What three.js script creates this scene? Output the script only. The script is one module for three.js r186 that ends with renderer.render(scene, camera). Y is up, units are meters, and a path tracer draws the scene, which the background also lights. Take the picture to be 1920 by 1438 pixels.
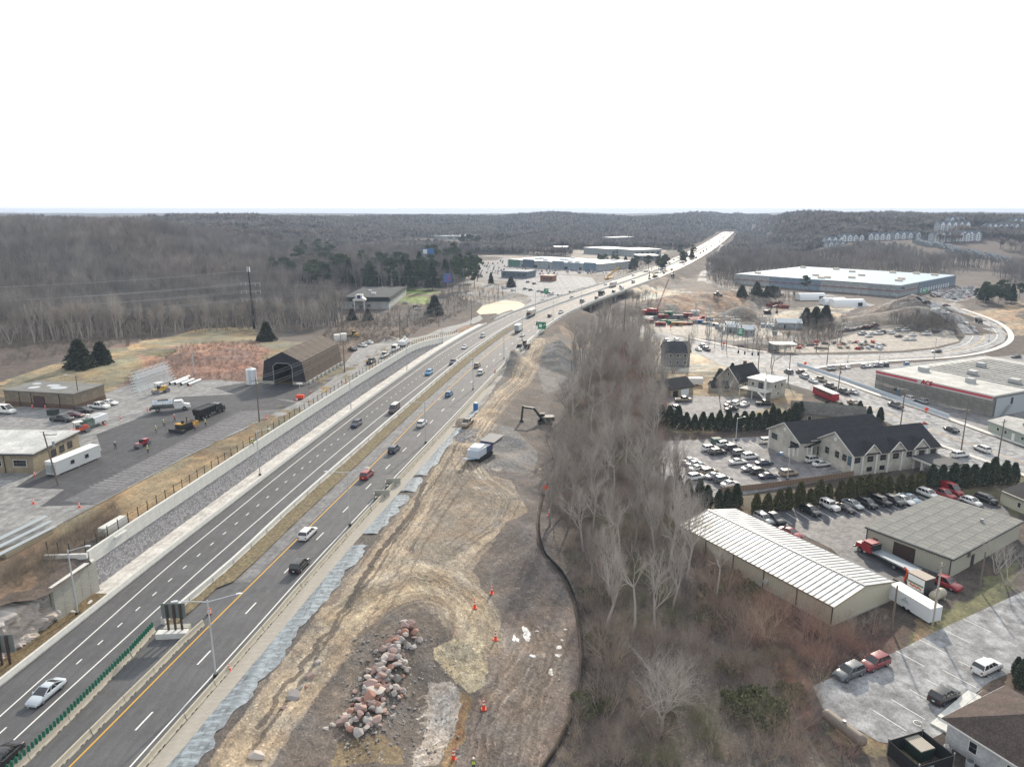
import*as THREE from 'three';
import {mergeGeometries,toCreasedNormals,mergeVertices} from 'three/addons/utils/BufferGeometryUtils.js';
import {MarchingCubes} from 'three/addons/objects/MarchingCubes.js';
// ---------------------------------------------------------------- camera, sky, sun, exposure
const scene=new THREE.Scene();
const EYE=58,FOCAL=1340,HORIZON=395,CX=960,CY=719;          // drone height in metres; survey of the photograph in its own pixels
const PITCH=Math.atan((CY - HORIZON)/FOCAL);
const camera=new THREE.PerspectiveCamera(2*Math.atan(CY/FOCAL)*180/Math.PI,1920/1438,1,12000);
camera.position.set(0,EYE,0);
camera.rotation.set(-PITCH,0,0);
scene.add(camera);
const SUN_AZ=0.26,SUN_EL=0.44;                                       // sun ahead and a little to the right, low winter sun
const sunDir=new THREE.Vector3(Math.sin(SUN_AZ)*Math.cos(SUN_EL),Math.sin(SUN_EL),-Math.cos(SUN_AZ)*Math.cos(SUN_EL));
const sun=new THREE.DirectionalLight(0xfff1de,4.6);
sun.position.copy(sunDir).multiplyScalar(900).add(new THREE.Vector3(0,0,-200));
sun.target.position.set(0,0,-200);
sun.castShadow=true;sun.shadow.radius=3;sun.shadow.mapSize.set(4096,4096);
Object.assign(sun.shadow.camera,{left: -350,right: 350,top: 350,bottom: -350,near: 1,far: 2500});
scene.add(sun,sun.target);
{// thin bright winter overcast: white round the sun and along the horizon, a paler blue grey overhead and behind
const W=512,Hh=256,a=new Float32Array(W*Hh*4),v=new THREE.Vector3();
for (let j=0;j<Hh;j++) for (let i=0;i<W;i++){
const el=((j + 0.5)/Hh - 0.5)*Math.PI,az=((i + 0.5)/W - 0.5)*2*Math.PI;
v.set(Math.cos(el)*Math.cos(az),Math.sin(el),Math.cos(el)*Math.sin(az));
const c=Math.max(-1,Math.min(1,v.dot(sunDir))),ang=Math.acos(c),h=Math.max(0,el);
const glow=0.62*Math.exp(-ang*1.5),low=0.35*Math.exp(-h*1.8),b=0.72 + glow + low;
const blue=0.16*Math.min(1,h*0.8)*Math.min(1,ang*0.7);
const k=(j*W + i)*4;
a[k]=b*(1 - blue*0.9);a[k + 1]=b*(1 - blue*0.35);a[k + 2]=b*(1 + blue*0.45);a[k + 3]=1;
}
const t=new THREE.DataTexture(a,W,Hh,THREE.RGBAFormat,THREE.FloatType);
t.mapping=THREE.EquirectangularReflectionMapping;t.magFilter=THREE.LinearFilter;t.minFilter=THREE.LinearFilter;t.needsUpdate=true;
scene.background=t;scene.environment=t;
}
const renderer=new THREE.WebGLRenderer({antialias: true});
renderer.toneMapping=THREE.LinearToneMapping;
renderer.toneMappingExposure=1.12;
renderer.shadowMap.enabled=true;
scene.fog=new THREE.FogExp2(0xbfd3ec,0.00013);
// ---------------------------------------------------------------- small helpers
const V=(x,y,z)=>new THREE.Vector3(x,y,z);
let seedState=12345;
const rnd=()=>{seedState=(seedState + 0x6d2b79f5) | 0;let t=Math.imul(seedState ^ (seedState >>> 15),1 | seedState);t=(t + Math.imul(t ^ (t >>> 7),61 | t)) ^ t;return ((t ^ (t >>> 14)) >>> 0)/4294967296;};
const rr=(a,b)=>a + (b - a)*rnd();
const pick=(a)=>a[Math.floor(rnd()*a.length) % a.length];
const seedAt=(n)=>{seedState=n;};
const clamp=(x,a=0,b=1)=>Math.min(b,Math.max(a,x));
const lerp=(a,b,t)=>a + (b - a)*t;
const sst=(a,b,x)=>{const t=clamp((x - a)/(b - a));return t*t*(3 - 2*t);};
const PERM=new Uint8Array(512);seedAt(77);for (let i=0;i<256;i++) PERM[i]=i;
for (let i=255;i>0;i--){const j=Math.floor(rnd()*(i + 1));const t=PERM[i];PERM[i]=PERM[j];PERM[j]=t;}
for (let i=0;i<256;i++) PERM[256 + i]=PERM[i];
function vn(x,y){                                                         // value noise, 0..1
const xi=Math.floor(x),yi=Math.floor(y);let u=x - xi,w=y - yi;u=u*u*(3 - 2*u);w=w*w*(3 - 2*w);
const X=xi & 255,Y=yi & 255,a=PERM[X + PERM[Y]],b=PERM[X + 1 + PERM[Y]],c=PERM[X + PERM[Y + 1 & 255]],d=PERM[X + 1 + PERM[Y + 1 & 255]];
return (a + (b - a)*u + (c - a)*w + (a - b - c + d)*u*w)/255;
}
function fbm(x,y,o=4){let s=0,a=0.5,t=0;for (let i=0;i<o;i++){s+=a*vn(x,y);t+=a;x=x*2.03 + 17.1;y=y*2.03 + 5.7;a*=0.5;} return s/t;}
function table(pts){                                                       // smooth curve through [t, v] with t ascending
const n=pts.length,m=pts.map((p,i)=>{const a=pts[Math.max(0,i - 1)],b=pts[Math.min(n - 1,i + 1)];return (b[1] - a[1])/(b[0] - a[0]);});
return (t)=>{
if (t<=pts[0][0]) return pts[0][1] + m[0]*(t - pts[0][0]);
if (t>=pts[n - 1][0]) return pts[n - 1][1] + m[n - 1]*(t - pts[n - 1][0]);
let i=0;while (t>pts[i + 1][0]) i++;
const h=pts[i + 1][0] - pts[i][0],u=(t - pts[i][0])/h,u2=u*u,u3=u2*u;
return (2*u3 - 3*u2 + 1)*pts[i][1] + (u3 - 2*u2 + u)*h*m[i] + (-2*u3 + 3*u2)*pts[i + 1][1] + (u3 - u2)*h*m[i + 1];
};
}
const flatTable=(pts)=>(t)=>{if (t<=pts[0][0]) return pts[0][1];for (let i=1;i<pts.length;i++) if (t<=pts[i][0]) return lerp(pts[i - 1][1],pts[i][1],(t - pts[i - 1][0])/(pts[i][0] - pts[i - 1][0]));return pts[pts.length - 1][1];};
// names, labels
const nth=(i)=>(i + 1) + (['st','nd','rd'][(i + 1) % 10 - 1]&&![11,12,13].includes(i + 1)?['st','nd','rd'][(i + 1) % 10 - 1]:'th');
const taken=new Map();
const numbered=(n)=>{const k=taken.get(n) ?? 0;taken.set(n,k + 1);return k?n + '_' + String(k).padStart(3,'0'):n;};
function thing(name,label,category,pos=[0,0,0],turn=0,group){
const o=new THREE.Group();o.name=numbered(name);o.position.set(pos[0] ?? pos.x,pos[1] ?? pos.y,pos[2] ?? pos.z);if (pos.isVector3) o.position.copy(pos);
o.rotation.y=turn;o.userData={label,category};if (group) o.userData.group=group;scene.add(o);return o;
}
function part(parent,name,geo,material,label){
const m=new THREE.Mesh(geo,material);m.name=name;m.castShadow=m.receiveShadow=true;if (label) m.userData.label=label;parent.add(m);return m;
}
function solo(name,geo,material,label,category,group,kind){
const m=new THREE.Mesh(geo,material);m.name=numbered(name);m.castShadow=m.receiveShadow=true;
if (label) m.userData.label=label;if (category) m.userData.category=category;if (group) m.userData.group=group;if (kind) m.userData.kind=kind;scene.add(m);return m;
}
const struct=(name,geo,material)=>solo(name,geo,material,null,null,null,'structure');
function copyOf(root,pos,turn=0,label,group,scale){
const r=root.clone();r.name=numbered(root.name.replace(/_\d{3}$/,''));r.userData={...root.userData};
if (pos.isVector3) r.position.copy(pos);else r.position.set(...pos);
r.rotation.set(0,turn,0);if (scale) r.scale.set(...(Array.isArray(scale)?scale:[scale,scale,scale]));
if (label) r.userData.label=label;if (group) r.userData.group=group;scene.add(r);return r;
}
// geometry collector: flat faces with uv in metres
class GB {
constructor(){this.p=[];this.m=null;}
at(m){this.m=m;return this;}
v(a){if (this.m){const q=V(a[0],a[1],a[2]).applyMatrix4(this.m);this.p.push(q.x,q.y,q.z);} else this.p.push(a[0],a[1],a[2]);}
tri(a,b,c){this.v(a);this.v(b);this.v(c);return this;}
quad(a,b,c,d){return this.tri(a,b,c).tri(a,c,d);}
box(cx,cy,cz,w,h,d,ry=0,taper=1){
const C=Math.cos(ry),S=Math.sin(ry),P=(x,y,z)=>{const k=y>0?taper:1;x*=w/2*k;z*=d/2*k;return [cx + x*C + z*S,cy + y*h/2,cz - x*S + z*C];};
const a=P(-1,-1,-1),b=P(1,-1,-1),c=P(1,1,-1),e=P(-1,1,-1),f=P(-1,-1,1),g=P(1,-1,1),i=P(1,1,1),j=P(-1,1,1);
return this.quad(b,a,e,c).quad(f,g,i,j).quad(a,f,j,e).quad(g,b,c,i).quad(e,j,i,c).quad(a,b,g,f);
}
base(cx,y0,cz,w,h,d,ry=0,taper=1){return this.box(cx,y0 + h/2,cz,w,h,d,ry,taper);}   // box standing on y0
bar(p,q,w,h=w){                                                     // square bar between two points
const a=V(...p),b=V(...q),d=b.clone().sub(a),l=d.length();d.normalize();
const s=Math.abs(d.y)>0.95?V(1,0,0):V(0,1,0),x=s.clone().cross(d).normalize().multiplyScalar(w/2),y=d.clone().cross(x).normalize().multiplyScalar(h/2);
const R=(c,i,j)=>[c.x + x.x*i + y.x*j,c.y + x.y*i + y.y*j,c.z + x.z*i + y.z*j];
const A=[R(a,-1,-1),R(a,1,-1),R(a,1,1),R(a,-1,1)],B=[R(b,-1,-1),R(b,1,-1),R(b,1,1),R(b,-1,1)];
for (let i=0;i<4;i++) this.quad(A[i],A[(i + 1) % 4],B[(i + 1) % 4],B[i]);
return this.quad(A[3],A[2],A[1],A[0]).quad(B[0],B[1],B[2],B[3]);
}
cyl(p,q,r0,r1=r0,n=8,caps=true){
const a=V(...p),b=V(...q),d=b.clone().sub(a).normalize();
const s=Math.abs(d.y)>0.9?V(1,0,0):V(0,1,0),x=s.clone().cross(d).normalize(),y=d.clone().cross(x);
const ring=(c,r)=>Array.from({length: n},(_,i)=>{const t=i/n*2*Math.PI,C=Math.cos(t)*r,S=Math.sin(t)*r;return [c.x + x.x*C + y.x*S,c.y + x.y*C + y.y*S,c.z + x.z*C + y.z*S];});
const A=ring(a,r0),B=ring(b,r1);
for (let i=0;i<n;i++){const k=(i + 1) % n;if (r1>0) this.quad(A[i],A[k],B[k],B[i]);else this.tri(A[i],A[k],[b.x,b.y,b.z]);}
if (caps) for (let i=1;i<n - 1;i++){this.tri(A[0],A[i + 1],A[i]);if (r1>0) this.tri(B[0],B[i],B[i + 1]);}
return this;
}
prism(pts,h0,h1){                                                      // polygon in x,z, extruded in y
const f=THREE.ShapeUtils.triangulateShape(pts.map((p)=>new THREE.Vector2(p[0],p[1])),[]),n=pts.length,area=THREE.ShapeUtils.area(pts.map((p)=>new THREE.Vector2(p[0],p[1])));
const T=pts.map((p)=>[p[0],h1,p[1]]),B=pts.map((p)=>[p[0],h0,p[1]]);
for (const [a,b,c] of f){if (area>0) this.tri(T[a],T[c],T[b]).tri(B[a],B[b],B[c]);else this.tri(T[a],T[b],T[c]).tri(B[a],B[c],B[b]);}
for (let i=0;i<n;i++){const k=(i + 1) % n;if (area>0) this.quad(B[k],B[i],T[i],T[k]);else this.quad(B[i],B[k],T[k],T[i]);}
return this;
}
side(pts,z0,z1){                                                       // polygon in x,y, extruded in z
const s=pts.map((p)=>new THREE.Vector2(p[0],p[1])),f=THREE.ShapeUtils.triangulateShape(s,[]),n=pts.length,ccw=THREE.ShapeUtils.area(s)>0;
const A=pts.map((p)=>[p[0],p[1],z0]),B=pts.map((p)=>[p[0],p[1],z1]);
for (const [a,b,c] of f){if (ccw) this.tri(B[a],B[b],B[c]).tri(A[a],A[c],A[b]);else this.tri(B[a],B[c],B[b]).tri(A[a],A[b],A[c]);}
for (let i=0;i<n;i++){const k=(i + 1) % n;if (ccw) this.quad(A[i],A[k],B[k],B[i]);else this.quad(A[k],A[i],B[i],B[k]);}
return this;
}
loft(rings,caps=true){                                                // rings of equal count
for (let k=0;k + 1<rings.length;k++){const A=rings[k],B=rings[k + 1],n=A.length;for (let i=0;i<n;i++){const j=(i + 1) % n;this.quad(A[i],A[j],B[j],B[i]);}}
if (caps){const A=rings[0],B=rings[rings.length - 1];for (let i=1;i<A.length - 1;i++){this.tri(A[0],A[i + 1],A[i]);this.tri(B[0],B[i],B[i + 1]);}}
return this;
}
geo(smooth=0){
let g=new THREE.BufferGeometry();g.setAttribute('position',new THREE.Float32BufferAttribute(this.p,3));g.computeVertexNormals();
const n=g.attributes.normal.array,p=this.p,uv=new Float32Array(p.length/3*2);
for (let i=0,k=0;i<p.length;i+=3,k+=2){
const ax=Math.abs(n[i]),ay=Math.abs(n[i + 1]),az=Math.abs(n[i + 2]);
if (ay>=ax&&ay>=az){uv[k]=p[i];uv[k + 1]=p[i + 2];} else if (ax>az){uv[k]=p[i + 2];uv[k + 1]=p[i + 1];} else {uv[k]=p[i];uv[k + 1]=p[i + 1];}
}
g.setAttribute('uv',new THREE.BufferAttribute(uv,2));
if (smooth) g=toCreasedNormals(g,smooth);
return g;
}
}
const gb=()=>new GB();
// materials
const mats=new Map();
function mat(hex,rough=0.8,opt={}){
const key=hex + '|' + rough + '|' + JSON.stringify(Object.keys(opt).map((k)=>[k,opt[k]?.uuid ?? opt[k]]));
if (!mats.has(key)){const M=opt.clearcoat||opt.transmission?THREE.MeshPhysicalMaterial:THREE.MeshStandardMaterial;const m=new M({roughness: rough,...opt});m.color.set(hex);mats.set(key,m);}
return mats.get(key);
}
function dataTex(n,m,f,srgb=true){                                    // f(x, y) -> [r, g, b] 0..1 (display values when srgb), tiling
const a=new Uint8Array(n*m*4);
for (let y=0;y<m;y++) for (let x=0;x<n;x++){const c=f(x,y),k=(y*n + x)*4;a[k]=clamp(c[0])*255;a[k + 1]=clamp(c[1])*255;a[k + 2]=clamp(c[2])*255;a[k + 3]=255;}
const t=new THREE.DataTexture(a,n,m);t.wrapS=t.wrapT=THREE.RepeatWrapping;t.magFilter=THREE.LinearFilter;t.minFilter=THREE.LinearMipmapLinearFilter;t.generateMipmaps=true;
if (srgb) t.colorSpace=THREE.SRGBColorSpace;t.needsUpdate=true;return t;
}
// periodic noise for tiles
function pn(x,y,per){const xi=Math.floor(x),yi=Math.floor(y);let u=x - xi,w=y - yi;u=u*u*(3 - 2*u);w=w*w*(3 - 2*w);const h=(i,j)=>PERM[((i % per + per) % per & 255) + PERM[(j % per + per) % per & 255]]/255;const a=h(xi,yi),b=h(xi + 1,yi),c=h(xi,yi + 1),d=h(xi + 1,yi + 1);return a + (b - a)*u + (c - a)*w + (a - b - c + d)*u*w;}
function pf(x,y,per,o){let s=0,a=0.5,t=0;for (let i=0;i<o;i++){s+=a*pn(x,y,per);t+=a;x*=2;y*=2;per*=2;a*=0.55;} return s/t;}
const rep=(t,u,v=u)=>{const c=t.clone();c.repeat.set(u,v);c.needsUpdate=true;return c;};
// ---------------------------------------------------------------- the lie of the land
// highway lines as x over distance d ahead of the camera (d = -z)
const EBR=table([[30,-46.5],[50,-43.3],[65,-41],[90,-36.9],[110,-33.7],[130,-30.1],[160,-24.5],[207,-15.6],[250,-7.6],[300,2],[354,14],[410,30],[465,51],[517,74],[660,137],[852,213],[1214,342],[2100,640]]);
const YEL=table([[30,-53],[50,-50],[65,-47.5],[90,-43.8],[110,-40.6],[130,-37.4],[160,-32.5],[207,-25.5],[250,-17.9],[300,-8.4],[354,3.6],[410,19.6],[465,40.5],[517,63.5],[660,126],[852,202],[1214,331],[2100,629]]);
const MED=table([[30,-57],[65,-53.6],[90,-50.7],[110,-47.2],[130,-44.6],[160,-39.9],[207,-32.3],[250,-25.2],[300,-16],[354,-3.5],[410,13],[465,34.5],[517,57.5],[660,120],[852,196],[1214,325],[2100,623]]);
const WBR=table([[30,-59.5],[65,-56.6],[90,-53.9],[110,-51.5],[130,-48.7],[160,-44.4],[207,-36.8],[250,-29],[300,-19.4],[354,-6.4],[410,10.5],[465,32.3],[517,55.4],[660,118],[852,194],[1214,323],[2100,621]]);
const WBL=table([[30,-64.2],[65,-61.1],[90,-59.2],[110,-57.6],[130,-55.2],[160,-51.4],[207,-44.5],[250,-37.4],[300,-28.3],[354,-15.6],[410,1.2],[465,23],[517,46],[660,109],[852,185],[1214,314],[2100,612]]);
const BAR=table([[30,-69],[65,-65.6],[90,-62.7],[110,-60.4],[130,-57.7],[160,-53.6],[207,-46.6],[250,-39.5],[300,-30.5],[354,-18],[410,-1.4],[465,20.3],[517,43.2],[660,106],[852,182],[1214,311],[2100,609]]);
const WALLX=(d)=>BAR(d) - 4.4;                                          // face of the stone retaining wall
const WALL0=97,WALL1=345;                                              // where the wall starts and runs out
const plateau=(d)=>6*(1 - sst(268,348,d));
const BR0=432,BR1=540;                                                 // overpass
const hStart=flatTable([[-1.3,250],[-0.72,310],[-0.5,420],[-0.38,560],[-0.25,700],[-0.12,1000],[0,1350],[0.22,1600],[0.33,2150],[0.37,1000],[0.45,760],[0.62,720],[0.8,760],[1.3,620]]);
const hWide=flatTable([[-1.3,330],[-0.72,400],[-0.5,480],[-0.38,700],[-0.25,1100],[-0.12,1300],[0,1200],[0.22,900],[0.33,900],[0.37,900],[0.45,650],[0.62,620],[0.8,600],[1.3,500]]);
const hTop=flatTable([[-1.3,38],[-0.55,38],[-0.3,35],[-0.2,33],[-0.1,30],[-0.02,31],[0.05,44],[0.1,38],[0.16,32],[0.22,40],[0.25,46],[0.29,36],[0.32,28],[0.35,36],[0.4,45],[0.5,46],[0.8,45],[1.3,42]]);
function hillY(x,z){
const D=Math.max(30,-z),b=clamp(x/D,-1.3,1.3),s=sst(hStart(b),hStart(b) + hWide(b),D);if (s<=0) return 0;
let h=s*(hTop(b) + 22*(fbm(x/300 + 40,z/300,3) - 0.5));
if (D>520){const off=Math.abs(x - (EBR(D) - 14));h*=lerp(sst(30,95,off),1,sst(1950,2150,D));}       // the cutting that the highway climbs
return h;
}
// mounds and pits: [x, z, radius x, radius z, height, sharpness]
const mounds=[];
function baseLeft(d){return plateau(d) - 5*sst(345,420,d);}
function rightY(x,z,d){const t=x - (EBR(d) + 2.2),deep=4 + 1.6*sst(240,330,d),a=lerp(9,3,sst(250,330,d)),b=lerp(46,16,sst(250,330,d));return -deep*sst(a,b,t);}
function groundY(x,z){
const d=-z,wx=WALLX(d),rx=EBR(d) + 2.2;let y;
if (x<wx){y=d<345?baseLeft(d):lerp(0,baseLeft(d),sst(1,12,wx - x));y+=1.2*sst(25,90,wx - x)*(fbm(x/40,z/40,2) - 0.5)*sst(345,300,d)*0;}
else if (x>rx) y=rightY(x,z,d);else y=0;
if (d>BR0 - 4&&d<BR1 + 4){const k=sst(BR0 - 4,BR0 + 6,d)*(1 - sst(BR1 - 6,BR1 + 4,d));y=lerp(y,-5.6,k);}
y+=hillY(x,z);
for (const m of mounds){const dx=(x - m[0])/m[2],dz=(z - m[1])/m[3];const r=Math.sqrt(dx*dx + dz*dz);if (r<1) y+=m[4]*Math.pow(1 - r,m[5] ?? 1)*(0.9 + 0.2*vn(x*0.5,z*0.5));}
return y;
}
// height of the terrain sheet itself: behind the wall it starts lower, the bank sheet covers that gap
function sheetY(x,z){
const d=-z,wx=WALLX(d),y=groundY(x,z);
if (x<wx&&d<WALL1 + 2){const k=sst(4.5,9,wx - x);return lerp(-0.25,y - 0.06,k) + (wx - x>9?sst(12,15,wx - x)*0.06:0);}
if (x>=wx&&x<EBR(d) + 2.4) return (d>BR0 - 4&&d<BR1 + 4?y:0) - 0.3;
return y;
}
const cP=Math.cos(PITCH),sP=Math.sin(PITCH);
const ray=(px,py)=>{const a=(px - CX)/FOCAL,b=-(py - CY)/FOCAL;return V(a,b*cP - sP,-cP - b*sP);};
const P=(px,py,y=0)=>{const r=ray(px,py),t=(y - EYE)/r.y;return V(r.x*t,y,r.z*t);};         // survey point on a level plane
function G(px,py){                                                        // survey point on the ground
const r=ray(px,py);let t=40,step=2;
for (let i=0;i<4000&&t<5000;i++){const y=EYE + r.y*t;if (y<groundY(r.x*t,r.z*t)){if (step<0.02) break;t-=step;step /= 4;} else {if (step>1.9) step=Math.max(2,t*0.004);t+=step;}}
return V(r.x*t,groundY(r.x*t,r.z*t),r.z*t);
}
const onG=(x,z)=>V(x,groundY(x,z),z);
// heaps of gravel and soil, a dug pit (survey pixel of the centre, size in metres)
for (const [px,py,rx,rz,h,s] of [[962,690,7,22,6.5,1],[1052,672,13,28,9,1],[880,800,7,6,1,1],[930,838,9,7,-1.6,0.6],[820,1330,7,16,-2.2,0.7],[1005,1005,8,26,3.2,0.8],[870,845,5,5,0.6,1]]){const q=P(px,py,-1);mounds.push([q.x,q.z,rx,rz,h,s]);}
for (const [px,py,rx,rz,h,s] of [[726,632,9,8,3,1],[640,655,4,12,1.6,0.8]]){const q=P(px,py,6);mounds.push([q.x,q.z,rx,rz,h,s]);}
for (const [px,py,rx,rz,h,s] of [[1392,598,20,22,9,1],[1330,572,38,30,9,0.7],[1715,588,30,34,13,0.9],[1690,606,44,24,8,0.8],[1428,568,14,16,8,1],[1245,582,34,34,9,0.7],[1755,612,22,24,7,0.8],[1375,565,18,18,7,0.9]]){const q=P(px,py,-5);mounds.push([q.x,q.z,rx,rz,h,s]);}
const inPoly=(x,z,pts)=>{let c=false;for (let i=0,j=pts.length - 1;i<pts.length;j=i++){const [xi,zi]=pts[i],[xj,zj]=pts[j];if ((zi>z)!==(zj>z)&&x<(xj - xi)*(z - zi)/(zj - zi) + xi) c=!c;} return c;};
const poly=(pxs)=>pxs.map(([a,b])=>{const q=G(a,b);return [q.x,q.z];});
// sheets laid over the ground: a strip between two lines, or a polygon draped in small cells
function strip(xl,xr,d0,d1,step,yf,cols=1){
const pos=[],uv=[],idx=[];let n=0;
for (let d=d0,last=false;!last;){for (let c=0;c<=cols;c++){const x=lerp(xl(d),xr(d),c/cols);pos.push(x,yf(x,d),-d);uv.push(x,-d);} n++;if (d>=d1 - 1e-6) last=true;d=Math.min(d1,d + Math.max(step,d*0.012));}
const w=cols + 1;for (let r=0;r + 1<n;r++) for (let c=0;c<cols;c++){const a=r*w + c;idx.push(a,a + 1,a + w,a + 1,a + w + 1,a + w);}
const g=new THREE.BufferGeometry();g.setAttribute('position',new THREE.Float32BufferAttribute(pos,3));g.setAttribute('uv',new THREE.Float32BufferAttribute(uv,2));g.setIndex(idx);g.computeVertexNormals();return g;
}
function drape(pts,cell,lift,yf=groundY){                             // pts: [x, z] polygon
const out=[],x0=Math.min(...pts.map((p)=>p[0])),x1=Math.max(...pts.map((p)=>p[0])),z0=Math.min(...pts.map((p)=>p[1])),z1=Math.max(...pts.map((p)=>p[1]));
const clip=(poly,ax,lim,keepLess)=>{const r=[];for (let i=0;i<poly.length;i++){const a=poly[i],b=poly[(i + 1) % poly.length],ia=keepLess?a[ax]<=lim:a[ax]>=lim,ib=keepLess?b[ax]<=lim:b[ax]>=lim;if (ia) r.push(a);if (ia!==ib){const t=(lim - a[ax])/(b[ax] - a[ax]);r.push([lerp(a[0],b[0],t),lerp(a[1],b[1],t)]);}} return r;};
const tris=THREE.ShapeUtils.triangulateShape(pts.map((p)=>new THREE.Vector2(...p)),[]);
const pos=[],uv=[];
for (const t of tris){
const T=t.map((i)=>pts[i]),a0=Math.min(...T.map((p)=>p[0])),a1=Math.max(...T.map((p)=>p[0])),b0=Math.min(...T.map((p)=>p[1])),b1=Math.max(...T.map((p)=>p[1]));
for (let x=Math.floor(a0/cell)*cell;x<a1;x+=cell){let col=clip(clip(T,0,x,false),0,x + cell,true);if (col.length<3) continue;
for (let z=Math.floor(b0/cell)*cell;z<b1;z+=cell){const c=clip(clip(col,1,z,false),1,z + cell,true);if (c.length<3) continue;
for (let i=1;i + 1<c.length;i++){const q=[c[0],c[i],c[i + 1]],area=(q[1][0] - q[0][0])*(q[2][1] - q[0][1]) - (q[2][0] - q[0][0])*(q[1][1] - q[0][1]);if (Math.abs(area)<1e-6) continue;if (area>0) q.reverse();for (const p of q){pos.push(p[0],yf(p[0],p[1]) + lift,p[1]);uv.push(p[0],p[1]);}}}}
}
const g=new THREE.BufferGeometry();g.setAttribute('position',new THREE.Float32BufferAttribute(pos,3));g.setAttribute('uv',new THREE.Float32BufferAttribute(uv,2));g.computeVertexNormals();return g;
}
// a road of given width along a line of survey points
function roadLine(pts,n){const c=new THREE.CatmullRomCurve3(pts.map((p)=>p.isVector3?p:onG(...p)),false,'centripetal');return c.getSpacedPoints(n);}
function ribbon(line,o0,o1,lift,yf=groundY){
const pos=[],uv=[],idx=[];let s=0;
line.forEach((p,i)=>{const a=line[Math.max(0,i - 1)],b=line[Math.min(line.length - 1,i + 1)],dx=b.x - a.x,dz=b.z - a.z,l=Math.hypot(dx,dz),nx=-dz/l,nz=dx/l;if (i) s+=p.distanceTo(line[i - 1]);
const f0=typeof o0==='function'?o0(i/(line.length - 1)):o0,f1=typeof o1==='function'?o1(i/(line.length - 1)):o1;
for (const o of [f0,f1]){const x=p.x + nx*o,z=p.z + nz*o;pos.push(x,yf(x,z) + lift,z);uv.push(x,z);}});
for (let i=0;i + 1<line.length;i++){const a=i*2;idx.push(a,a + 2,a + 1,a + 1,a + 2,a + 3);}
const g=new THREE.BufferGeometry();g.setAttribute('position',new THREE.Float32BufferAttribute(pos,3));g.setAttribute('uv',new THREE.Float32BufferAttribute(uv,2));g.setIndex(idx);g.computeVertexNormals();
const nn=g.attributes.normal;let up=0;for (let i=0;i<nn.count;i++) up+=nn.getY(i);if (up<0){const ix=g.index.array;for (let i=0;i<ix.length;i+=3){const t=ix[i];ix[i]=ix[i + 1];ix[i + 1]=t;} g.computeVertexNormals();}
return g;
}
// ---------------------------------------------------------------- ground colours (what the soil is), painted in world metres
const hex3=(h)=>[parseInt(h.slice(1,3),16),parseInt(h.slice(3,5),16),parseInt(h.slice(5,7),16)];
function board(x0,d0,w,l,nx,ny){
const c=document.createElement('canvas');c.width=nx;c.height=ny;const k=c.getContext('2d');
const X=(x)=>(x - x0)/w*nx,Y=(z)=>(-z - d0)/l*ny;
const path=(pts)=>{k.beginPath();pts.forEach(([x,z],i)=>i?k.lineTo(X(x),Y(z)):k.moveTo(X(x),Y(z)));};
return {c,k,nx,ny,x0,d0,w,l,
fill(col,pxs){k.fillStyle=col;path(pxs);k.closePath();k.fill();},
line(col,pts,width,alpha=1){k.globalAlpha=alpha;k.strokeStyle=col;k.lineWidth=width*nx/w;k.lineCap='butt';k.lineJoin='round';path(pts);k.stroke();k.globalAlpha=1;},
spot(col,x,z,rx,rz,alpha=1,rot=0){k.globalAlpha=alpha;k.fillStyle=col;k.beginPath();k.ellipse(X(x),Y(z),rx*nx/w,rz*ny/l,rot,0,7);k.fill();k.globalAlpha=1;},
data(){return k.getImageData(0,0,nx,ny).data;}};
}
const curve=(pxs,n=60)=>new THREE.CatmullRomCurve3(pxs.map(([a,b])=>{const q=G(a,b);return V(q.x,0,q.z);}),false,'centripetal').getSpacedPoints(n).map((p)=>[p.x,p.z]);
const LITTER='#4c443e',BRUSH='#66534a',DRYGRASS='#7b7259',GREEN='#626a42',SOIL='#6b6055',TAN='#ad9877',GREYSOIL='#76716b',GRAVEL='#7d7b79',PALE='#a59e92',FIELD='#8f7b62';
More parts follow.
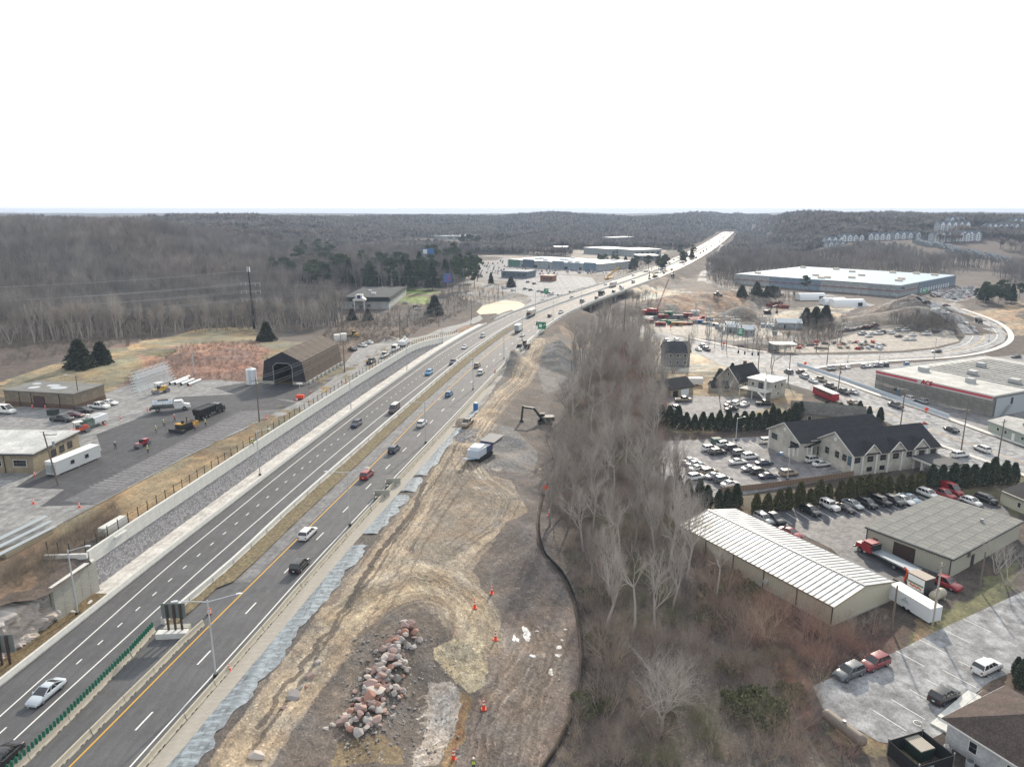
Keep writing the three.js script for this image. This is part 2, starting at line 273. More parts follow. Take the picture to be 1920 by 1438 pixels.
function groundMap(b,warp,fine){
const src=b.data(),n=2048,a=new Uint8Array(n*n*4),mpp=b.w/n;
for (let j=0;j<n;j++) for (let i=0;i<n;i++){
const x=b.x0 + (i + 0.5)*mpp,d=b.d0 + (j + 0.5)*b.l/n;
const wx=(vn(x*0.07 + 5,d*0.07) - 0.5)*warp*3.2 + (vn(x*0.35,d*0.35) - 0.5)*warp + (vn(x*1.3 + 9,d*1.3) - 0.5)*warp*0.5,wy=(vn(x*0.07 + 95,d*0.07) - 0.5)*warp*3.2 + (vn(x*0.35 + 60,d*0.35) - 0.5)*warp + (vn(x*1.3 + 99,d*1.3) - 0.5)*warp*0.5;
const si=clamp(Math.floor((x + wx - b.x0)/b.w*b.nx),0,b.nx - 1),sj=clamp(Math.floor((d + wy - b.d0)/b.l*b.ny),0,b.ny - 1),s=(sj*b.nx + si)*4,k=(j*n + i)*4;
const big=fbm(x*0.06,d*0.06,3) - 0.5,mid=fbm(x*0.45 + 30,d*0.45,3) - 0.5,sm=vn(x*fine,d*fine) - 0.5,hue=vn(x*0.13 + 200,d*0.13) - 0.5;
let m=1 + 0.5*big + 0.5*mid + 0.42*sm;if (vn(x*2.7 + 50,d*2.7)>0.86) m*=0.8;if (vn(x*3.1 + 150,d*3.1)>0.9) m*=1.18;
a[k]=clamp(src[s]*m*(1 + 0.14*hue),0,255);a[k + 1]=clamp(src[s + 1]*m,0,255);a[k + 2]=clamp(src[s + 2]*m*(1 - 0.14*hue),0,255);a[k + 3]=255;
}
const t=new THREE.DataTexture(a,n,n);t.magFilter=THREE.LinearFilter;t.minFilter=THREE.LinearMipmapLinearFilter;t.generateMipmaps=true;t.colorSpace=THREE.SRGBColorSpace;t.needsUpdate=true;return t;
}
const NX0=-160,NW=320,ND0=40,NL=330,MX0=-330,MW=860,MD0=370,ML=830;
let nearTex,midTex;
{const b=board(NX0,ND0,NW,NL,1024,1024);b.k.fillStyle=LITTER;b.k.fillRect(0,0,1024,1024);
// left: bank behind the wall, dry field, red brush, the two-track path
b.fill('#6f6752',poly([[0,1438],[0,700],[120,690],[330,630],[560,640],[700,610],[900,600],[880,612],[480,930],[130,1030],[60,1120]]));
b.fill(DRYGRASS,poly([[0,770],[0,690],[110,668],[240,655],[330,622],[480,612],[480,640],[340,660],[240,700],[220,735],[100,745]]));
b.fill(BRUSH,poly([[0,690],[0,640],[140,630],[260,625],[330,615],[330,622],[240,650],[110,665]]));
b.fill('#7c5f51',poly([[218,735],[240,700],[300,665],[350,645],[480,640],[510,660],[500,705],[460,718],[340,714],[240,722]]));
b.fill('#8f7260',poly([[250,690],[270,660],[320,646],[470,640],[480,652],[330,662]]));
b.fill('#6a6a4e',poly([[270,662],[290,655],[315,658],[300,668],[275,668]]));
b.line('#9b8767',curve([[-20,728],[60,692],[150,678],[230,662],[262,643],[330,625],[470,614],[600,606]]),4.2);
b.line('#82755a',curve([[-20,728],[60,692],[150,678],[230,662],[262,643],[330,625],[470,614],[600,606]]),1.0);
b.fill('#5f5248',poly([[560,660],[640,610],[900,575],[900,595],[740,640],[640,690]]));
b.fill('#8a7866',poly([[800,640],[930,560],[1000,575],[900,612],[820,650]]));
b.fill('#7d6b50',poly([[175,950],[350,850],[480,790],[560,760],[570,775],[480,850],[300,960],[200,1000]]));
b.fill('#675747',poly([[0,1040],[120,1000],[230,930],[240,985],[130,1040],[60,1130],[0,1140]]));
// right: grove floor, grass by the car parks, plots
b.fill(SOIL,poly([[300,1438],[600,1060],[800,835],[960,660],[1060,600],[1180,600],[1050,760],[1010,930],[1090,1150],[1085,1300],[1020,1438]]));
b.fill('#53473e',poly([[1010,930],[1060,760],[1180,620],[1240,680],[1240,900],[1280,990],[1560,1180],[1680,1190],[1520,1290],[1600,1438],[1020,1438],[1085,1300],[1090,1150]]));
b.fill('#51403a',poly([[1280,1040],[1420,1130],[1560,1180],[1650,1200],[1530,1280],[1560,1370],[1430,1438],[1330,1400],[1400,1250]]));
b.fill('#6a4c3e',poly([[1470,1250],[1545,1230],[1530,1290],[1560,1350],[1500,1390],[1440,1370]]));
b.fill('#776d66',poly([[1380,1400],[1460,1375],[1520,1410],[1540,1438],[1370,1438]]));
b.fill('#59583f',poly([[1680,1200],[1760,1150],[1920,1060],[1920,1112],[1720,1215],[1670,1225]]));
b.fill('#7c6d58',poly([[1690,1190],[1720,1170],[1745,1200],[1700,1215]]));
b.fill('#776c50',poly([[1540,1340],[1600,1400],[1700,1438],[1790,1438],[1680,1380],[1620,1370]]));
b.fill('#59503f',poly([[1300,930],[1440,920],[1920,880],[1920,900],[1420,960],[1300,960]]));
b.fill('#5c5a44',poly([[1740,930],[1920,890],[1920,960],[1830,960]]));
b.fill('#746a54',poly([[1220,760],[1560,760],[1660,790],[1440,800],[1260,810],[1230,800]]));
b.fill('#8b7c64',poly([[1200,680],[1380,690],[1500,740],[1500,770],[1380,770],[1230,775]]));
b.fill('#b3a894',poly([[1200,610],[1300,640],[1380,690],[1260,700],[1200,690]]));
b.fill(GREYSOIL,poly([[1170,560],[1470,575],[1500,640],[1320,650],[1200,620]]));
b.fill('#7e7a6c',poly([[1500,690],[1640,710],[1640,735],[1560,730]]));
b.fill(FIELD,poly([[1790,580],[1920,560],[1920,690],[1840,680],[1880,640],[1860,600]]));
for (let i=0;i<900;i++) b.spot(pick(['#4a413b','#6e5c4e','#5a5640','#6d4f43','#7b6a58']),rr(5,70),-rr(60,330),rr(0.5,2.6),rr(0.5,2.2),0.35);
nearTex=groundMap(b,2.6,5.5);
}
{const b=board(MX0,MD0,MW,ML,1024,1024);b.k.fillStyle=LITTER;b.k.fillRect(0,0,1024,1024);
b.fill('#7c766e',poly([[860,560],[870,490],[1130,480],[1250,500],[1160,545],[1000,585]]));
b.fill('#6a6248',poly([[690,545],[810,542],[815,572],[730,570]]));
b.fill('#6f7f45',poly([[700,540],[812,541],[806,552],[730,553]]));b.fill('#6f7f45',poly([[735,558],[800,555],[815,572],[760,566]]));
b.fill('#6c645b',poly([[1160,560],[1260,520],[1330,515],[1480,555],[1500,600],[1440,640],[1290,640],[1180,600]]));
b.fill('#7d6b5b',poly([[1225,560],[1290,545],[1400,560],[1380,580],[1260,590]]));
b.fill('#a79d8c',poly([[1175,550],[1250,540],[1290,548],[1230,560]]));
b.fill('#635e58',poly([[1560,600],[1700,565],[1780,580],[1800,610],[1700,640],[1560,640]]));
b.fill(FIELD,poly([[1790,580],[1920,560],[1920,690],[1840,680],[1880,640],[1860,600]]));
b.fill('#a89e8d',poly([[1440,590],[1520,575],[1620,572],[1560,600],[1470,605]]));
b.fill('#8f887e',poly([[900,480],[1240,455],[1250,480],[1130,495]]));
b.fill('#79726a',poly([[1380,560],[1740,560],[1760,545],[1830,545],[1790,580],[1560,580]]));
midTex=groundMap(b,6,0.8);
}
// the earthworks: haul road, ruts, soil, rock and clay, at 8 x 14 cm
const ZX0=-46,ZW=82,ZD0=40,ZL=290;
let zoneTex,zoneBump;
{const nx=1024,ny=2048,b=board(ZX0,ZD0,ZW,ZL,nx,ny),hb=board(ZX0,ZD0,ZW,ZL,nx,ny);b.k.fillStyle='#5d534a';b.k.fillRect(0,0,nx,ny);hb.k.fillStyle='#808080';hb.k.fillRect(0,0,nx,ny);
const F=(c,p)=>b.fill(c,poly(p));
F('#53473e',[[1010,930],[1030,760],[1100,640],[1200,640],[1240,900],[1300,1438],[1020,1438],[1085,1300],[1090,1150]]);
F('#5b504a',[[940,880],[1010,900],[1040,1010],[1080,1130],[1000,1140],[930,1080],[920,980]]);
F('#6d5b50',[[880,1150],[1080,1140],[1090,1300],[1030,1438],[860,1438],[900,1290]]);
F('#76675a',[[905,1180],[1060,1170],[1070,1280],[1000,1420],[930,1420]]);
F('#6d6965',[[870,790],[960,800],[1010,850],[1000,890],[900,880],[840,860]]);
F('#6a6762',[[1000,660],[1060,620],[1110,640],[1080,720],[1020,740]]);
F('#5f5a54',[[930,680],[975,645],[1000,660],[960,720],[925,720]]);
F('#8d8a84',[[930,720],[1000,640],[1040,610],[1000,615],[930,690],[880,760],[900,770]]);
F('#62564b',[[720,1170],[560,1390],[520,1438],[660,1438],[700,1300],[760,1200]]);
const haul=[[1018,625],[1002,670],[975,715],[940,745],[900,795],[862,850],[815,920],[755,1005],[680,1110],[600,1230],[520,1340],[440,1450]];
const swing=[[905,790],[870,850],[890,900],[930,930],[910,980],[850,1030],[815,1085],[850,1130],[880,1165]];
const loopA=[[640,1180],[720,1120],[790,1100],[850,1120],[885,1160],[890,1220]],loopB=[[700,1090],[760,1060],[830,1075],[870,1120]];
const off=(pts,o)=>pts.map((p,i)=>{const a=pts[Math.max(0,i - 1)],c=pts[Math.min(pts.length - 1,i + 1)],l=Math.hypot(c[0] - a[0],c[1] - a[1])||1;return [p[0] - (c[1] - a[1])/l*o,p[1] + (c[0] - a[0])/l*o];});
const H=curve(haul,120),S=curve(swing,80),A=curve(loopA,60),B=curve(loopB,50);
seedAt(5);
const wob=(pts,amp,f)=>{const ph=rr(0,100);return pts.map((p,i)=>[p[0] + amp*(vn(i*f + ph,3) - 0.5),p[1] + amp*(vn(i*f + ph,9) - 0.5)]);};
for (let i=0;i<30;i++) b.line(pick([TAN,'#9a8566','#a89273','#937d5f']),wob(off(H,(rnd() + rnd() - 1)*4.6),2,0.12),rr(0.7,2.2),0.5);
for (let i=0;i<26;i++) b.line(pick([TAN,'#998468','#a99678']),wob(off(S,(rnd() + rnd() - 1)*4.8),3,0.12),rr(0.6,2),0.4);
for (let i=0;i<16;i++){b.line(pick([TAN,'#a38a63','#8d7550']),wob(off(A,rr(-4,4)),2,0.1),rr(0.8,2),0.5);b.line(pick([TAN,'#94805f']),wob(off(B,rr(-3,3)),2,0.1),rr(0.8,2),0.4);}
F('#84735c',[[830,880],[960,900],[990,960],[920,1000],[830,1060],[770,1050]]);
// ruts: pairs of dark, damp wheel tracks with pale ridges beside them
const rut=(pts,o,al)=>{const base=wob(off(pts,o),1.6,0.07);for (const e of [-1,1]){const q=off(base,e*1.05);b.line('#5f4f3e',q,rr(0.25,0.55),al*0.8);hb.line('#3a3a3a',q,0.5,0.8);const q2=off(q,0.42);b.line('#b09c80',q2,0.2,al*0.35);hb.line('#d0d0d0',q2,0.3,0.8);}};
for (let i=0;i<22;i++){const a0=Math.floor(rr(0,80)),l=Math.floor(rr(15,50));rut(H.slice(a0,a0 + l),rr(-4.6,4.6),rr(0.2,0.6));}
for (let i=0;i<14;i++){const a0=Math.floor(rr(0,40)),l=Math.floor(rr(15,40));rut(S.slice(a0,a0 + l),rr(-5,5),rr(0.25,0.6));}
for (let i=0;i<6;i++){rut(A,rr(-4,4),rr(0.15,0.4));rut(B,rr(-3,3),rr(0.12,0.3));}
b.line('#453a30',wob(off(curve([[800,905],[760,975],[700,1060],[650,1140]],50),0),1,0.2),0.9,0.8);b.line('#4a3f34',wob(curve([[860,830],[800,925],[735,1025],[660,1140],[570,1270],[470,1410]],90),0.8,0.12),0.5,0.6);b.line('#4d4033',wob(curve([[690,1080],[630,1160],[560,1260],[480,1370]],50),1.2,0.3),0.7,0.7);
for (let k=0;k<6;k++) b.line('#5f4f3f',wob(curve([[905 + k*22,1300 + k*8],[960 + k*16,1330],[1030 - k*6,1250],[1060,1170 + k*12]],40),2,0.2),0.4,0.6);
for (let k=0;k<9;k++){const p=[[870 + k*14,1438],[900 + k*14,1340 - k*3],[960 + k*10,1270 - k*6],[1010,1180]];rut(curve(p,40),rr(-1,1),0.45);}
// pale weathered rock bench, chalky trench side with an ochre clay seam, snow-white lime remains
F('#a8946c',[[812,1215],[850,1200],[905,1202],[915,1245],[910,1285],[880,1300],[840,1265],[815,1240]]);
for (let i=0;i<40;i++){const q=G(rr(820,908),rr(1208,1282));b.line(pick(['#bba77f','#8f7c58','#c4b48c']),[[q.x,q.z],[q.x + rr(0.4,2),q.z + rr(-0.4,0.4)]],0.12,0.8);}
F('#958b80',[[800,1280],[850,1280],[868,1310],[850,1380],[820,1438],[770,1438],[800,1350]]);
for (let i=0;i<70;i++){const q=G(rr(790,862),rr(1300,1438));b.line(pick(['#b9b1a6','#7b7168','#c8c1b8','#857a6a']),[[q.x,q.z],[q.x - rr(0.5,1.8),q.z + rr(0.4,1.6)]],0.1,0.7);}
b.line('#8b6632',wob(curve([[872,1300],[868,1340],[855,1390],[838,1445]],40),1,0.4),1.0,0.75);b.line('#7a4f28',wob(curve([[866,1320],[862,1370],[845,1430]],40),1,0.4),0.4,0.8);
F('#7a6440',[[620,1438],[640,1390],[720,1380],[760,1410],[750,1438]]);
for (const [x,y,rx,rz,r] of [[987,1190,0.5,2.0,0.3],[962,1195,0.25,0.8,0],[969,1199,0.3,0.5,0],[998,1233,0.5,0.3,0],[1046,1231,0.5,0.3,0],[1050,1215,0.35,0.3,0],[1032,1258,0.3,0.8,0],[1055,1200,0.3,0.2,0],[1005,1186,0.3,0.2,0],[1060,1181,0.3,0.2,0]]){const q=G(x,y);b.spot('#d6d6d2',q.x,q.z,rx,rz,1,r);hb.spot('#f0f0f0',q.x,q.z,rx,rz,1,r);}
for (let i=0;i<26;i++){const q=G(rr(840,1030),rr(830,1010));b.spot(pick(['#a29a8c','#544c45','#8d8578','#726a60']),q.x,q.z,rr(0.3,1.6),rr(0.3,1.6),0.5);}
for (let i=0;i<260;i++){const q=G(rr(480,1060),rr(700,1438));b.spot(pick(['#4f463d','#8a7a66','#5d5145','#93836b']),q.x,q.z,rr(0.2,1.1),rr(0.2,1.3),0.28);}
const src=b.data(),hs=hb.data(),a=new Uint8Array(nx*ny*4),bm=new Uint8Array(nx*ny*4);
for (let j=0;j<ny;j++) for (let i=0;i<nx;i++){
const x=i/nx*ZW,d=j/ny*ZL,wx=(vn(x*0.8,d*0.8) - 0.5)*0.5 + (vn(x*3,d*3) - 0.5)*0.22,wd=(vn(x*0.8 + 70,d*0.8) - 0.5)*0.5 + (vn(x*3 + 40,d*3) - 0.5)*0.22;
const si=clamp(Math.round(i + wx*nx/ZW),0,nx - 1),sj=clamp(Math.round(j + wd*ny/ZL),0,ny - 1),s=(sj*nx + si)*4,k=(j*nx + i)*4;
const f=vn(x*7,d*7) - 0.5,m1=fbm(x*1.6 + 9,d*1.6,3) - 0.5,g=fbm(x*0.2,d*0.2,3) - 0.5,hue=vn(x*0.35 + 90,d*0.35) - 0.5;let m=1 + 0.3*f + 0.36*m1 + 0.4*g;
const st=vn(x*5.3 + 31,d*5.3 + 77);if (st>0.88) m*=1.3;else if (st<0.1) m*=0.72;
const lum=src[s]*0.3 + src[s + 1]*0.59 + src[s + 2]*0.11,ds=(q)=>lerp(lum,q,0.62);a[k]=clamp(ds(src[s])*m*(1 + 0.06*hue),0,255);a[k + 1]=clamp(ds(src[s + 1])*m,0,255);a[k + 2]=clamp(ds(src[s + 2])*m*(1 - 0.07*hue),0,255);a[k + 3]=255;
const h=clamp(hs[s]*0.5 + 128*(0.3 + 0.5*m1 + 0.4*f + 0.5*(fbm(x*0.6,d*0.6,3) - 0.5)) + (st>0.88?25:0),0,255);bm[k]=bm[k + 1]=bm[k + 2]=h;bm[k + 3]=255;
}
const tex=(u)=>{const t=new THREE.DataTexture(u,nx,ny);t.magFilter=THREE.LinearFilter;t.minFilter=THREE.LinearMipmapLinearFilter;t.generateMipmaps=true;t.needsUpdate=true;return t;};
zoneTex=tex(a);zoneTex.colorSpace=THREE.SRGBColorSpace;zoneBump=tex(bm);
}
const litterTile=dataTex(512,512,(x,y)=>{const a=pf(x/32,y/32,16,5),b=pf(x/8 + 3,y/8,64,3),h=pf(x/64 + 5,y/64,8,2),m=0.6 + 0.55*a + 0.35*(b - 0.5);return [0.36*m*(0.94 + 0.12*h),0.32*m,0.295*m];});
const grainBump=dataTex(512,512,(x,y)=>{const v=pf(x/16,y/16,32,5);return [v,v,v];},false);
// ---------------------------------------------------------------- terrain: one sheet to the horizon, in three pieces that share their edges
{const xs=[],ds=[];
for (let x=-76;x<=40.001;x+=1.45) xs.push(x);
for (let x=42.5;x<160;x+=2.5) xs.push(x);xs.push(160);
for (let x=-78.5;x>-160;x-=2.5) xs.push(x);xs.push(-160);
for (let x=164,s=4;x<7000;s*=1.07,x+=s) xs.push(x);
for (let x=-164,s=4;x>-5500;s*=1.07,x-=s) xs.push(x);
xs.push(MX0,MX0 + MW,ZX0,ZX0 + ZW);xs.sort((a,b)=>a - b);
for (let d=40;d<300;d+=1.6) ds.push(d);for (let d=300;d<370;d+=2.5) ds.push(d);for (let d=370;d<640;d+=4) ds.push(d);
for (let d=640,s=5;d<8000;s*=1.06,d+=s) ds.push(d);ds.push(MD0 + ML,ZD0 + ZL);ds.sort((a,b)=>a - b);
const nx=xs.length,nd=ds.length,Y=new Float32Array(nx*nd);
for (let j=0;j<nd;j++) for (let i=0;i<nx;i++){
const x=xs[i],d=ds[j];let y=sheetY(x,-d);const t=x - EBR(d);
if (t>6&&t<60&&d<330) y+=sst(6,10,t)*(0.5*(fbm(x*0.22,d*0.22,3) - 0.5) + 0.22*(vn(x*0.9,d*0.9) - 0.5));
else if (d>300&&t>20) y+=0.9*(fbm(x*0.07,d*0.07,3) - 0.5)*(x>60&&d<520?0.15:1);
Y[j*nx + i]=y;
}
const make=(name,sel,mapUv,material)=>{
const id=new Map(),pos=[],uv=[],idx=[];
const vert=(i,j)=>{const k=j*nx + i;if (!id.has(k)){id.set(k,pos.length/3);pos.push(xs[i],Y[k],-ds[j]);uv.push(...mapUv(xs[i],ds[j]));} return id.get(k);};
for (let j=0;j + 1<nd;j++) for (let i=0;i + 1<nx;i++){const cx=(xs[i] + xs[i + 1])/2,cd=(ds[j] + ds[j + 1])/2;if (sel(cx,cd)){const a=vert(i,j),b=vert(i + 1,j),c=vert(i,j + 1),e=vert(i + 1,j + 1);idx.push(a,b,c,b,e,c);}}
const g=new THREE.BufferGeometry();g.setAttribute('position',new THREE.Float32BufferAttribute(pos,3));g.setAttribute('uv',new THREE.Float32BufferAttribute(uv,2));g.setIndex(idx);g.computeVertexNormals();
struct(name,g,material);
};
const zone=(x,d)=>x>ZX0&&x<ZX0 + ZW&&d<ZD0 + ZL&&x>WALLX(d) + 4;
const near=(x,d)=>!zone(x,d)&&x>NX0&&x<NX0 + NW&&d<ND0 + NL,mid=(x,d)=>!near(x,d)&&!zone(x,d)&&x>MX0&&x<MX0 + MW&&d>MD0&&d<MD0 + ML;
make('ground',near,(x,d)=>[(x - NX0)/NW,(d - ND0)/NL],new THREE.MeshStandardMaterial({map: nearTex,roughness: 0.95}));
make('construction_ground',zone,(x,d)=>[(x - ZX0)/ZW,(d - ZD0)/ZL],new THREE.MeshStandardMaterial({map: zoneTex,bumpMap: zoneBump,bumpScale: 0.3,roughness: 0.95}));
make('terrain',mid,(x,d)=>[(x - MX0)/MW,(d - MD0)/ML],new THREE.MeshStandardMaterial({map: midTex,roughness: 0.95}));
make('hills',(x,d)=>!near(x,d)&&!mid(x,d)&&!zone(x,d),(x,d)=>[x/24,d/24],new THREE.MeshStandardMaterial({map: litterTile,roughness: 1}));
}
// bank that reaches the back of the retaining wall, same soil as the ground
const nearUv=(g)=>{const p=g.attributes.position,u=g.attributes.uv;for (let i=0;i<p.count;i++) u.setXY(i,(p.getX(i) - NX0)/NW,(-p.getZ(i) - ND0)/NL);return g;};
const groundMat=new THREE.MeshStandardMaterial({map: nearTex,roughness: 0.95});
struct('bank',nearUv(strip((d)=>WALLX(d) - 12.5,(d)=>WALLX(d) - (lerp(2.3,-1.5,sst(86,91,d)) + 1.8*sst(100,101.5,d)),40,346,1.5,(x,d)=>{const k=WALLX(d) - x;return groundY(WALLX(d) - Math.max(k,0.1),-d) + 0.02 - 0.62*sst(1.2,-0.4,k)*sst(101.5,100,d) - sst(11,12.5,k)*0.25 + 0.35*(vn(x*0.5,d*0.5) - 0.5)*sst(0.5,4,k)*(1 - sst(9,12,k));},12)),groundMat);
// ---------------------------------------------------------------- paving
const asphaltTile=(r,g,b,c,mot=0.5)=>dataTex(512,512,(x,y)=>{const f=pf(x/4,y/4,128,2),m=pf(x/32 + 7,y/32,16,4),s=pf(x/16,y/128,4,3),v=1 + c*(f - 0.5) + mot*(m - 0.5) + 0.3*(s - 0.5);return [r*v,g*v,b*v];});
const tHwy=asphaltTile(0.315,0.318,0.325,0.16,0.16),tOld=asphaltTile(0.50,0.50,0.495,0.3),tConc=asphaltTile(0.78,0.77,0.75,0.12,0.3),tFresh=asphaltTile(0.235,0.238,0.25,0.2),tMid=asphaltTile(0.375,0.375,0.38,0.25);
const roughTile=dataTex(256,256,(x,y)=>{const v=0.72 + 0.3*pf(x/16,y/16,16,4);return [v,v,v];},false);
const paved=(t,m=14,rough=0.85)=>new THREE.MeshStandardMaterial({map: rep(t,1/m),roughness: rough,roughnessMap: rep(roughTile,1/9),bumpMap: rep(grainBump,1/5),bumpScale: 0.02});
const mHwy=paved(tHwy,14,0.82),mOld=paved(tOld,17,0.92),mConc=paved(tConc,9,0.9),mFresh=paved(tFresh,15,0.78),mMid=paved(tMid,16,0.88);
const flat0=(h)=>()=>h;
struct('westbound_road',strip((d)=>BAR(d) + 0.1,(d)=>MED(d) - 0.3,40,2100,4,flat0(0),1),mHwy);
struct('eastbound_road',strip((d)=>MED(d) - 0.3,(d)=>EBR(d) + 2.1,40,2100,4,flat0(0),1),mHwy);
// the older, lighter half of the eastbound shoulder, and worn wheel lanes
struct('shoulder',strip((d)=>lerp(MED(d),YEL(d),0.5),(d)=>YEL(d) - 0.5,104,330,4,flat0(0.006),1),paved(asphaltTile(0.43,0.43,0.43,0.25),11,0.9));
// raised median of soil and dead leaves
const soilTile=dataTex(512,512,(x,y)=>{const a=pf(x/16,y/16,32,5),g=pf(x/64,y/64,8,3),v=0.55 + 0.8*a;return [lerp(0.50,0.46,g)*v,lerp(0.435,0.45,g)*v,lerp(0.36,0.34,g)*v];});
struct('median_soil',strip((d)=>MED(d),(d)=>lerp(MED(d),YEL(d),d<104?0.3:0.52),92,372,2,(x,d)=>0.12 + 0.25*(vn(x,d*0.8) - 0.3),5),new THREE.MeshStandardMaterial({map: rep(soilTile,1/9),color: 0xf2efe9,roughness: 1}));
// paint
const mWhite=mat('#d8d8d4',0.7),mYellow=mat('#c99a34',0.7);
const paintLine=(f,w,d0,d1,m,name,y=0.012)=>struct(name,strip((d)=>f(d) - w/2,(d)=>f(d) + w/2,d0,d1,3,flat0(y),1),m);
paintLine(EBR,0.2,40,1500,mWhite,'edge_line');paintLine(YEL,0.22,40,1500,mYellow,'edge_line');paintLine(WBR,0.2,40,1500,mWhite,'edge_line');paintLine(WBL,0.2,40,1500,mWhite,'edge_line');
function dashes(f,len,gap,w,d0,d1,m=mWhite){const gs=[];for (let d=d0;d<d1;d+=len + gap){const g=strip((q)=>f(q) - w/2,(q)=>f(q) + w/2,d,d + len,len,flat0(0.012),1);gs.push(g);} struct('lane_dashes',mergeGeometries(gs),m);}
dashes((d)=>(EBR(d) + YEL(d))/2 + (d>130?0:0.1),3.1,9.1,0.22,46,700);
dashes((d)=>lerp(WBL(d),WBR(d),0.47),1.1,3.2,0.2,44,620);
// sidewalk in front of the wall, white concrete barrier, median barrier
struct('sidewalk',strip((d)=>WALLX(d) + 0.02,(d)=>BAR(d) - 0.55,WALL0 - 2,372,3,flat0(0.16),1),mConc);
// ---------------------------------------------------------------- retaining wall, barriers, rock cut, overpass
const concTex=dataTex(256,256,(x,y)=>{const v=0.92 + 0.16*(pf(x/32,y/16,8,4) - 0.5) + 0.05*(pf(x/4,y/4,64,1) - 0.5);return [v,v,v*0.985];});
const mCast=new THREE.MeshStandardMaterial({color: 0xd8d9d7,map: rep(concTex,1/4),roughness: 0.85}),mPrecast=new THREE.MeshStandardMaterial({color: 0xbdb7a9,map: rep(concTex,1/2.5),roughness: 0.9}),mGreyConc=new THREE.MeshStandardMaterial({color: 0xaaa9a2,map: rep(concTex,1/3),roughness: 0.9});
const stoneTex=dataTex(512,512,(x,y)=>{// split-face stone, too fine to tell the blocks apart
const row=Math.floor(y/11),sh=PERM[row & 255]/4,cx=(x + sh)/(13 + PERM[(row*7) & 255] % 9),col=Math.floor(cx),h=PERM[(col + PERM[row & 255]) & 255]/255,e=(y % 11<1.5||cx - col<0.1)?0.55:1,v=(0.5 + 0.2*h)*(0.35 + 0.65*e)*(0.85 + 0.3*pf(x/8,y/8,64,3));return [v,v*1.0,v*1.02];});
const mStone=new THREE.MeshStandardMaterial({map: rep(stoneTex,1/12,1/12),bumpMap: rep(stoneTex,1/12,1/12),bumpScale: 0.08,roughness: 0.95});
const mDark=mat('#26282a',0.6),mSteel=mat('#9aa0a3',0.45,{metalness: 0.6}),mGalv=mat('#a9b2b6',0.5,{metalness: 0.35});
const along=(f,d0,d1)=>{const a=V(f(d0),0,-d0),b=V(f(d1),0,-d1);return {a,b,mid: a.clone().add(b).multiplyScalar(0.5),len: a.distanceTo(b),turn: Math.atan2(-(b.z - a.z),b.x - a.x)};};
function profileWall(prof,f,d0,d1,gap=0.012){// profile in (across, up), swept straight from d0 to d1 of the line
const s=along(f,d0,d1),dir=s.b.clone().sub(s.a).normalize(),n=V(-dir.z,0,dir.x),g=gb();
const R=(p)=>prof.map(([o,y])=>[p.x + n.x*o,y,p.z + n.z*o]);
const A=s.a.clone().addScaledVector(dir,gap),B=s.b.clone().addScaledVector(dir,-gap);g.loft([R(A),R(B)]);return g.geo();
}
{// left parapet beside the sidewalk
const prof=[[0,0],[0.05,0.3],[-0.08,0.95],[-0.42,0.95],[-0.55,0]].map(([a,b])=>[a,b]).reverse();
const t=thing('concrete_barrier','long white cast concrete barrier between westbound lanes and sidewalk','barrier');
for (let d=42;d<372;d+=6) part(t,'barrier_panel',profileWall(prof,BAR,d,Math.min(372,d + 6)),mCast);
const t3=thing('concrete_barrier','pale concrete parapet along left edge of far highway beyond the exit ramp','barrier');
for (let d=384;d<900;d+=24) part(t3,'barrier_panel',profileWall(prof,BAR,d,d + 24),mCast);
const mp=[[-0.42,0],[-0.25,0.32],[-0.22,1.1],[0.22,1.1],[0.25,0.32],[0.42,0]].reverse();
const t2=thing('median_barrier','long white concrete median barrier between the two carriageways','barrier');
for (let d=92;d<400;d+=6) part(t2,'barrier_panel',profileWall(mp,MED,d,d + 6),mCast);
for (let d=400;d<1240;d+=28) part(t2,'barrier_panel',profileWall(mp,MED,d,d + 28,0.02),mCast);
const t4=thing('concrete_barrier','white concrete barrier along right edge of highway leading onto the overpass','barrier');
for (let d=300;d<640;d+=10) part(t4,'barrier_panel',profileWall(mp,(q)=>EBR(q) + 1.9,d,d + 10),mCast);
}
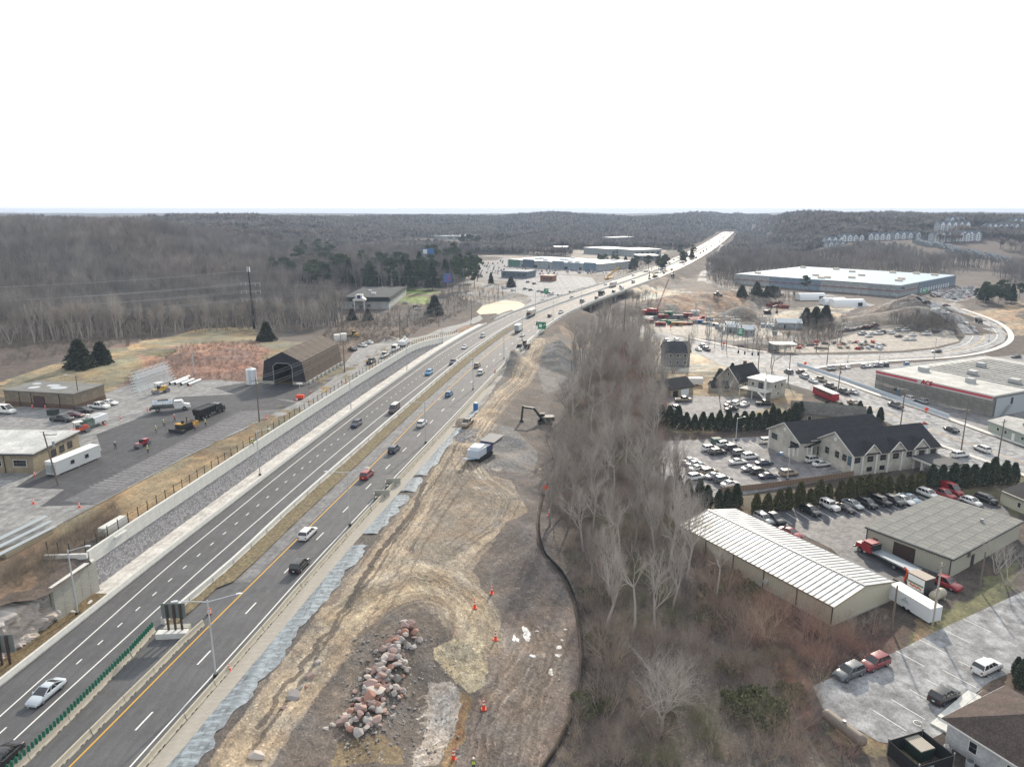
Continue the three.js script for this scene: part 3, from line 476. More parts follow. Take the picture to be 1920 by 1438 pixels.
{// stone wall with white cap panels and black fence
const w=thing('retaining_wall','grey stone retaining wall with stepped white concrete cap panels','wall');
const seg=[];for (let d=WALL0 + 4.5;d<WALL1;d+=4.5) seg.push(d);
for (const d of seg){const e=Math.min(WALL1,d + 4.5),p=plateau((d + e)/2);if (p<0.25) continue;
const low=Math.max(0.16,p - 1.6),s=along(WALLX,d,e),dir=s.b.clone().sub(s.a).normalize(),n=V(-dir.z,0,dir.x);
if (low>0.2){const g=gb(),A=s.a,B=s.b,q=(v,y,o)=>[v.x + n.x*o,y,v.z + n.z*o];g.quad(q(A,0,0),q(B,0,0),q(B,low,0),q(A,low,0)).quad(q(A,low,0),q(B,low,0),q(B,low,-0.4),q(A,low,-0.4));part(w,'stone_face',g.geo(),mStone);}
part(w,'cap_panel',profileWall([[0.14,low],[0.14,p + 0.7],[-0.3,p + 0.7],[-0.3,low]].reverse(),WALLX,d,e,0.02),mCast);
}
// near end: pillar of darker stone and the cap that turns back up the bank
const d0=WALL0 + 4.5,x0=WALLX(d0),e=gb().box(x0 - 0.1,2.4,-d0 + 0.5,1.1,4.8,1.0);part(w,'stone_face',e.geo(),mat('#5d5f63',0.95,{map: rep(stoneTex,1/12)}));
const c=gb();c.side([[0,4.7],[0,6.55],[-6.2,6.7],[-6.2,5.9]],-0.2,0.2);const cm=part(w,'cap_panel',c.geo(),mCast);cm.position.set(x0 + 0.1,0,-d0 + 0.45);cm.rotation.y=0.12;
const f=thing('security_fence','black metal post and wire fence along top of the retaining wall','fence');
const postG=gb().cyl([0,0,0],[0,2.3,0],0.075,0.075,6).geo(),wires=gb();let last;
for (let d=d0 + 0.6;d<WALL1 - 4;d+=d<150?2.6:2.9){const x=WALLX(d) - 0.75,y=groundY(x,-d) - 0.05,m=part(f,'post',postG,mDark);m.position.set(x,y,-d);if (last) for (const h of [0.15,0.7,1.3,1.92]) wires.cyl([last[0],last[1] + h,last[2]],[x,y + h,-d],h>1.8?0.04:0.02,undefined,3,false);last=[x,y,-d];}
for (let k=1;k<4;k++){const m=part(f,'post',postG,mDark);m.position.set(WALLX(d0) - 0.6 - k*1.9,6.0,-d0 + 0.8 - k*0.3);}
part(f,'rail_wires',wires.geo(),mDark);
}
{// stacked-block end wall and blasted rock cut
const b=thing('block_wall','tall pale concrete block wall at near end of the stone retaining wall','wall');
const A=P(104,1166,0),B=P(184,1108,0),dir=B.clone().sub(A).normalize(),L=A.distanceTo(B),turn=Math.atan2(-dir.z,dir.x),n=Math.round(L/1.9);
for (let r=0;r<5;r++) for (let i=0;i<n;i++){const w=L/n,h=1.03,x=A.x + dir.x*(i + 0.5)*w,z=A.z + dir.z*(i + 0.5)*w;part(b,'block',gb().box(0,0,0,w - 0.03,h - 0.025,0.5 + 0.02*((i + r) % 3)).geo(),mGreyConc).position.set(x,r*h + h/2,z);b.children.at(-1).rotation.y=turn;}
for (let i=0;i<n;i++){const w=L/n,x=A.x + dir.x*(i + 0.5)*w,z=A.z + dir.z*(i + 0.5)*w;part(b,'coping',gb().box(0,0,0,w - 0.01,0.3,0.9).geo(),mCast).position.set(x - 0.25,5.3,z);b.children.at(-1).rotation.y=turn;}
for (let r=0;r<5;r++) for (let i=0;i<3 - (r<2?1:0);i++) part(b,'block',gb().box(A.x - 0.45 - (i + 0.5)*1.7,r*1.03 + 0.515,A.z - 0.2 - i*0.35,1.67,1.0,0.5,0.2).geo(),mGreyConc);
part(b,'coping',gb().box(A.x - 3,5.3,A.z - 0.7,5.6,0.3,0.8,0.2).geo(),mCast);
// rock face
const pos=[],col=[],idx=[],nd=120,ny=46;
for (let i=0;i<=nd;i++) for (let j=0;j<=ny;j++){
const d=lerp(52,93.2,i/nd),t=j/ny,top=5.2 + 1.8*fbm(d*0.15,3,3),y=-0.3 + t*top,ridge=Math.abs(fbm(d*0.5,y*0.4,3) - 0.5)*3.2 + Math.floor(fbm(d*0.35 + 7,y*0.7,2)*6)*0.35 + vn(d*2.3,y*2.1)*0.45;
const x=BAR(d) - 2.6 - ridge*0.8 - t*1.1 - sst(0.85,1,t)*2.2;pos.push(x,y,-d - 0.3*vn(y*2,d));const v=0.2 + 0.22*vn(d*1.4,y*1.4) + 0.14*vn(d*5,y*5),rust=vn(d*0.6 + 20,y*0.5);col.push(v*1.02,v*(0.99 - 0.1*rust),v*(0.97 - 0.2*rust));
}
for (let i=0;i<nd;i++) for (let j=0;j<ny;j++){const a=i*(ny + 1) + j;idx.push(a,a + 1,a + ny + 1,a + 1,a + ny + 2,a + ny + 1);}
let g=new THREE.BufferGeometry();g.setAttribute('position',new THREE.Float32BufferAttribute(pos,3));g.setAttribute('color',new THREE.Float32BufferAttribute(col,3));g.setIndex(idx);g=g.toNonIndexed();g.computeVertexNormals();
struct('rock_cut',g,new THREE.MeshStandardMaterial({vertexColors: true,roughness: 0.95}));
struct('verge',strip((d)=>BAR(d) - 4.6,(d)=>BAR(d) - 0.5,42,100,2,(x,d)=>0.1 + 0.5*(vn(x,d) - 0.3),4),mat('#e8dccb',1,{map: rep(soilTile,1/7)}));
}
// jersey barriers, each a piece that a crane can lift
const jersey=(()=>{const p=[[-0.3,0],[-0.3,0.08],[-0.16,0.32],[-0.09,0.84],[0.09,0.84],[0.16,0.32],[0.3,0.08],[0.3,0]];
const root=new THREE.Group();root.name='jersey_barrier';const g=gb();g.side(p.slice().reverse().map(([a,b])=>[a,b]),-3.02,3.02);part(root,'concrete_body',g.geo(),mPrecast);
const h=gb();for (const z of [-2,-1.2,1.2,2]) for (const s of [-1,1]) h.box(s*0.285,0.1,z,0.05,0.1,0.42);for (const s of [-1,1]) h.cyl([0,0.2,s*3.03],[0,0.75,s*3.03],0.03,0.03,5);part(root,'slots_and_pin',h.geo(),mat('#4c4943',0.9));return root;})();
function barrierRun(pts,label,group,paddles,far=true){
const line=new THREE.CatmullRomCurve3(pts,false,'centripetal'),L=line.getLength(),n=Math.round(L/6.1);
for (let i=0;i<n;i++){const a=line.getPointAt(i/n),b=line.getPointAt((i + 1)/n),m=a.clone().add(b).multiplyScalar(0.5),r=copyOf(jersey,m,Math.atan2(b.x - a.x,b.z - a.z),`${label}, ${nth(far ? n - 1 - i : i)} from the camera`,group,[rr(0.98,1.03),rr(0.98,1.03),a.distanceTo(b)/6.1]);
r.userData.category='barrier';r.position.x+=rr(-0.05,0.05);
if (paddles) for (let k=0;k<11;k++){const q=part(r,'green_paddle',paddles,mat('#1d6b52',0.6));q.position.set(0,0.83,-2.75 + k*0.55);q.rotation.y=0.5;}}
}
{const pad=gb().side([[-0.14,0],[-0.16,0.5],[-0.12,0.78],[0,0.84],[0.12,0.78],[0.16,0.5],[0.14,0]].reverse(),-0.025,0.025).geo();seedAt(31);
barrierRun([P(288,1184),P(246,1231),P(190,1288),P(128,1351),P(57,1420),P(-40,1510)],'concrete barrier topped with green paddles','green paddle barriers',pad);
barrierRun([P(380,1172),P(336,1212),P(286,1263),P(227,1321),P(163,1385),P(98,1450),P(20,1530)],'weathered concrete barrier left of the yellow line','median jersey barriers');
const r=[];for (let d=48;d<303;d+=12) r.push(V(EBR(d) + 1.5,0,-d));barrierRun(r,'weathered concrete barrier beside the earthworks','jersey barriers beside the earthworks',null,false);}
// grey liner and pale kerb strip of the drain under construction
struct('drain_shelf',strip((d)=>EBR(d) + 1.9,(d)=>EBR(d) + 4.1,46,232,2,(x,d)=>0.05 + 0.06*vn(x*2,d),2),mat('#aba69e',0.95,{map: rep(concTex,1/5)}));
const linerTex=dataTex(256,256,(x,y)=>{const v=0.62 + 0.5*(pf(x/32,y/16,8,4) - 0.5),s=pf(x/10,y/64,26,2)>0.68?0.82:1;return [v*0.96*s,v*s,v*1.02*s];});
const liner=(d0,d1)=>struct('drain_liner',strip((d)=>EBR(d) + 3.9 + 0.25*vn(d*1.3,2),(d)=>EBR(d) + 7.0 + 1.2*(vn(d*0.5,5) - 0.5) + 0.6*(vn(d*2,7) - 0.5) - sst(120,210,d)*1.2,d0,d1,0.8,(x,d)=>0.24 + 0.12*(vn(x*1.2,d*0.9) - 0.5) - 0.12*Math.abs(x - EBR(d) - 5.4),5),new THREE.MeshStandardMaterial({map: rep(linerTex,1/6),color: 0xd3d9dd,roughness: 0.7}));
liner(46,117);liner(121.5,140);liner(142,150);liner(151.5,212);
for (const [px,py,L] of [[737,908,3.2],[716,930,3.2]]){const q=P(px,py,0.2),t=thing('headwall',px>730?'farther of two small pale concrete headwalls crossing the drain liner':'nearer of two small pale concrete headwalls crossing the drain liner','headwall',q,0.1);part(t,'wall_panel',gb().base(0,0,0,L,1.35,0.22).geo(),mGreyConc);part(t,'wing',gb().base(-L/2 + 0.1,0,0.75,0.2,1.1,1.4).geo(),mGreyConc);}
{// overpass
const t=thing('highway_overpass','long concrete highway overpass carrying both carriageways above the side road','bridge');
const lx=(d)=>BAR(d) - 0.8,rx=(d)=>EBR(d) + 2.6,deck=gb(),ds=[];for (let d=BR0 - 3;d<=BR1 + 3.1;d+=12) ds.push(d);
deck.loft(ds.map((d)=>[[lx(d),-0.02,-d],[rx(d),-0.02,-d],[rx(d),-0.5,-d],[lx(d),-0.5,-d]].reverse()));part(t,'deck',deck.geo(),mGreyConc);
for (let k=0;k<7;k++){const g=gb(),f=(d)=>lerp(lx(d) + 0.8,rx(d) - 0.8,k/6);g.loft(ds.map((d)=>[[f(d) - 0.25,-0.48,-d],[f(d) + 0.25,-0.48,-d],[f(d) + 0.25,-1.9,-d],[f(d) - 0.25,-1.9,-d]].reverse()));part(t,'girder',g.geo(),mat('#6d6c68',0.8));}
for (const d of [462,490,516]){const g=gb();const n=6;for (let k=0;k<n;k++){const x=lerp(lx(d) + 2,rx(d) - 1.5,k/(n - 1));g.cyl([x,-6.2,-d],[x,-2.9,-d],0.65,0.65,10);} g.bar([lx(d) + 0.5,-2.4,-d],[rx(d) - 0.4,-2.4,-d],1.2,1.1);part(t,'pier',g.geo(),mGreyConc);}
for (const d of [BR0 - 1,BR1 + 1]) part(t,'abutment',gb().bar([lx(d) - 3,-3.3,-d],[rx(d) + 3,-3.3,-d],1.4,6.2).geo(),mGreyConc);
}
// ---------------------------------------------------------------- lamp posts, signs, poles, wires
const mPole=mat('#b9bfc2',0.45,{metalness: 0.4}),mWood=mat('#6b6157',0.9),mLampHead=mat('#c9ced2',0.5);
function lampPost(pos,h,arms,label,group,arm=2.4){
const t=thing('street_lamp',label,'lamp post',pos,0,group);part(t,'pole',gb().cyl([0,0,0],[0,h,0],0.14,0.08,8).geo(0.7),mPole);part(t,'base',gb().base(0,0,0,0.5,0.35,0.5).geo(),mDark);
for (const a of arms){const g=gb(),dx=Math.cos(a),dz=Math.sin(a);g.cyl([0,h - 0.25,0],[dx*arm,h + 0.35,dz*arm],0.06,0.045,6);const m=part(t,'arm',g.geo(),mPole),k=gb();k.side([[0,0],[0.7,0.02],[0.75,0.1],[0.35,0.16],[0,0.12]].map(([u,v])=>[u,v]),-0.14,0.14);const hd=part(m,'lamp_head',k.geo(),mLampHead);hd.position.set(dx*arm,h + 0.3,dz*arm);hd.rotation.y=-a;}
return t;
}
{const left=[[145,1152],[487,891],[658,770],[763,695],[829,644],[883,608],[1004,578]],ord=['first','second','third','fourth','fifth','sixth','seventh'];
left.forEach(([x,y],i)=>lampPost(P(x,y,0.16),10.4,[-0.15],`${ord[i]} single-arm lamp post from the camera along the retaining wall side`,'lamp posts along the westbound sidewalk'));
[[404,1268],[656,985],[798,830],[887,730],[945,672],[979,637],[1037,600],[1090,580]].forEach(([x,y],i)=>lampPost(P(x,y,0.1),10.8,[Math.PI - 0.25,-0.25],`${[...ord, 'eighth'][i]} double-arm lamp post from the camera beside the earthworks barrier`,'double-arm lamp posts beside the eastbound barrier',3.4));
}
function wire(a,b,sag,r=0.02){const g=gb(),n=12;let p;for (let i=0;i<=n;i++){const t=i/n,q=[lerp(a.x,b.x,t),lerp(a.y,b.y,t) - sag*4*t*(1 - t),lerp(a.z,b.z,t)];if (p) g.cyl(p,q,r,r,3,false);p=q;} return g.geo();}
function utilityPole(pos,h,label,group,o={}){
const t=thing('utility_pole',label,'utility pole',pos,o.turn ?? 0,group);part(t,'pole',gb().cyl([0,0,0],[o.lean ?? 0,h,0],0.19,0.12,8).geo(0.7),o.mat ?? mWood);
if (!o.bare) for (const y of o.arms ?? [h - 0.7]){const m=part(t,'crossarm',gb().bar([-1.2,y,0.12],[1.2,y,0.12],0.11).geo(),mWood);for (const x of [-1.1,-0.6,0.6,1.1]) part(m,'insulator',gb().cyl([x,y + 0.05,0.12],[x,y + 0.3,0.12],0.05,0.03,5).geo(),mat('#77706a',0.4));}
if (o.transformer) part(t,'transformer',gb().cyl([0.35,h - 3.1,0.1],[0.35,h - 2.0,0.1],0.26,0.26,8).geo(0.6),mat('#8a9195',0.6));return t;
}
const mWire=mat('#8b8d8e',0.5);
{// poles on the yard side: base and top as surveyed, wires between their tops
const L=[[108,910,11],[486,792,11.5],[646,698,11],[750,640,11.5],[823,612,11],[884,600,11.5],[934,560,11],[967,548,11]].map(([x,y,h])=>{const q=G(x,y);return {q,h};});
const lab=['leaning wooden utility pole beside the white office trailer','wooden utility pole beside the fresh paving and white tank','wooden utility pole at the corner of the dark salt shed','wooden utility pole beside the soil heap and parked trucks','wooden utility pole between the fence road and the brush','wooden utility pole on the bare slope by the fence end','wooden utility pole beside the exit ramp curve','farthest wooden utility pole by the exit ramp'];
const tops=L.map(({q,h},i)=>{utilityPole(q,h,lab[i],'utility poles on the yard side',{turn: 0.2,lean: i?0:-1.1,transformer: i===0});return V(q.x + (i?0:-1.1),q.y + h,q.z);});
const w=thing('power_lines','sagging power lines between wooden poles on the yard side','power lines');
for (let i=1;i + 1<tops.length;i++) for (const [dx,dy] of [[-0.9,0],[0.9,0],[0,-2.2],[0.2,-2.8]]) part(w,'wire',wire(tops[i].clone().add(V(dx,dy,0)),tops[i + 1].clone().add(V(dx,dy,0)),1.3,0.036),mWire);
for (const [dx,dy] of [[-0.9,-0.2],[0.6,-0.2],[0,-2.4]]) part(w,'wire',wire(tops[0].clone().add(V(dx,dy,0)),tops[1].clone().add(V(dx,dy,0)),1.4,0.036),mWire);
}
{// tall steel transmission mast with davit arms, far wooden poles and long spans across the wood
const q=G(476,616),t=thing('transmission_mast','tall dark steel transmission pole with pairs of arms rising from the brush','mast',q);const h=31;
part(t,'pole',gb().cyl([0,0,0],[-0.4,h,0],0.65,0.34,10).geo(0.6),mat('#33383c',0.6,{metalness: 0.4}));
for (const y of [14.5,18.5,22.5]){const m=part(t,'arm',gb().bar([-5,y + 0.9,0],[5,y + 0.9,0],0.16).bar([0,y,0],[5,y + 0.9,0],0.1).bar([0,y,0],[-5,y + 0.9,0],0.1).geo(),mSteel);for (const s of [-4.8,-2.4,2.4,4.8]) part(m,'insulator',gb().cyl([s,y + 0.8,0],[s,y - 0.9,0],0.12,0.12,5).geo(),mat('#b7bcc0',0.4));}
part(t,'antenna_cluster',gb().base(-0.9,h - 2.2,0,0.35,2.4,0.5).base(0.15,h - 2.2,0.5,0.35,2.4,0.4).base(0,h - 2.2,-0.5,0.4,2.4,0.35).geo(),mat('#d5d8da',0.6));
const w=thing('power_lines','long thin power lines crossing the wood to the steel mast','power lines');
for (const [y,x] of [[15.2,-4.8],[15.2,4.8],[19.2,-4.8],[19.2,4.8],[23.2,-4.8],[23.2,4.8],[29.5,0]]){part(w,'wire',wire(V(q.x + x,q.y + y,q.z),V(q.x - 260,q.y + y - 2 + x*0.2,q.z + 62 + x),5,0.055),mat('#b5b9bb',0.6));part(w,'wire',wire(V(q.x + x,q.y + y,q.z),V(q.x + 330,q.y + y - 6,q.z - 120 + x),6,0.03),mat('#8d9194',0.6));}
[[387,588,16,'grey wooden pole among bare trees left of the tall mast'],[347,560,15,'small pole standing far up in the bare wood'],[427,603,12,'short bare pole close to the tall steel mast'],[364,705,9.5,'thin pale lamp pole in the red brush field'],[149,762,8.5,'dark lamp pole at the corner of the concrete block garage']].forEach(([x,y,h,l],i)=>{const p=G(x,y);if (i===4){const tt=lampPost(p,h,[Math.PI],l);tt.children.forEach((c)=>{if (c.name==='pole') c.material=mDark;});} else utilityPole(p,h,l,undefined,{bare: i>1,mat: i===3?mPole:mat('#8b8680',0.9)});});
}
{// poles of the side road and the plots on the right
const R=[[1803,845,11.5,'wooden utility pole beside the dark sedan on the side road'],[1871,868,11.5,'rightmost roadside utility pole beyond the white SUV'],[1689,800,11.5,'wooden utility pole behind the dark-roofed clinic'],[1571,743,11,'wooden utility pole beside the waiting traffic'],[1478,720,11,'wooden utility pole behind the white house with deck'],[1422,692,10,'wooden utility pole behind the charcoal-roofed house'],[1446,690,10.5,'second pole behind the charcoal-roofed house'],[1551,683,11,'utility pole by the corner of the intersection'],[1531,660,10,'utility pole at the far side of the intersection'],[1353,648,10,'utility pole beside the green road sign'],[1362,655,12,'tall pole left of the green road sign']];
const tops=R.map(([x,y,h,l],i)=>{const q=G(x,y);utilityPole(q,h,l,'utility poles along the side road',{turn: 0.6,transformer: i % 4===3});return V(q.x,q.y + h - 0.3,q.z);});
const w=thing('power_lines','power lines between wooden poles along the side road','power lines');
for (const [a,b] of [[1,0],[0,2],[2,3],[3,4],[4,6],[6,10],[3,7]]) for (const o of [-0.8,0.8]) part(w,'wire',wire(tops[a].clone().add(V(o,0,0)),tops[b].clone().add(V(o,0,0)),0.9,0.02),mWire);
[[1749,1172,10.5,'pale wooden utility pole standing beside the white cargo trailer'],[1672,1182,7.5,'short wooden pole at the corner of the ribbed-roof building'],[1837,1106,7,'thin pole on the grass right of the grey-roofed building']].forEach(([x,y,h,l],i)=>utilityPole(G(x,y),h,l,undefined,{turn: 0.5,bare: i>0,mat: mat(i?'#6f665c':'#a49c92',0.9)}));
const q=G(1170,640);utilityPole(q,26,'very tall dark pole right of the overpass',undefined,{mat: mat('#3c3a38',0.8),arms: [20,23,25.3]});
[[1490,640,'lamp post at the corner before the equipment yard'],[1752,672,'lamp post between the car yard and curved road'],[1648,688,'lamp post beside the debris lot'],[1380,826,'car park lamp post near the green utility box'],[1477,900,'car park lamp post between the parked SUVs'],[1576,640,'lamp post beside the small shed yard'],[1855,640,'lamp post on the inside of the road curve'],[1553,585,'lamp post before the white tents'],[1680,580,'lamp post in front of the blue grey warehouse'],[1610,560,'lamp post by the middle of the blue grey warehouse'],[1460,560,'lamp post by the left part of the warehouse'],[1590,680,'lamp post beside the red banner corner']].forEach(([x,y,l],i)=>lampPost(G(x,y),i===3||i===4?6.5:9,[i % 2?0:Math.PI],l,'lamp posts on the right side',1.6));
}
// traffic drums and cones
const mOrange=mat('#d8492a',0.6),mBand=mat('#e9e6e0',0.6);
const drum=(()=>{const r=new THREE.Group();r.name='traffic_drum';part(r,'body',gb().cyl([0,0.06,0],[0,1.0,0],0.29,0.23,12).geo(0.7),mOrange);for (const y of [0.3,0.62]) part(r,'white_band',gb().cyl([0,y,0],[0,y + 0.15,0],0.29,0.275,12,false).geo(0.7),mBand);part(r,'rubber_base',gb().cyl([0,0,0],[0,0.08,0],0.42,0.38,10).geo(),mDark);part(r,'top_handle',gb().box(0,1.05,0,0.2,0.12,0.05).geo(),mOrange);return r;})();
const cone=(()=>{const r=new THREE.Group();r.name='traffic_cone';part(r,'cone_body',gb().cyl([0,0.05,0],[0,1.05,0],0.17,0.05,10).geo(0.7),mOrange);for (const y of [0.5,0.8]) part(r,'white_band',gb().cyl([0,y,0],[0,y + 0.12,0],0.2 - y*0.11,0.19 - (y + 0.12)*0.11,10,false).geo(0.7),mBand);part(r,'foot',gb().base(0,0,0,0.5,0.06,0.5).geo(),mOrange);return r;})();
const put=(proto,q,label,category,group,s)=>{const r=copyOf(proto,q,rr(0,6),label,group,s);r.userData.category=category;return r;};
[[392,1152,'orange drum at the tip of the median barriers'],[499,786,'orange drum beside the utility pole at the bank edge'],[556,752,'orange drum among the bank debris'],[928,698,'orange drum at the barrier beside the grey heap']].forEach(([x,y,l])=>put(drum,G(x,y),l,'traffic drum','traffic drums'));
[[922,1113,'orange post cone farthest up the dark soil'],[890,1140,'orange post cone left of the rutted soil bench'],[929,1200,'orange post cone beside the white lime patches'],[907,1330,'leaning orange post cone on the brown soil'],[850,1425,'orange post cone near the bottom beside the clay seam'],[1030,952 + 15,'small orange post cone at the start of the silt fence']].forEach(([x,y,l])=>put(cone,G(x,y),l,'traffic cone','post cones in the earthworks',[1.3,1.5,1.3]));
[[60,765,'orange cone left of the concrete block garage doors'],[84,766,'orange cone right of the concrete block garage doors'],[64,893,'orange cone at corner of the white-roofed office'],[62,945,'orange cone on the grey paving below the utility pole'],[148,952,'orange cone at lower edge of fresh paving'],[276,770,'orange cone left of the tanker truck'],[196,797,'orange cone right of the green work truck'],[226,786,'orange cone pair at edge of the fresh paving'],[358,725,'orange cone beside the stored steel pipes'],[582,737,'orange cone left of the equipment on the fence road'],[650,718,'orange cone on the fence road below the soil heap'],[640,716,'orange cone beside the fence road kerb'],[778,625,'orange cone at the gravel heap'],[430,1258,'orange cone leaning at the drain beside double-arm lamp'],[561,742,'orange cone in front of the trailer-mounted lamp']].forEach(([x,y,l])=>put(cone,G(x,y),l,'traffic cone','traffic cones in the yard',[1.1,1,1.1]));
// road signs seen from behind at the lower left
function backSign(pos,turn,w,h,posts,label,y0=1.8){const t=thing('road_sign',label,'sign',pos,turn);for (const x of posts) part(t,'post',gb().base(x,0,0.1,0.28,y0 + h*0.95,0.2).geo(),mat('#3f2f28',0.7));part(t,'sign_panel',gb().base(0,y0,-0.08,w,h,0.06).geo(),mat('#7b8483',0.5,{metalness: 0.5}));return t;}
{const q=P(328,1180,0.9);backSign(q,0.05,3.3,2.3,[-0.85,0.1,1.0],'large road sign seen from behind on three brown posts in the median',1.7);
const b=thing('concrete_block','stacked pale concrete blocks carrying the three-post sign','concrete block',P(325,1192,0),0.08);part(b,'block',gb().base(0,0,0.3,4.2,0.85,1.1).geo(),mCast);part(b,'block',gb().base(0.2,0,-0.95,3.4,0.9,1.1).geo(),mGreyConc);
const p=P(12,1247,0.1);backSign(p,0.1,2.6,2.6,[-0.5,0.5],'road sign seen from behind on two brown posts by the rock cut',1.8);
}
function greenSign(pos,turn,w,h,y0,label,draw){const t=thing('road_sign',label,'sign',pos,turn);const c=document.createElement('canvas');c.width=256;c.height=Math.round(256*h/w);const k=c.getContext('2d');k.fillStyle='#067a52';k.fillRect(0,0,c.width,c.height);k.strokeStyle='#fff';k.lineWidth=6;k.strokeRect(6,6,c.width - 12,c.height - 12);draw(k,c.width,c.height);
const tx=new THREE.CanvasTexture(c);tx.colorSpace=THREE.SRGBColorSpace;const pl=part(t,'sign_face',new THREE.PlaneGeometry(w,h),new THREE.MeshStandardMaterial({map: tx,roughness: 0.6}));pl.position.set(0,y0 + h/2,0.06);part(t,'sign_panel',gb().base(0,y0,0,w,h,0.08).geo(),mSteel);for (const x of [-w*0.3,w*0.3]) part(t,'post',gb().base(x,0,-0.15,0.18,y0 + h*0.9,0.18).geo(),mSteel);return t;}
const arrow=(k,x,y,s)=>{k.strokeStyle='#fff';k.lineWidth=s*0.16;k.beginPath();k.moveTo(x - s/2,y + s/2);k.lineTo(x + s/2,y - s/2);k.moveTo(x,y - s/2);k.lineTo(x + s/2,y - s/2);k.lineTo(x + s/2,y);k.stroke();};
greenSign(P(1016,622,0),-0.05,4.2,3.7,1.2,'green exit sign with a white route shield and arrow beside the highway',(k,w,h)=>{k.fillStyle='#e8f2ee';k.fillRect(w*0.18,h*0.3,w*0.32,h*0.42);arrow(k,w*0.74,h*0.45,w*0.22);});
greenSign(P(1388,640,-5),-0.1,3.2,3.9,2.8,'green guide sign on two posts before the equipment yard',(k,w,h)=>{k.fillStyle='#e8f2ee';for (const y of [0.2,0.42,0.64]) k.fillRect(w*0.18,h*y,w*(y===0.42?0.5:0.62),h*0.1);});
greenSign(P(1024,558,-5),0,3.6,3.6,3.2,'small green sign beside the exit ramp end',(k,w,h)=>{arrow(k,w*0.5,h*0.5,w*0.4);});
greenSign(P(1733,556,-5),0,5,3,3,'green sign on the road right of the warehouse',(k,w,h)=>{k.fillStyle='#e8f2ee';k.fillRect(w*0.2,h*0.3,w*0.6,h*0.14);k.fillRect(w*0.2,h*0.56,w*0.45,h*0.14);});
// ---------------------------------------------------------------- trees
// bare winter trees: branches are tapered three-sided rods, the last twigs thin blades
function bareTree(seed,o){
seedAt(seed);const wood=gb(),twig=gb(),H=o.h;
const rod=(g,p,q,r0,r1,n)=>g.cyl([p.x,p.y,p.z],[q.x,q.y,q.z],r0,r1,n,false);
const blade=(p,d,l,w)=>{const s=V(rr(-1,1),rr(-0.4,0.4),rr(-1,1)).cross(d).normalize().multiplyScalar(w/2),e=p.clone().addScaledVector(d,l);twig.tri([p.x - s.x,p.y - s.y,p.z - s.z],[p.x + s.x,p.y + s.y,p.z + s.z],[e.x,e.y,e.z]);return e;};
const grow=(p,dir,len,r,lev)=>{
const n=lev<=1?3:lev<=2?2:1;let a=p.clone(),d=dir.clone(),rad=r;const pts=[];
for (let i=0;i<n;i++){d.add(V(rr(-1,1),rr(-0.3,0.6),rr(-1,1)).multiplyScalar(o.wander)).normalize();const b=a.clone().addScaledVector(d,len/n),r1=rad*(lev===0?0.8:0.72);if (lev>=o.levels - 1){const e=blade(a,d,len/n,rad*2.6);b.copy(e);} else rod(lev<2?wood:twig,a,b,rad,r1,lev===0?7:lev===1?5:3);rad=r1;a=b;pts.push([b.clone(),d.clone(),rad]);}
if (lev>=o.levels) return;
const kids=o.kids[lev];for (let k=0;k<kids;k++){const t=k===0?pts.length - 1:Math.floor(rr(lev===0?0.4:0,1)*pts.length),[b,bd,br]=pts[Math.min(t,pts.length - 1)];
const base=k&&n===1?p.clone().lerp(b,rr(0.45,1)):b.clone(),az=rr(0,6.283),sp=rr(o.spread[0],o.spread[1])*(k===0?0.35:1);
const u=V(Math.cos(az),0,Math.sin(az)),v=u.clone().cross(bd).normalize(),nd=bd.clone().multiplyScalar(Math.cos(sp)).addScaledVector(v,Math.sin(sp));nd.y+=o.up;nd.normalize();
grow(base,nd,len*rr(o.ratio[0],o.ratio[1])*(lev===0?o.first:1),br*rr(0.6,0.85),lev + 1);}
};
if (o.stems) for (let i=0;i<o.stems;i++){const a=i/o.stems*6.28 + rr(0,1);grow(V(Math.cos(a)*0.3,-0.2,Math.sin(a)*0.3),V(Math.cos(a)*rr(0.2,0.55),1,Math.sin(a)*rr(0.2,0.55)).normalize(),H*0.34,H*0.012,0);}
else grow(V(0,-0.3,0),V(rr(-0.06,0.06),1,rr(-0.06,0.06)).normalize(),H*o.trunk,H*0.017,0);
return [wood.geo(),twig.geo()];
}
const TALL={h: 15,trunk: 0.48,levels: 5,kids: [7,5,5,4,4],spread: [0.35,0.8],up: 0.2,ratio: [0.5,0.72],first: 0.75,wander: 0.11};
const ROUND={h: 10,trunk: 0.2,levels: 5,kids: [11,6,5,5,4],spread: [0.35,1.05],up: 0.1,ratio: [0.56,0.78],first: 1.75,wander: 0.12};
const mBark=mat('#87817a',0.95),mBarkPale=mat('#9f9992',0.95),mTwig=mat('#948e87',0.95),mTwigPale=mat('#a7a19a',0.95),mTwigRed=mat('#7d6760',0.95);
const nearTrees=[bareTree(11,TALL),bareTree(12,TALL),bareTree(13,{...TALL,spread: [0.25,0.6],up: 0.3}),bareTree(14,{...TALL,h: 14,stems: 3,trunk: 0.4,kids: [4,4,4,4,3]}),bareTree(15,ROUND),bareTree(16,{...TALL,h: 16,spread: [0.5,1.0],wander: 0.2,kids: [5,4,4,3,3]})];
const shrubs=[bareTree(21,{...ROUND,h: 3,stems: 7,kids: [3,3,3,3,0],levels: 4,spread: [0.3,0.9],ratio: [0.5,0.8]}),bareTree(22,{...ROUND,h: 3.4,stems: 8,kids: [3,3,3,2,0],levels: 4,spread: [0.3,1],ratio: [0.55,0.85]})];
const treeProto=nearTrees.map(([w,t],i)=>[[mBark,mTwig],[mBarkPale,mTwigPale]].map(([a,b])=>{const r=new THREE.Group();r.name=i===4?'round_bare_tree':'bare_tree';r.userData.category='tree';part(r,'trunk',w,a);part(r,'crown',t,b);return r;}));
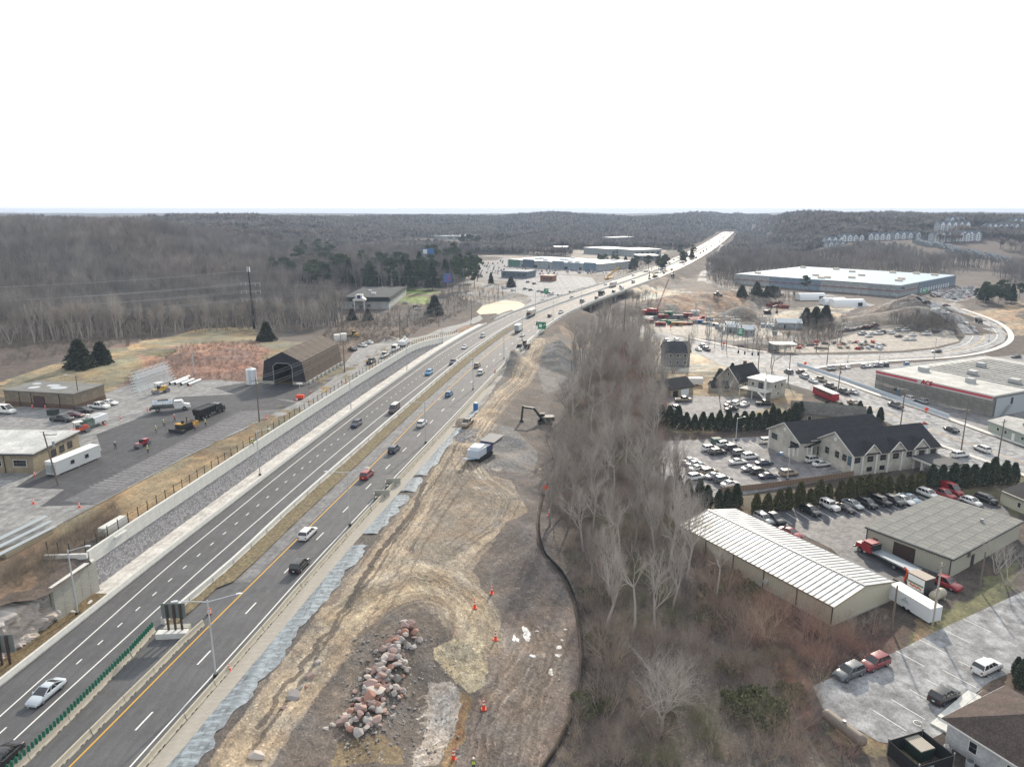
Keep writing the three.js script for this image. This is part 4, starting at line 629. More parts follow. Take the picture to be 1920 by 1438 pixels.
const plant=(i,pale,q,s,label,group)=>copyOf(treeProto[i][pale],q,rr(0,6.28),label,group,[s,s*rr(0.92,1.1),s]);
seedAt(404);
{// grove between the earthworks and the car parks
const pts=poly([[1026,985],[1026,850],[1066,740],[1090,650],[1140,600],[1205,615],[1240,700],[1255,800],[1255,900],[1285,1000],[1310,1060],[1300,1150],[1240,1215],[1130,1240],[1080,1100]]),xs=pts.map((p)=>p[0]),zs=pts.map((p)=>p[1]),got=[];
for (let i=0;i<9000&&got.length<205;i++){const x=rr(Math.min(...xs),Math.max(...xs)),z=rr(Math.min(...zs),Math.max(...zs));if (!inPoly(x,z,pts)) continue;const gap=-z<200?3.3:4.6;if (got.some((g)=>Math.hypot(g[0] - x,g[1] - z)<gap)) continue;got.push([x,z]);const pale=rnd()<0.42?1:0,D=-z;plant(pick([0,1,2,3,0,2,5]),pale,onG(x,z),rr(0.8,1.14),`${pale ? 'pale' : 'darker grey'} leafless tree at the ${(x - 20) / D > 0.1 - D * 0.0001 ? 'car park' : 'earthworks'} side of the grove, ${D < 125 ? 'near end' : D < 165 ? 'lower middle' : D < 230 ? 'upper middle' : 'far end'}`,'bare trees of the grove');}
plant(4,1,G(1240,1370),1.45,'wide round-crowned bare tree standing alone low in the thicket');
plant(5,1,G(1340,1130),0.8,'crooked bare tree rising before the ribbed white roof');
plant(5,1,G(1185,1195),1.0,'pale wide-branching tree at the front of the grove');
plant(2,0,G(1110,690),1.05,'tall bare tree at left of the far end of the grove');plant(0,0,G(1075,660),0.95,'leaning bare tree beside the gravel heap');
plant(2,1,G(1285,690),1.2,'tall twin bare trees in front of the grey house');plant(3,0,G(1262,700),1.0,'forked bare tree beside the grey house');
plant(5,0,G(1435,735),0.7,'small bare tree between the charcoal-roofed house and white house');plant(2,1,G(1353,775),0.9,'slim bare tree before the vehicles in the house yard');plant(2,1,G(1368,770),0.85,'thin second bare tree in the house yard');
plant(4,0,G(1480,790),1.05,'round bare tree beside the long grey building');plant(5,0,G(1448,705),0.9,'leaning bare tree by the side road');plant(3,1,G(1890,1098),0.95,'white-barked birch on the grass at right edge',undefined);
plant(3,1,G(1868,1075),0.7,'smaller pale birch beside the grey-roofed building');plant(0,1,G(1265,985),0.75,'pale bare tree left of the ribbed-roof building');plant(3,0,G(1600,1195),0.5,'small dark bare tree at corner of the ribbed-roof building');plant(3,0,G(1640,1185),0.45,'dark twiggy thicket tree beside the short pole');
}
function instanced(name,geo,material,list,kind='stuff'){// list: [x, y, z, scale, turn, [r,g,b]?, sy?]
const m=new THREE.InstancedMesh(geo,material,list.length),o=new THREE.Object3D(),c=new THREE.Color();m.name=numbered(name);m.userData.kind=kind;m.castShadow=m.receiveShadow=true;
list.forEach((e,i)=>{o.position.set(e[0],e[1],e[2]);o.rotation.set(0,e[4],0);o.scale.set(e[3],e[3]*(e[6] ?? 1),e[3]);o.updateMatrix();m.setMatrixAt(i,o.matrix);if (e[5]) m.setColorAt(i,c.setRGB(...e[5]));});scene.add(m);return m;
}
const stuffUp=(m,label,cat)=>{m.userData.label=label;m.userData.category=cat;return m;};
{// undergrowth of the grove and the thicket
seedAt(88);const zoneA=poly([[1035,960],[1060,780],[1120,650],[1190,620],[1250,740],[1240,900],[1290,1000],[1420,1125],[1560,1185],[1670,1195],[1640,1235],[1530,1285],[1550,1345],[1600,1438],[1050,1440],[1095,1300],[1100,1150]]),xs=zoneA.map((p)=>p[0]),zs=zoneA.map((p)=>p[1]),L=[[],[]];
for (let i=0;i<11000;i++){const x=rr(Math.min(...xs),Math.max(...xs)),z=rr(Math.min(...zs),Math.max(...zs));if (!inPoly(x,z,zoneA)) continue;const n=fbm(x*0.09,z*0.09,3),red=sst(24,44,x)*(n>0.45?1:0.4),k=rr(0.75,1.2),t2=vn(x*0.5 + 3,z*0.5),c=n<0.38?[0.2,0.19,0.115]:t2>0.72?[0.34,0.27,0.2]:t2<0.2?[0.2,0.18,0.165]:[lerp(0.275,0.31,red),lerp(0.225,0.195,red),lerp(0.19,0.155,red)];L[i % 2].push([x,groundY(x,z) - 0.1,z,rr(0.4,1.15)*(0.5 + n)*(rnd()<0.05&&-z<130?1.9:1),rr(0,6.28),c.map((v)=>v*k),rr(0.7,1.1)]);}
L.forEach((l,i)=>stuffUp(instanced('thicket',mergeGeometries(shrubs[i]),mat('#ffffff',0.95),l),'tangled leafless undergrowth covering the grove floor','undergrowth'));
// brush of the left bank and field
const M=[[],[]],bits=[poly([[0,690],[0,640],[140,630],[330,612],[470,606],[470,616],[330,622],[240,650],[110,665]]),poly([[218,732],[240,700],[300,665],[350,645],[480,640],[505,660],[498,705],[460,716],[340,712],[240,720]]),poly([[560,655],[640,605],[760,600],[870,585],[800,612],[740,632],[640,650]]),poly([[0,1090],[40,1045],[150,990],[215,945],[230,1000],[140,1030],[70,1110]])];
bits.forEach((pg,b)=>{const X=pg.map((p)=>p[0]),Z=pg.map((p)=>p[1]),n=[1500,2600,1500,260][b];for (let i=0;i<n;i++){const x=rr(Math.min(...X),Math.max(...X)),z=rr(Math.min(...Z),Math.max(...Z));if (!inPoly(x,z,pg)) continue;const k=rr(0.75,1.25),c=[[0.15,0.135,0.11],[0.25,0.175,0.14],[0.16,0.14,0.115],[0.23,0.19,0.14]][b];M[i % 2].push([x,groundY(x,z) - 0.1,z,rr(0.3,0.8)*(b===1?0.5:1),rr(0,6.28),c.map((v)=>v*k)]);}});
M.forEach((l,i)=>stuffUp(instanced('brush',mergeGeometries(shrubs[i]),mat('#ffffff',0.95),l),'low reddish and grey brush on the bank and field by the yard','brush'));
}
// leafy green: conifers, hedge trees, briar
function leafy(seed,n,shell,size,col){// n leaf faces in a volume given by shell(rand) -> [point, outward]
seedAt(seed);const pos=[],c=[];for (let i=0;i<n;i++){const [p,out]=shell(),s=size*rr(0.6,1.3),u=V(rr(-1,1),rr(-1,1),rr(-1,1)).normalize(),a=out.clone().multiplyScalar(0.7).add(u).normalize(),w=a.clone().cross(V(rr(-1,1),rr(-1,1),rr(-1,1))).normalize().multiplyScalar(s*0.4),e=p.clone().addScaledVector(a,s);pos.push(p.x - w.x,p.y - w.y,p.z - w.z,p.x + w.x,p.y + w.y,p.z + w.z,e.x,e.y,e.z);const k=rr(0.7,1.3);for (let j=0;j<3;j++) c.push(col[0]*k,col[1]*k,col[2]*k);}
const g=new THREE.BufferGeometry();g.setAttribute('position',new THREE.Float32BufferAttribute(pos,3));g.setAttribute('color',new THREE.Float32BufferAttribute(c,3));g.computeVertexNormals();return g;
}
const mLeaf=new THREE.MeshStandardMaterial({vertexColors: true,roughness: 0.9});
const hedgeTree=(seed,col,h=4,r=0.95)=>leafy(seed,1500,()=>{const t=Math.pow(rnd(),0.8),prof=Math.pow(Math.sin(Math.min(1,(1 - t)*1.15 + 0.02)*Math.PI/2),0.8)*(t<0.06?0.75:1),a=rr(0,6.283),q=r*prof*(0.55 + 0.45*Math.sqrt(rnd()))*(0.9 + 0.2*vn(a*2 + seed,t*6));return [V(Math.cos(a)*q,t*h + 0.1,Math.sin(a)*q),V(Math.cos(a),0.9,Math.sin(a)).normalize()];},0.42,col);
const hedgeDark=[1,2,3].map((k)=>hedgeTree(60 + k,[0.05,0.068,0.038],4.6,1.15)),hedgeOlive=[1,2,3].map((k)=>hedgeTree(70 + k,[0.1,0.098,0.038],3.9,1.0));
const stemG=gb().cyl([0,-0.1,0],[0,1.6,0],0.11,0.07,6).geo();
function hedgeRow(px,n,forms,name,label,group,hs){const pts=px.map(([a,b])=>G(a,b)),c=new THREE.CatmullRomCurve3(pts);for (let i=0;i<n;i++){const p=c.getPointAt(clamp((i + rr(-0.12,0.12))/(n - 1))),s=rr(0.85,1.12)*(hs ?? 1),t=thing(name,`${label}, ${nth(i)} from the left`,'hedge tree',onG(p.x,p.z + rr(-0.2,0.2)),rr(0,6),group);t.scale.set(s,s*rr(0.88,1.15),s);part(t,'trunk',stemG,mBark);part(t,'crown',pick(forms),mLeaf);}}
seedAt(9);
hedgeRow([[1225,800],[1300,806],[1400,806],[1460,800],[1500,792]],21,hedgeDark,'hedge_tree','dark green cone-shaped evergreen in the hedge behind the medical car park','dark hedge behind the medical car park',1.2);
hedgeRow([[1520,790],[1580,784],[1650,790]],9,hedgeDark,'hedge_tree','dark evergreen in the short hedge behind the clinic roof','dark hedge behind the clinic');
hedgeRow([[1418,962],[1480,953],[1560,940],[1640,928],[1725,920]],17,hedgeOlive,'hedge_tree','olive evergreen in the row above the parked cars','olive hedge row above the cars',1.12);
hedgeRow([[1745,918],[1810,913],[1900,905]],9,hedgeDark,'hedge_tree','dark evergreen at right end of the row above the red van','dark hedge above the red van',1.2);
hedgeRow([[1255,930],[1310,945],[1345,955],[1380,950]],8,hedgeDark,'hedge_tree','dark evergreen by the left end of the ribbed-roof building','dark hedge behind the ribbed roof',1.05);
hedgeRow([[1903,1262],[1916,1275],[1912,1290]],3,[hedgeDark[0]],'clipped_shrub','clipped dark evergreen shrub at right edge beside the near house','clipped shrubs by the near house',0.62);
const pineForm=(seed,h,r,lo,col)=>leafy(seed,2600,()=>{const k=Math.floor(rr(0,16)),t=lo + (1 - lo)*(k + rnd()*0.55)/16,a=(k*2.4 + Math.floor(rr(0,5))*1.257) + rr(-0.38,0.38),q=r*(1.05 - t)*1.25*Math.pow(rnd(),0.55)*(0.7 + 0.5*vn(k*3,a));return [V(Math.cos(a)*q,h*t - q*0.05,Math.sin(a)*q),V(Math.cos(a)*0.6,0.8,Math.sin(a)*0.6)];},0.95,col);
const roundPine=(seed,h,r,col)=>{seedAt(seed);const cl=Array.from({length: 22},()=>{const a=rr(0,6.28),t=rnd(),q=r*Math.sqrt(rnd())*Math.sin(Math.PI*(0.18 + 0.75*t));return [Math.cos(a)*q,h*(0.38 + 0.6*t),Math.sin(a)*q,rr(0.9,1.7)];});return leafy(seed + 1,2600,()=>{const c=pick(cl),d=V(rr(-1,1),rr(-0.6,1),rr(-1,1)).normalize(),q=c[3]*Math.cbrt(rnd());return [V(c[0] + d.x*q,c[1] + d.y*q*0.6,c[2] + d.z*q),d];},0.6,col);};
const pines=[roundPine(81,13,3.6,[0.075,0.1,0.05]),roundPine(82,14,3.8,[0.065,0.092,0.046]),pineForm(83,12,3.2,0.12,[0.048,0.066,0.042]),pineForm(84,6.5,2.9,0.06,[0.05,0.06,0.04])];
const pineTrunk=gb().cyl([0,-0.2,0],[0,10.5,0],0.26,0.1,7).geo(0.6),cedarTrunk=gb().cyl([0,-0.2,0],[0,5,0],0.2,0.08,6).geo(0.6);
const evergreen=(i,q,s,label,group,name='pine_tree')=>{const t=thing(name,label,'evergreen',q,rr(0,6),group);t.scale.set(s,s*rr(0.9,1.1),s);part(t,'trunk',i===3?cedarTrunk:pineTrunk,mBark);part(t,'crown',pines[i],mLeaf);return t;};
seedAt(17);
evergreen(3,G(150,690),1.5,'larger of two dark cedars standing in the dry field',undefined,'cedar_tree');evergreen(3,G(190,682),1.2,'smaller of two dark cedars standing in the dry field',undefined,'cedar_tree');
for (const [x,y,i,s,l] of [[228,612,2,1.0,'left dark spruce at the wood edge'],[255,612,2,0.95,'right dark spruce at the wood edge'],[172,548,2,0.9,'far dark spruce within the bare wood'],[350,520,2,0.8,'dark spruce beside the small far pole'],[660,600,3,1.0,'bushy cedar at left in front of the motel'],[690,600,3,0.9,'bushy cedar in the middle in front of the motel'],[500,640,3,1.2,'dark cedar beside the salt shed'],[815,590,3,1.7,'dark rounded cedar beside the motel lot'],[537,580,2,0.7,'dark spruce left of the motel roof'],[958,538,3,1.3,'lone dark evergreen at the ramp intersection'],[1350,718,3,0.85,'dark evergreen left behind the charcoal-roofed house'],[1372,712,2,0.55,'dark evergreen right behind the charcoal-roofed house'],[1508,548,1,1.0,'reddish-green pine before the blue grey warehouse']]) evergreen(i,G(x,y),s,l);
{const ps=[];for (const [x0,x1,y0,y1,n] of [[500,690,512,545,26],[690,870,520,546,34],[850,930,520,545,6],[800,860,500,520,8],[1180,1250,500,512,10],[1390,1460,552,562,8],[1500,1560,600,615,10],[1830,1920,560,572,16],[1120,1180,488,500,8],[1270,1300,478,492,6],[540,640,480,500,8],[860,920,462,470,12]]) for (let i=0;i<n;i++) ps.push([rr(x0,x1),rr(y0,y1)]);
ps.forEach(([x,y],i)=>{const q=G(x,y);evergreen(x>1350&&x<1600?3:i % 3===2?2:i % 2,q,x>1350&&x<1600?rr(0.9,1.4):x<900?rr(1.45,1.95):rr(0.75,1.15),`green ${i % 3 === 2 ? 'spruce' : 'pine'} ${x < 690 ? 'left of the motel' : x < 935 ? 'behind the motel lawn' : x < 1310 ? 'beside the far highway' : x < 1480 ? 'before the warehouse' : x < 1600 ? 'between the substation and tents' : 'right of the warehouse lot'}`,'scattered pines of the middle distance');});}
const lumps=Array.from({length: 9},()=>[rr(-2,2),rr(0,0.7),rr(-2,2),rr(0.5,1.1)]),briar=leafy(90,2600,()=>{const c=pick(lumps),d=V(rr(-1,1),rr(-0.2,1),rr(-1,1)).normalize(),q=c[3]*Math.cbrt(rnd())*rr(0.8,1.25);return [V(c[0] + d.x*q,c[1] + d.y*q*0.8,c[2] + d.z*q),d];},0.3,[0.1,0.108,0.048]);
[[1385,1105,1.2,'olive briar mound beside the ribbed-roof building'],[1345,1165,1.3,'dark green briar mound below the crooked tree'],[1422,1085 + 40,0.9,'pale green briar at the building wall'],[1425,1345,1.5,'bright green bush low in the right thicket'],[1375,1255,0.9,'yellow-green bush right of the round tree'],[1120,1120,1.2,'olive bush at the left edge of the grove'],[1480,1300,0.8,'green vine clump near the car park corner'],[1365,1085,1.0,'olive bush against the tan metal wall, upper'],[1400,1120,1.1,'olive bush against the tan metal wall, middle'],[1450,1150,0.8,'olive bush against the tan metal wall, lower'],[1330,1120,1.2,'dull green mound left of the crooked tree'],[1390,1330,1.1,'green bush beside the bright green one'],[1110,1330,1.1,'dull olive bush low by the silt fence'],[1130,1200,0.9,'dull olive bush between silt fence and pale tree']].forEach(([x,y,s,l])=>{const m=solo('briar_bush',briar,mLeaf,l,'bush','green briar bushes');m.position.copy(G(x,y));m.rotation.y=rr(0,6);m.scale.setScalar(s);});
// ---------------------------------------------------------------- the woods
const woodEdge=flatTable([[-1.3,230],[-0.716,283],[-0.567,308],[-0.49,338],[-0.42,352],[-0.36,356],[-0.3,350],[-0.25,365],[-0.24,365],[-0.235,560],[-0.2,580],[-0.067,620],[-0.06,985],[0.1,1020],[0.12,1250],[0.2,1250],[0.215,880],[0.25,800],[0.275,690],[0.31,660],[0.36,745],[0.58,735],[0.6,745],[0.66,740],[0.7,620],[1.3,500]]);
const glades=[];const glade=(px,py,r,y=0)=>{const q=P(px,py,y);glades.push([q.x,q.z,r]);};
glade(690,565,45,-3);glade(755,560,40,-3);glade(640,545,40,-3);
glade(1190,478,95,-4);glade(1210,466,90,0);glade(1055,465,60,0);glade(860,449,120,5);glade(1240,452,40,0);glade(905,478,100,0);
for (const [x,y,r,h] of [[1545,452,40,18],[1590,447,45,20],[1640,445,45,22],[1690,443,45,22],[1740,440,40,22],[1790,448,70,22],[1815,425,40,33],[1875,430,45,33],[1900,440,50,30],[1830,475,28,14],[1860,485,20,10],[1780,460,30,17],[1900,460,40,20]]) glade(x,y,r,h);
const wooded=(x,z)=>{const D=-z,b=x/D;if (D<woodEdge(b)) return false;if (D>480&&D<2070&&Math.abs(x - (EBR(D) - 13))<34 + (D>560&&D<800&&x>EBR(D)?10:0)) return false;for (const g of glades) if ((x - g[0]) ** 2 + (z - g[1]) ** 2<g[2]*g[2]) return false;return true;};
const lodTree=(seed,h,kids,o={})=>mergeGeometries(bareTree(seed,{...TALL,h,trunk: 0.5,levels: kids.length - 1,kids,spread: [0.3,0.75],...o}));
{const lod2=[lodTree(41,14,[6,5,4,3,0]),lodTree(42,14,[7,5,4,3,0],{up: 0.3}),lodTree(43,13,[5,5,4,4,0]),lodTree(44,14,[6,5,4,3,0],{spread: [0.25,0.55]})],lod3=[[51,1],[52,2]].map(([s])=>{// far crown: a spray of wide twig blades
seedAt(s);const g=gb();g.cyl([0,-1,0],[0,8,0],0.3,0.15,3,false);for (let i=0;i<120;i++){const a=rr(0,6.28),e=rr(0.1,1.4),b=V(0,rr(4,8),0),d=V(Math.cos(a)*Math.cos(e),Math.sin(e),Math.sin(a)*Math.cos(e)),l=rr(3,6),p=b.clone().addScaledVector(d,l*rr(0.1,0.6)),q=b.clone().addScaledVector(d,l),w=V(-Math.sin(a),rr(-0.4,0.4),Math.cos(a)).multiplyScalar(0.28);g.tri([p.x - w.x,p.y - w.y,p.z - w.z],[p.x + w.x,p.y + w.y,p.z + w.z],[q.x,q.y,q.z]);} return g.geo();});
seedAt(1001);const A=[[],[],[],[]],B=[[],[]],front=[];
for (let D=235;D<4600;){const sp=D<950?5.2:clamp(5.2 + (D - 950)*0.006,5.2,15),half=0.84*D;for (let x=-half;x<half;x+=sp){const px=x + rr(-0.5,0.5)*sp,pz=-(D + rr(-0.5,0.5)*sp),b=px/-pz;if (-pz>hStart(b) + hWide(b) + 500) continue;if (!wooded(px,pz)) continue;
const y=groundY(px,pz),n=fbm(px*0.012,pz*0.012,3),n2=vn(px*0.07,pz*0.07),k=lerp(0.6,1.4,n2)*rr(0.75,1.25),red=clamp((n - 0.4)*3),c=[0.215*k*(1 + 0.06*red),0.203*k*(1 - 0.02*red),0.192*k*(1 - 0.06*red)],s=rr(0.78,1.18)*lerp(0.72,1.35,vn(px*0.03 + 7,pz*0.03))*(D<950&&b<0?1.3:1);
if (-pz - woodEdge(b)<13&&b<-0.26&&b>-0.76&&front.length<130) front.push([px,pz]);else if (D<950) A[Math.floor(rr(0,4))].push([px,y,pz,s,rr(0,6.28),c]);else B[Math.floor(rr(0,2))].push([px,y,pz,s*(1 + (sp - 5.2)*0.05),rr(0,6.28),c,1/(1 + (sp - 5.2)*0.045)]);} D+=sp;}
A.forEach((l,i)=>stuffUp(instanced('bare_wood',lod2[i],mat('#ffffff',0.95),l),'leafless wood on the slopes of the middle distance','wood'));
B.forEach((l,i)=>stuffUp(instanced('far_wood',lod3[i],mat('#ffffff',0.95),l),'leafless wood covering the far hills','wood'));
for (const [x,z] of front){const r=plant(pick([2,2,3,0]),rnd()<0.7?1:0,onG(x,z),rr(0.95,1.3),'slender bare tree at the front edge of the left wood','bare trees at the wood edge');r.name=r.name;}
// clumps nearer than the woods: right of the motel lot, by the ramp, below the overpass
const C=[[],[]];for (const [pg,n] of [[[[640,612],[660,585],[770,592],[800,575],[850,545],[945,548],[945,566],[870,585],[800,605],[740,615]],190],[[[1300,620],[1480,630],[1500,650],[1470,668],[1330,650]],60],[[[1500,625],[1580,625],[1580,645],[1500,650]],40],[[[1660,600],[1780,606],[1800,625],[1700,622]],110],[[[1500,600],[1590,605],[1580,630],[1500,640]],70],[[[1180,545],[1240,575],[1220,600],[1190,600]],40],[[[1380,548],[1500,556],[1490,566],[1400,562]],60],[[[1130,490],[1260,488],[1230,512],[1160,520]],120],[[[1330,530],[1400,525],[1390,545],[1350,545]],60]]){const q=poly(pg),X=q.map((p)=>p[0]),Z=q.map((p)=>p[1]);for (let i=0,g=0;i<4000&&g<n;i++){const x=rr(Math.min(...X),Math.max(...X)),z=rr(Math.min(...Z),Math.max(...Z));if (inPoly(x,z,q)){g++;const k=rr(0.8,1.2);C[i % 2].push([x,groundY(x,z),z,rr(0.35,0.62),rr(0,6.28),[0.2*k,0.18*k,0.16*k]]);}}}
C.forEach((l,i)=>stuffUp(instanced('scrub_wood',lod2[i],mat('#ffffff',0.95),l),'scrubby leafless saplings beside the ramp and equipment yard','scrub'));
}
// ---------------------------------------------------------------- side roads, yards, car parks
const sheet=(name,px,m,lift=0.03,cell=4)=>struct(name,drape(poly(px),cell,lift),m);
const mLot=paved(asphaltTile(0.52,0.525,0.53,0.3,0.75),23,0.95),mLotDark=paved(asphaltTile(0.30,0.305,0.32,0.22),19,0.8),mLotMid=paved(asphaltTile(0.46,0.455,0.46,0.25),21,0.95),mGravelLot=paved(asphaltTile(0.56,0.535,0.5,0.4),19,0.95);
sheet('yard_pavement',[[-60,1005],[-60,790],[0,768],[180,745],[236,722],[345,717],[400,712],[465,717],[500,722],[560,724],[610,712],[650,696],[640,690],[670,652],[720,636],[800,628],[900,590],[905,598],[780,662],[690,712],[640,738],[570,768],[545,775],[480,795],[350,856],[175,950],[80,1000],[0,1030]],mOld,0.05,3);
sheet('fresh_paving',[[28,914],[110,862],[190,845],[180,815],[300,768],[330,745],[470,738],[555,756],[470,795],[345,856],[178,946],[75,950],[120,918]],mFresh,0.07,3);
sheet('barn_apron',[[400,727],[470,716],[560,722],[625,710],[575,745],[560,752],[440,740]],mFresh,0.062,3);
sheet('milled_lane',[[178,946],[345,856],[470,795],[530,768],[450,772],[330,832],[120,940]],paved(asphaltTile(0.36,0.36,0.37,0.25),11),0.076,3);
{const g=[];seedAt(3);for (let i=0;i<34;i++){const t=i/33,a=P(lerp(215,500,t),lerp(916,778,t),6),b=P(lerp(165,460,t),lerp(912,775,t),6),dx=b.x - a.x,dz=b.z - a.z,w=0.7;g.push(drape([[a.x,a.z],[a.x + dx,a.z + dz],[a.x + dx + w,a.z + dz + w],[a.x + w,a.z + w]],4,0.082));} struct('milled_stripes',mergeGeometries(g),paved(asphaltTile(0.44,0.44,0.445,0.2),9));}
sheet('side_road',[[1195,612],[1283,633],[1338,645],[1398,657],[1437,662],[1480,678],[1500,690],[1560,712],[1640,742],[1720,768],[1800,797],[1920,840],[2000,868],[2000,915],[1920,887],[1840,858],[1760,830],[1684,801],[1600,765],[1530,735],[1473,718],[1400,700],[1344,681],[1295,655],[1240,640],[1195,628]],mLot,0.04,4);
sheet('curved_road',[[1432,661],[1480,666],[1600,665],[1700,661],[1760,654],[1800,643],[1811,630],[1800,615],[1770,597],[1745,582],[1735,570],[1738,560],[1800,562],[1785,572],[1800,580],[1830,590],[1870,607],[1888,625],[1885,640],[1850,656],[1780,668],[1680,674],[1560,683],[1500,692],[1470,690]],mLot,0.05,4);
{// kerbs, lines and walks of the side roads
const kerb=(px,o0,o1,h,name,m)=>struct(name,ribbon(roadLine(px.map(([a,b])=>G(a,b)),90),o0,o1,h),m);
kerb([[1500,688],[1560,710],[1640,740],[1720,766],[1800,795],[1920,838],[1990,864]],0,-2.2,0.13,'sidewalk',mConc);
kerb([[1990,912],[1920,888],[1840,859],[1760,831],[1684,802]],0,-1.8,0.13,'sidewalk',mConc);
kerb([[1500,693],[1560,684],[1680,675],[1780,669],[1850,657],[1886,641],[1890,625],[1872,607],[1830,589],[1800,579]],0,2.6,0.14,'sidewalk',mConc);
kerb([[1283,632],[1338,644],[1398,656],[1437,661]],0,-2.4,0.13,'sidewalk',mConc);
const pl=(px,w,m=mWhite)=>struct('lane_line',ribbon(roadLine(px.map(([a,b])=>G(a,b)),90),-w/2,w/2,0.065),m);
pl([[1520,722],[1600,752],[1700,789],[1800,826],[1920,868]],0.25,mYellow);pl([[1560,678],[1680,669],[1780,662],[1840,650],[1868,636],[1868,622],[1848,606],[1808,588],[1775,575]],0.3);pl([[1500,679],[1600,673],[1700,668],[1780,660],[1826,648],[1845,634],[1843,620],[1820,603],[1780,586]],0.35,mYellow);
pl([[1500,672],[1640,668],[1740,661],[1800,650],[1822,636],[1822,622],[1800,607]],0.25);pl([[1300,646],[1400,676],[1470,700]],0.25,mYellow);
for (const o of [-0.35,0.35]){const a=[[1530,712],[1620,745],[1720,781],[1820,817],[1920,852]].map(([x,y])=>[x,y + o*18]);const L=roadLine(a.map(([x,y])=>G(x,y)),160),g=[];for (let i=0;i + 3<L.length;i+=9) g.push(ribbon(L.slice(i,i + 3),-0.1,0.1,0.065));struct('lane_dashes',mergeGeometries(g),mWhite);}
}
struct('exit_ramp',ribbon(roadLine([[880,606],[925,594],[965,582],[1000,570],[1010,562],[995,553],[965,545],[930,538],[890,530]].map(([a,b])=>G(a,b)),80),-4.5,5,0.06),mLot);
sheet('intersection',[[935,545],[960,528],[1040,515],[1110,520],[1130,535],[1060,556],[1000,566],[985,552]],mLot,0.05,8);
struct('on_ramp',ribbon(roadLine([[1316,528],[1320,512],[1330,497],[1345,482],[1352,470],[1356,458]].map(([a,b])=>G(a,b)),60),-4,4,0.1),mLot);
sheet('sand_island',[[893,585],[905,573],[945,563],[975,566],[985,572],[960,582],[930,588],[900,590]],mat('#cfc6b0',0.95),0.12,4);
sheet('plaza_lot',[[872,505],[950,482],[1120,500],[1150,512],[1040,516],[960,527],[900,525]],mLotMid,0.05,10);
sheet('front_road',[[1738,560],[1735,569],[1560,560],[1400,549],[1330,535],[1315,522],[1325,521],[1345,533],[1400,543],[1560,553]],mLotMid,0.06,6);
sheet('warehouse_lot',[[1738,556],[1752,545],[1830,538],[1836,556],[1795,566]],mLot,0.07,6);
sheet('car_park',[[1525,1287],[1600,1252],[1680,1223],[1760,1182],[1920,1109],[2000,1075],[2000,1200],[1920,1252],[1858,1278],[1795,1330],[1775,1372],[1720,1400],[1650,1392],[1590,1358],[1542,1328]],mLot,0.04,3);
sheet('car_park',[[1400,985],[1425,965],[1500,951],[1640,938],[1740,928],[1850,944],[1890,950],[1900,990],[1800,1040],[1790,1110],[1700,1140],[1640,1100],[1560,1030],[1480,990]],mLotDark,0.045,3);
sheet('car_park',[[1200,870],[1240,828],[1320,824],[1440,818],[1500,812],[1560,850],[1620,888],[1590,895],[1500,910],[1400,927],[1290,938],[1230,935]],mLotMid,0.04,3);
sheet('car_park',[[1690,812],[1745,838],[1800,846],[1875,880],[1850,886],[1780,892],[1740,890],[1700,860]],mLot,0.05,3);
sheet('house_yard',[[1222,752],[1240,735],[1300,742],[1380,745],[1420,742],[1450,762],[1400,778],[1300,787],[1240,780]],mLotMid,0.04,3);
sheet('store_yard',[[1545,700],[1600,690],[1660,684],[1920,665],[2000,665],[2000,850],[1920,833],[1840,803],[1720,764],[1630,732]],mLotMid,0.045,4);
sheet('debris_lot',[[1450,660],[1480,652],[1550,640],[1640,612],[1700,608],[1790,622],[1800,640],[1750,652],[1690,658],[1500,662]],mGravelLot,0.05,4);
sheet('equipment_yard',[[1200,610],[1290,605],[1440,610],[1470,628],[1380,640],[1300,634],[1210,618]],mGravelLot,0.06,4);
function stalls(A,B,n,len,flip=1,w=0.12){const a=G(...A),b=G(...B),d=b.clone().sub(a),L=Math.hypot(d.x,d.z),ux=d.x/L,uz=d.z/L,nx=-uz*flip,nz=ux*flip,g=[];for (let i=0;i<=n;i++){const x=lerp(a.x,b.x,i/n),z=lerp(a.z,b.z,i/n);g.push(drape([[x,z],[x + nx*len,z + nz*len],[x + nx*len + ux*w,z + nz*len + uz*w],[x + ux*w,z + uz*w]],3,0.06));} struct('stall_lines',mergeGeometries(g),mWhite);}
stalls([1680,1221],[1806,1161],3,4.2,1);stalls([1455,964],[1790,922],19,5.4,1);stalls([1700,1372],[1860,1272],5,4.4,-1);
stalls([1262,880],[1320,932],8,5,-1);stalls([1345,840],[1470,905],9,5,-1);stalls([1325,836],[1400,826],8,5,1);stalls([1500,846],[1610,890],9,5,1);stalls([1760,838],[1870,878],8,5,1);
{// blue stall for wheelchairs at the clinic, faded one in the near car park
const q=G(1466,851),w=solo('stall_symbol',new THREE.CircleGeometry(0.9,20),mat('#3f86c4',0.7),null,null,null,'structure');w.rotation.x=-Math.PI/2;w.position.set(q.x,q.y + 0.07,q.z);w.scale.y=1.3;
const s=G(1722,1357),g=new THREE.TorusGeometry(0.5,0.07,4,20,5);const m=solo('stall_symbol',g,mWhite,null,null,null,'structure');m.rotation.x=-Math.PI/2;m.position.set(s.x,s.y + 0.06,s.z);m.scale.z=0.1;
}
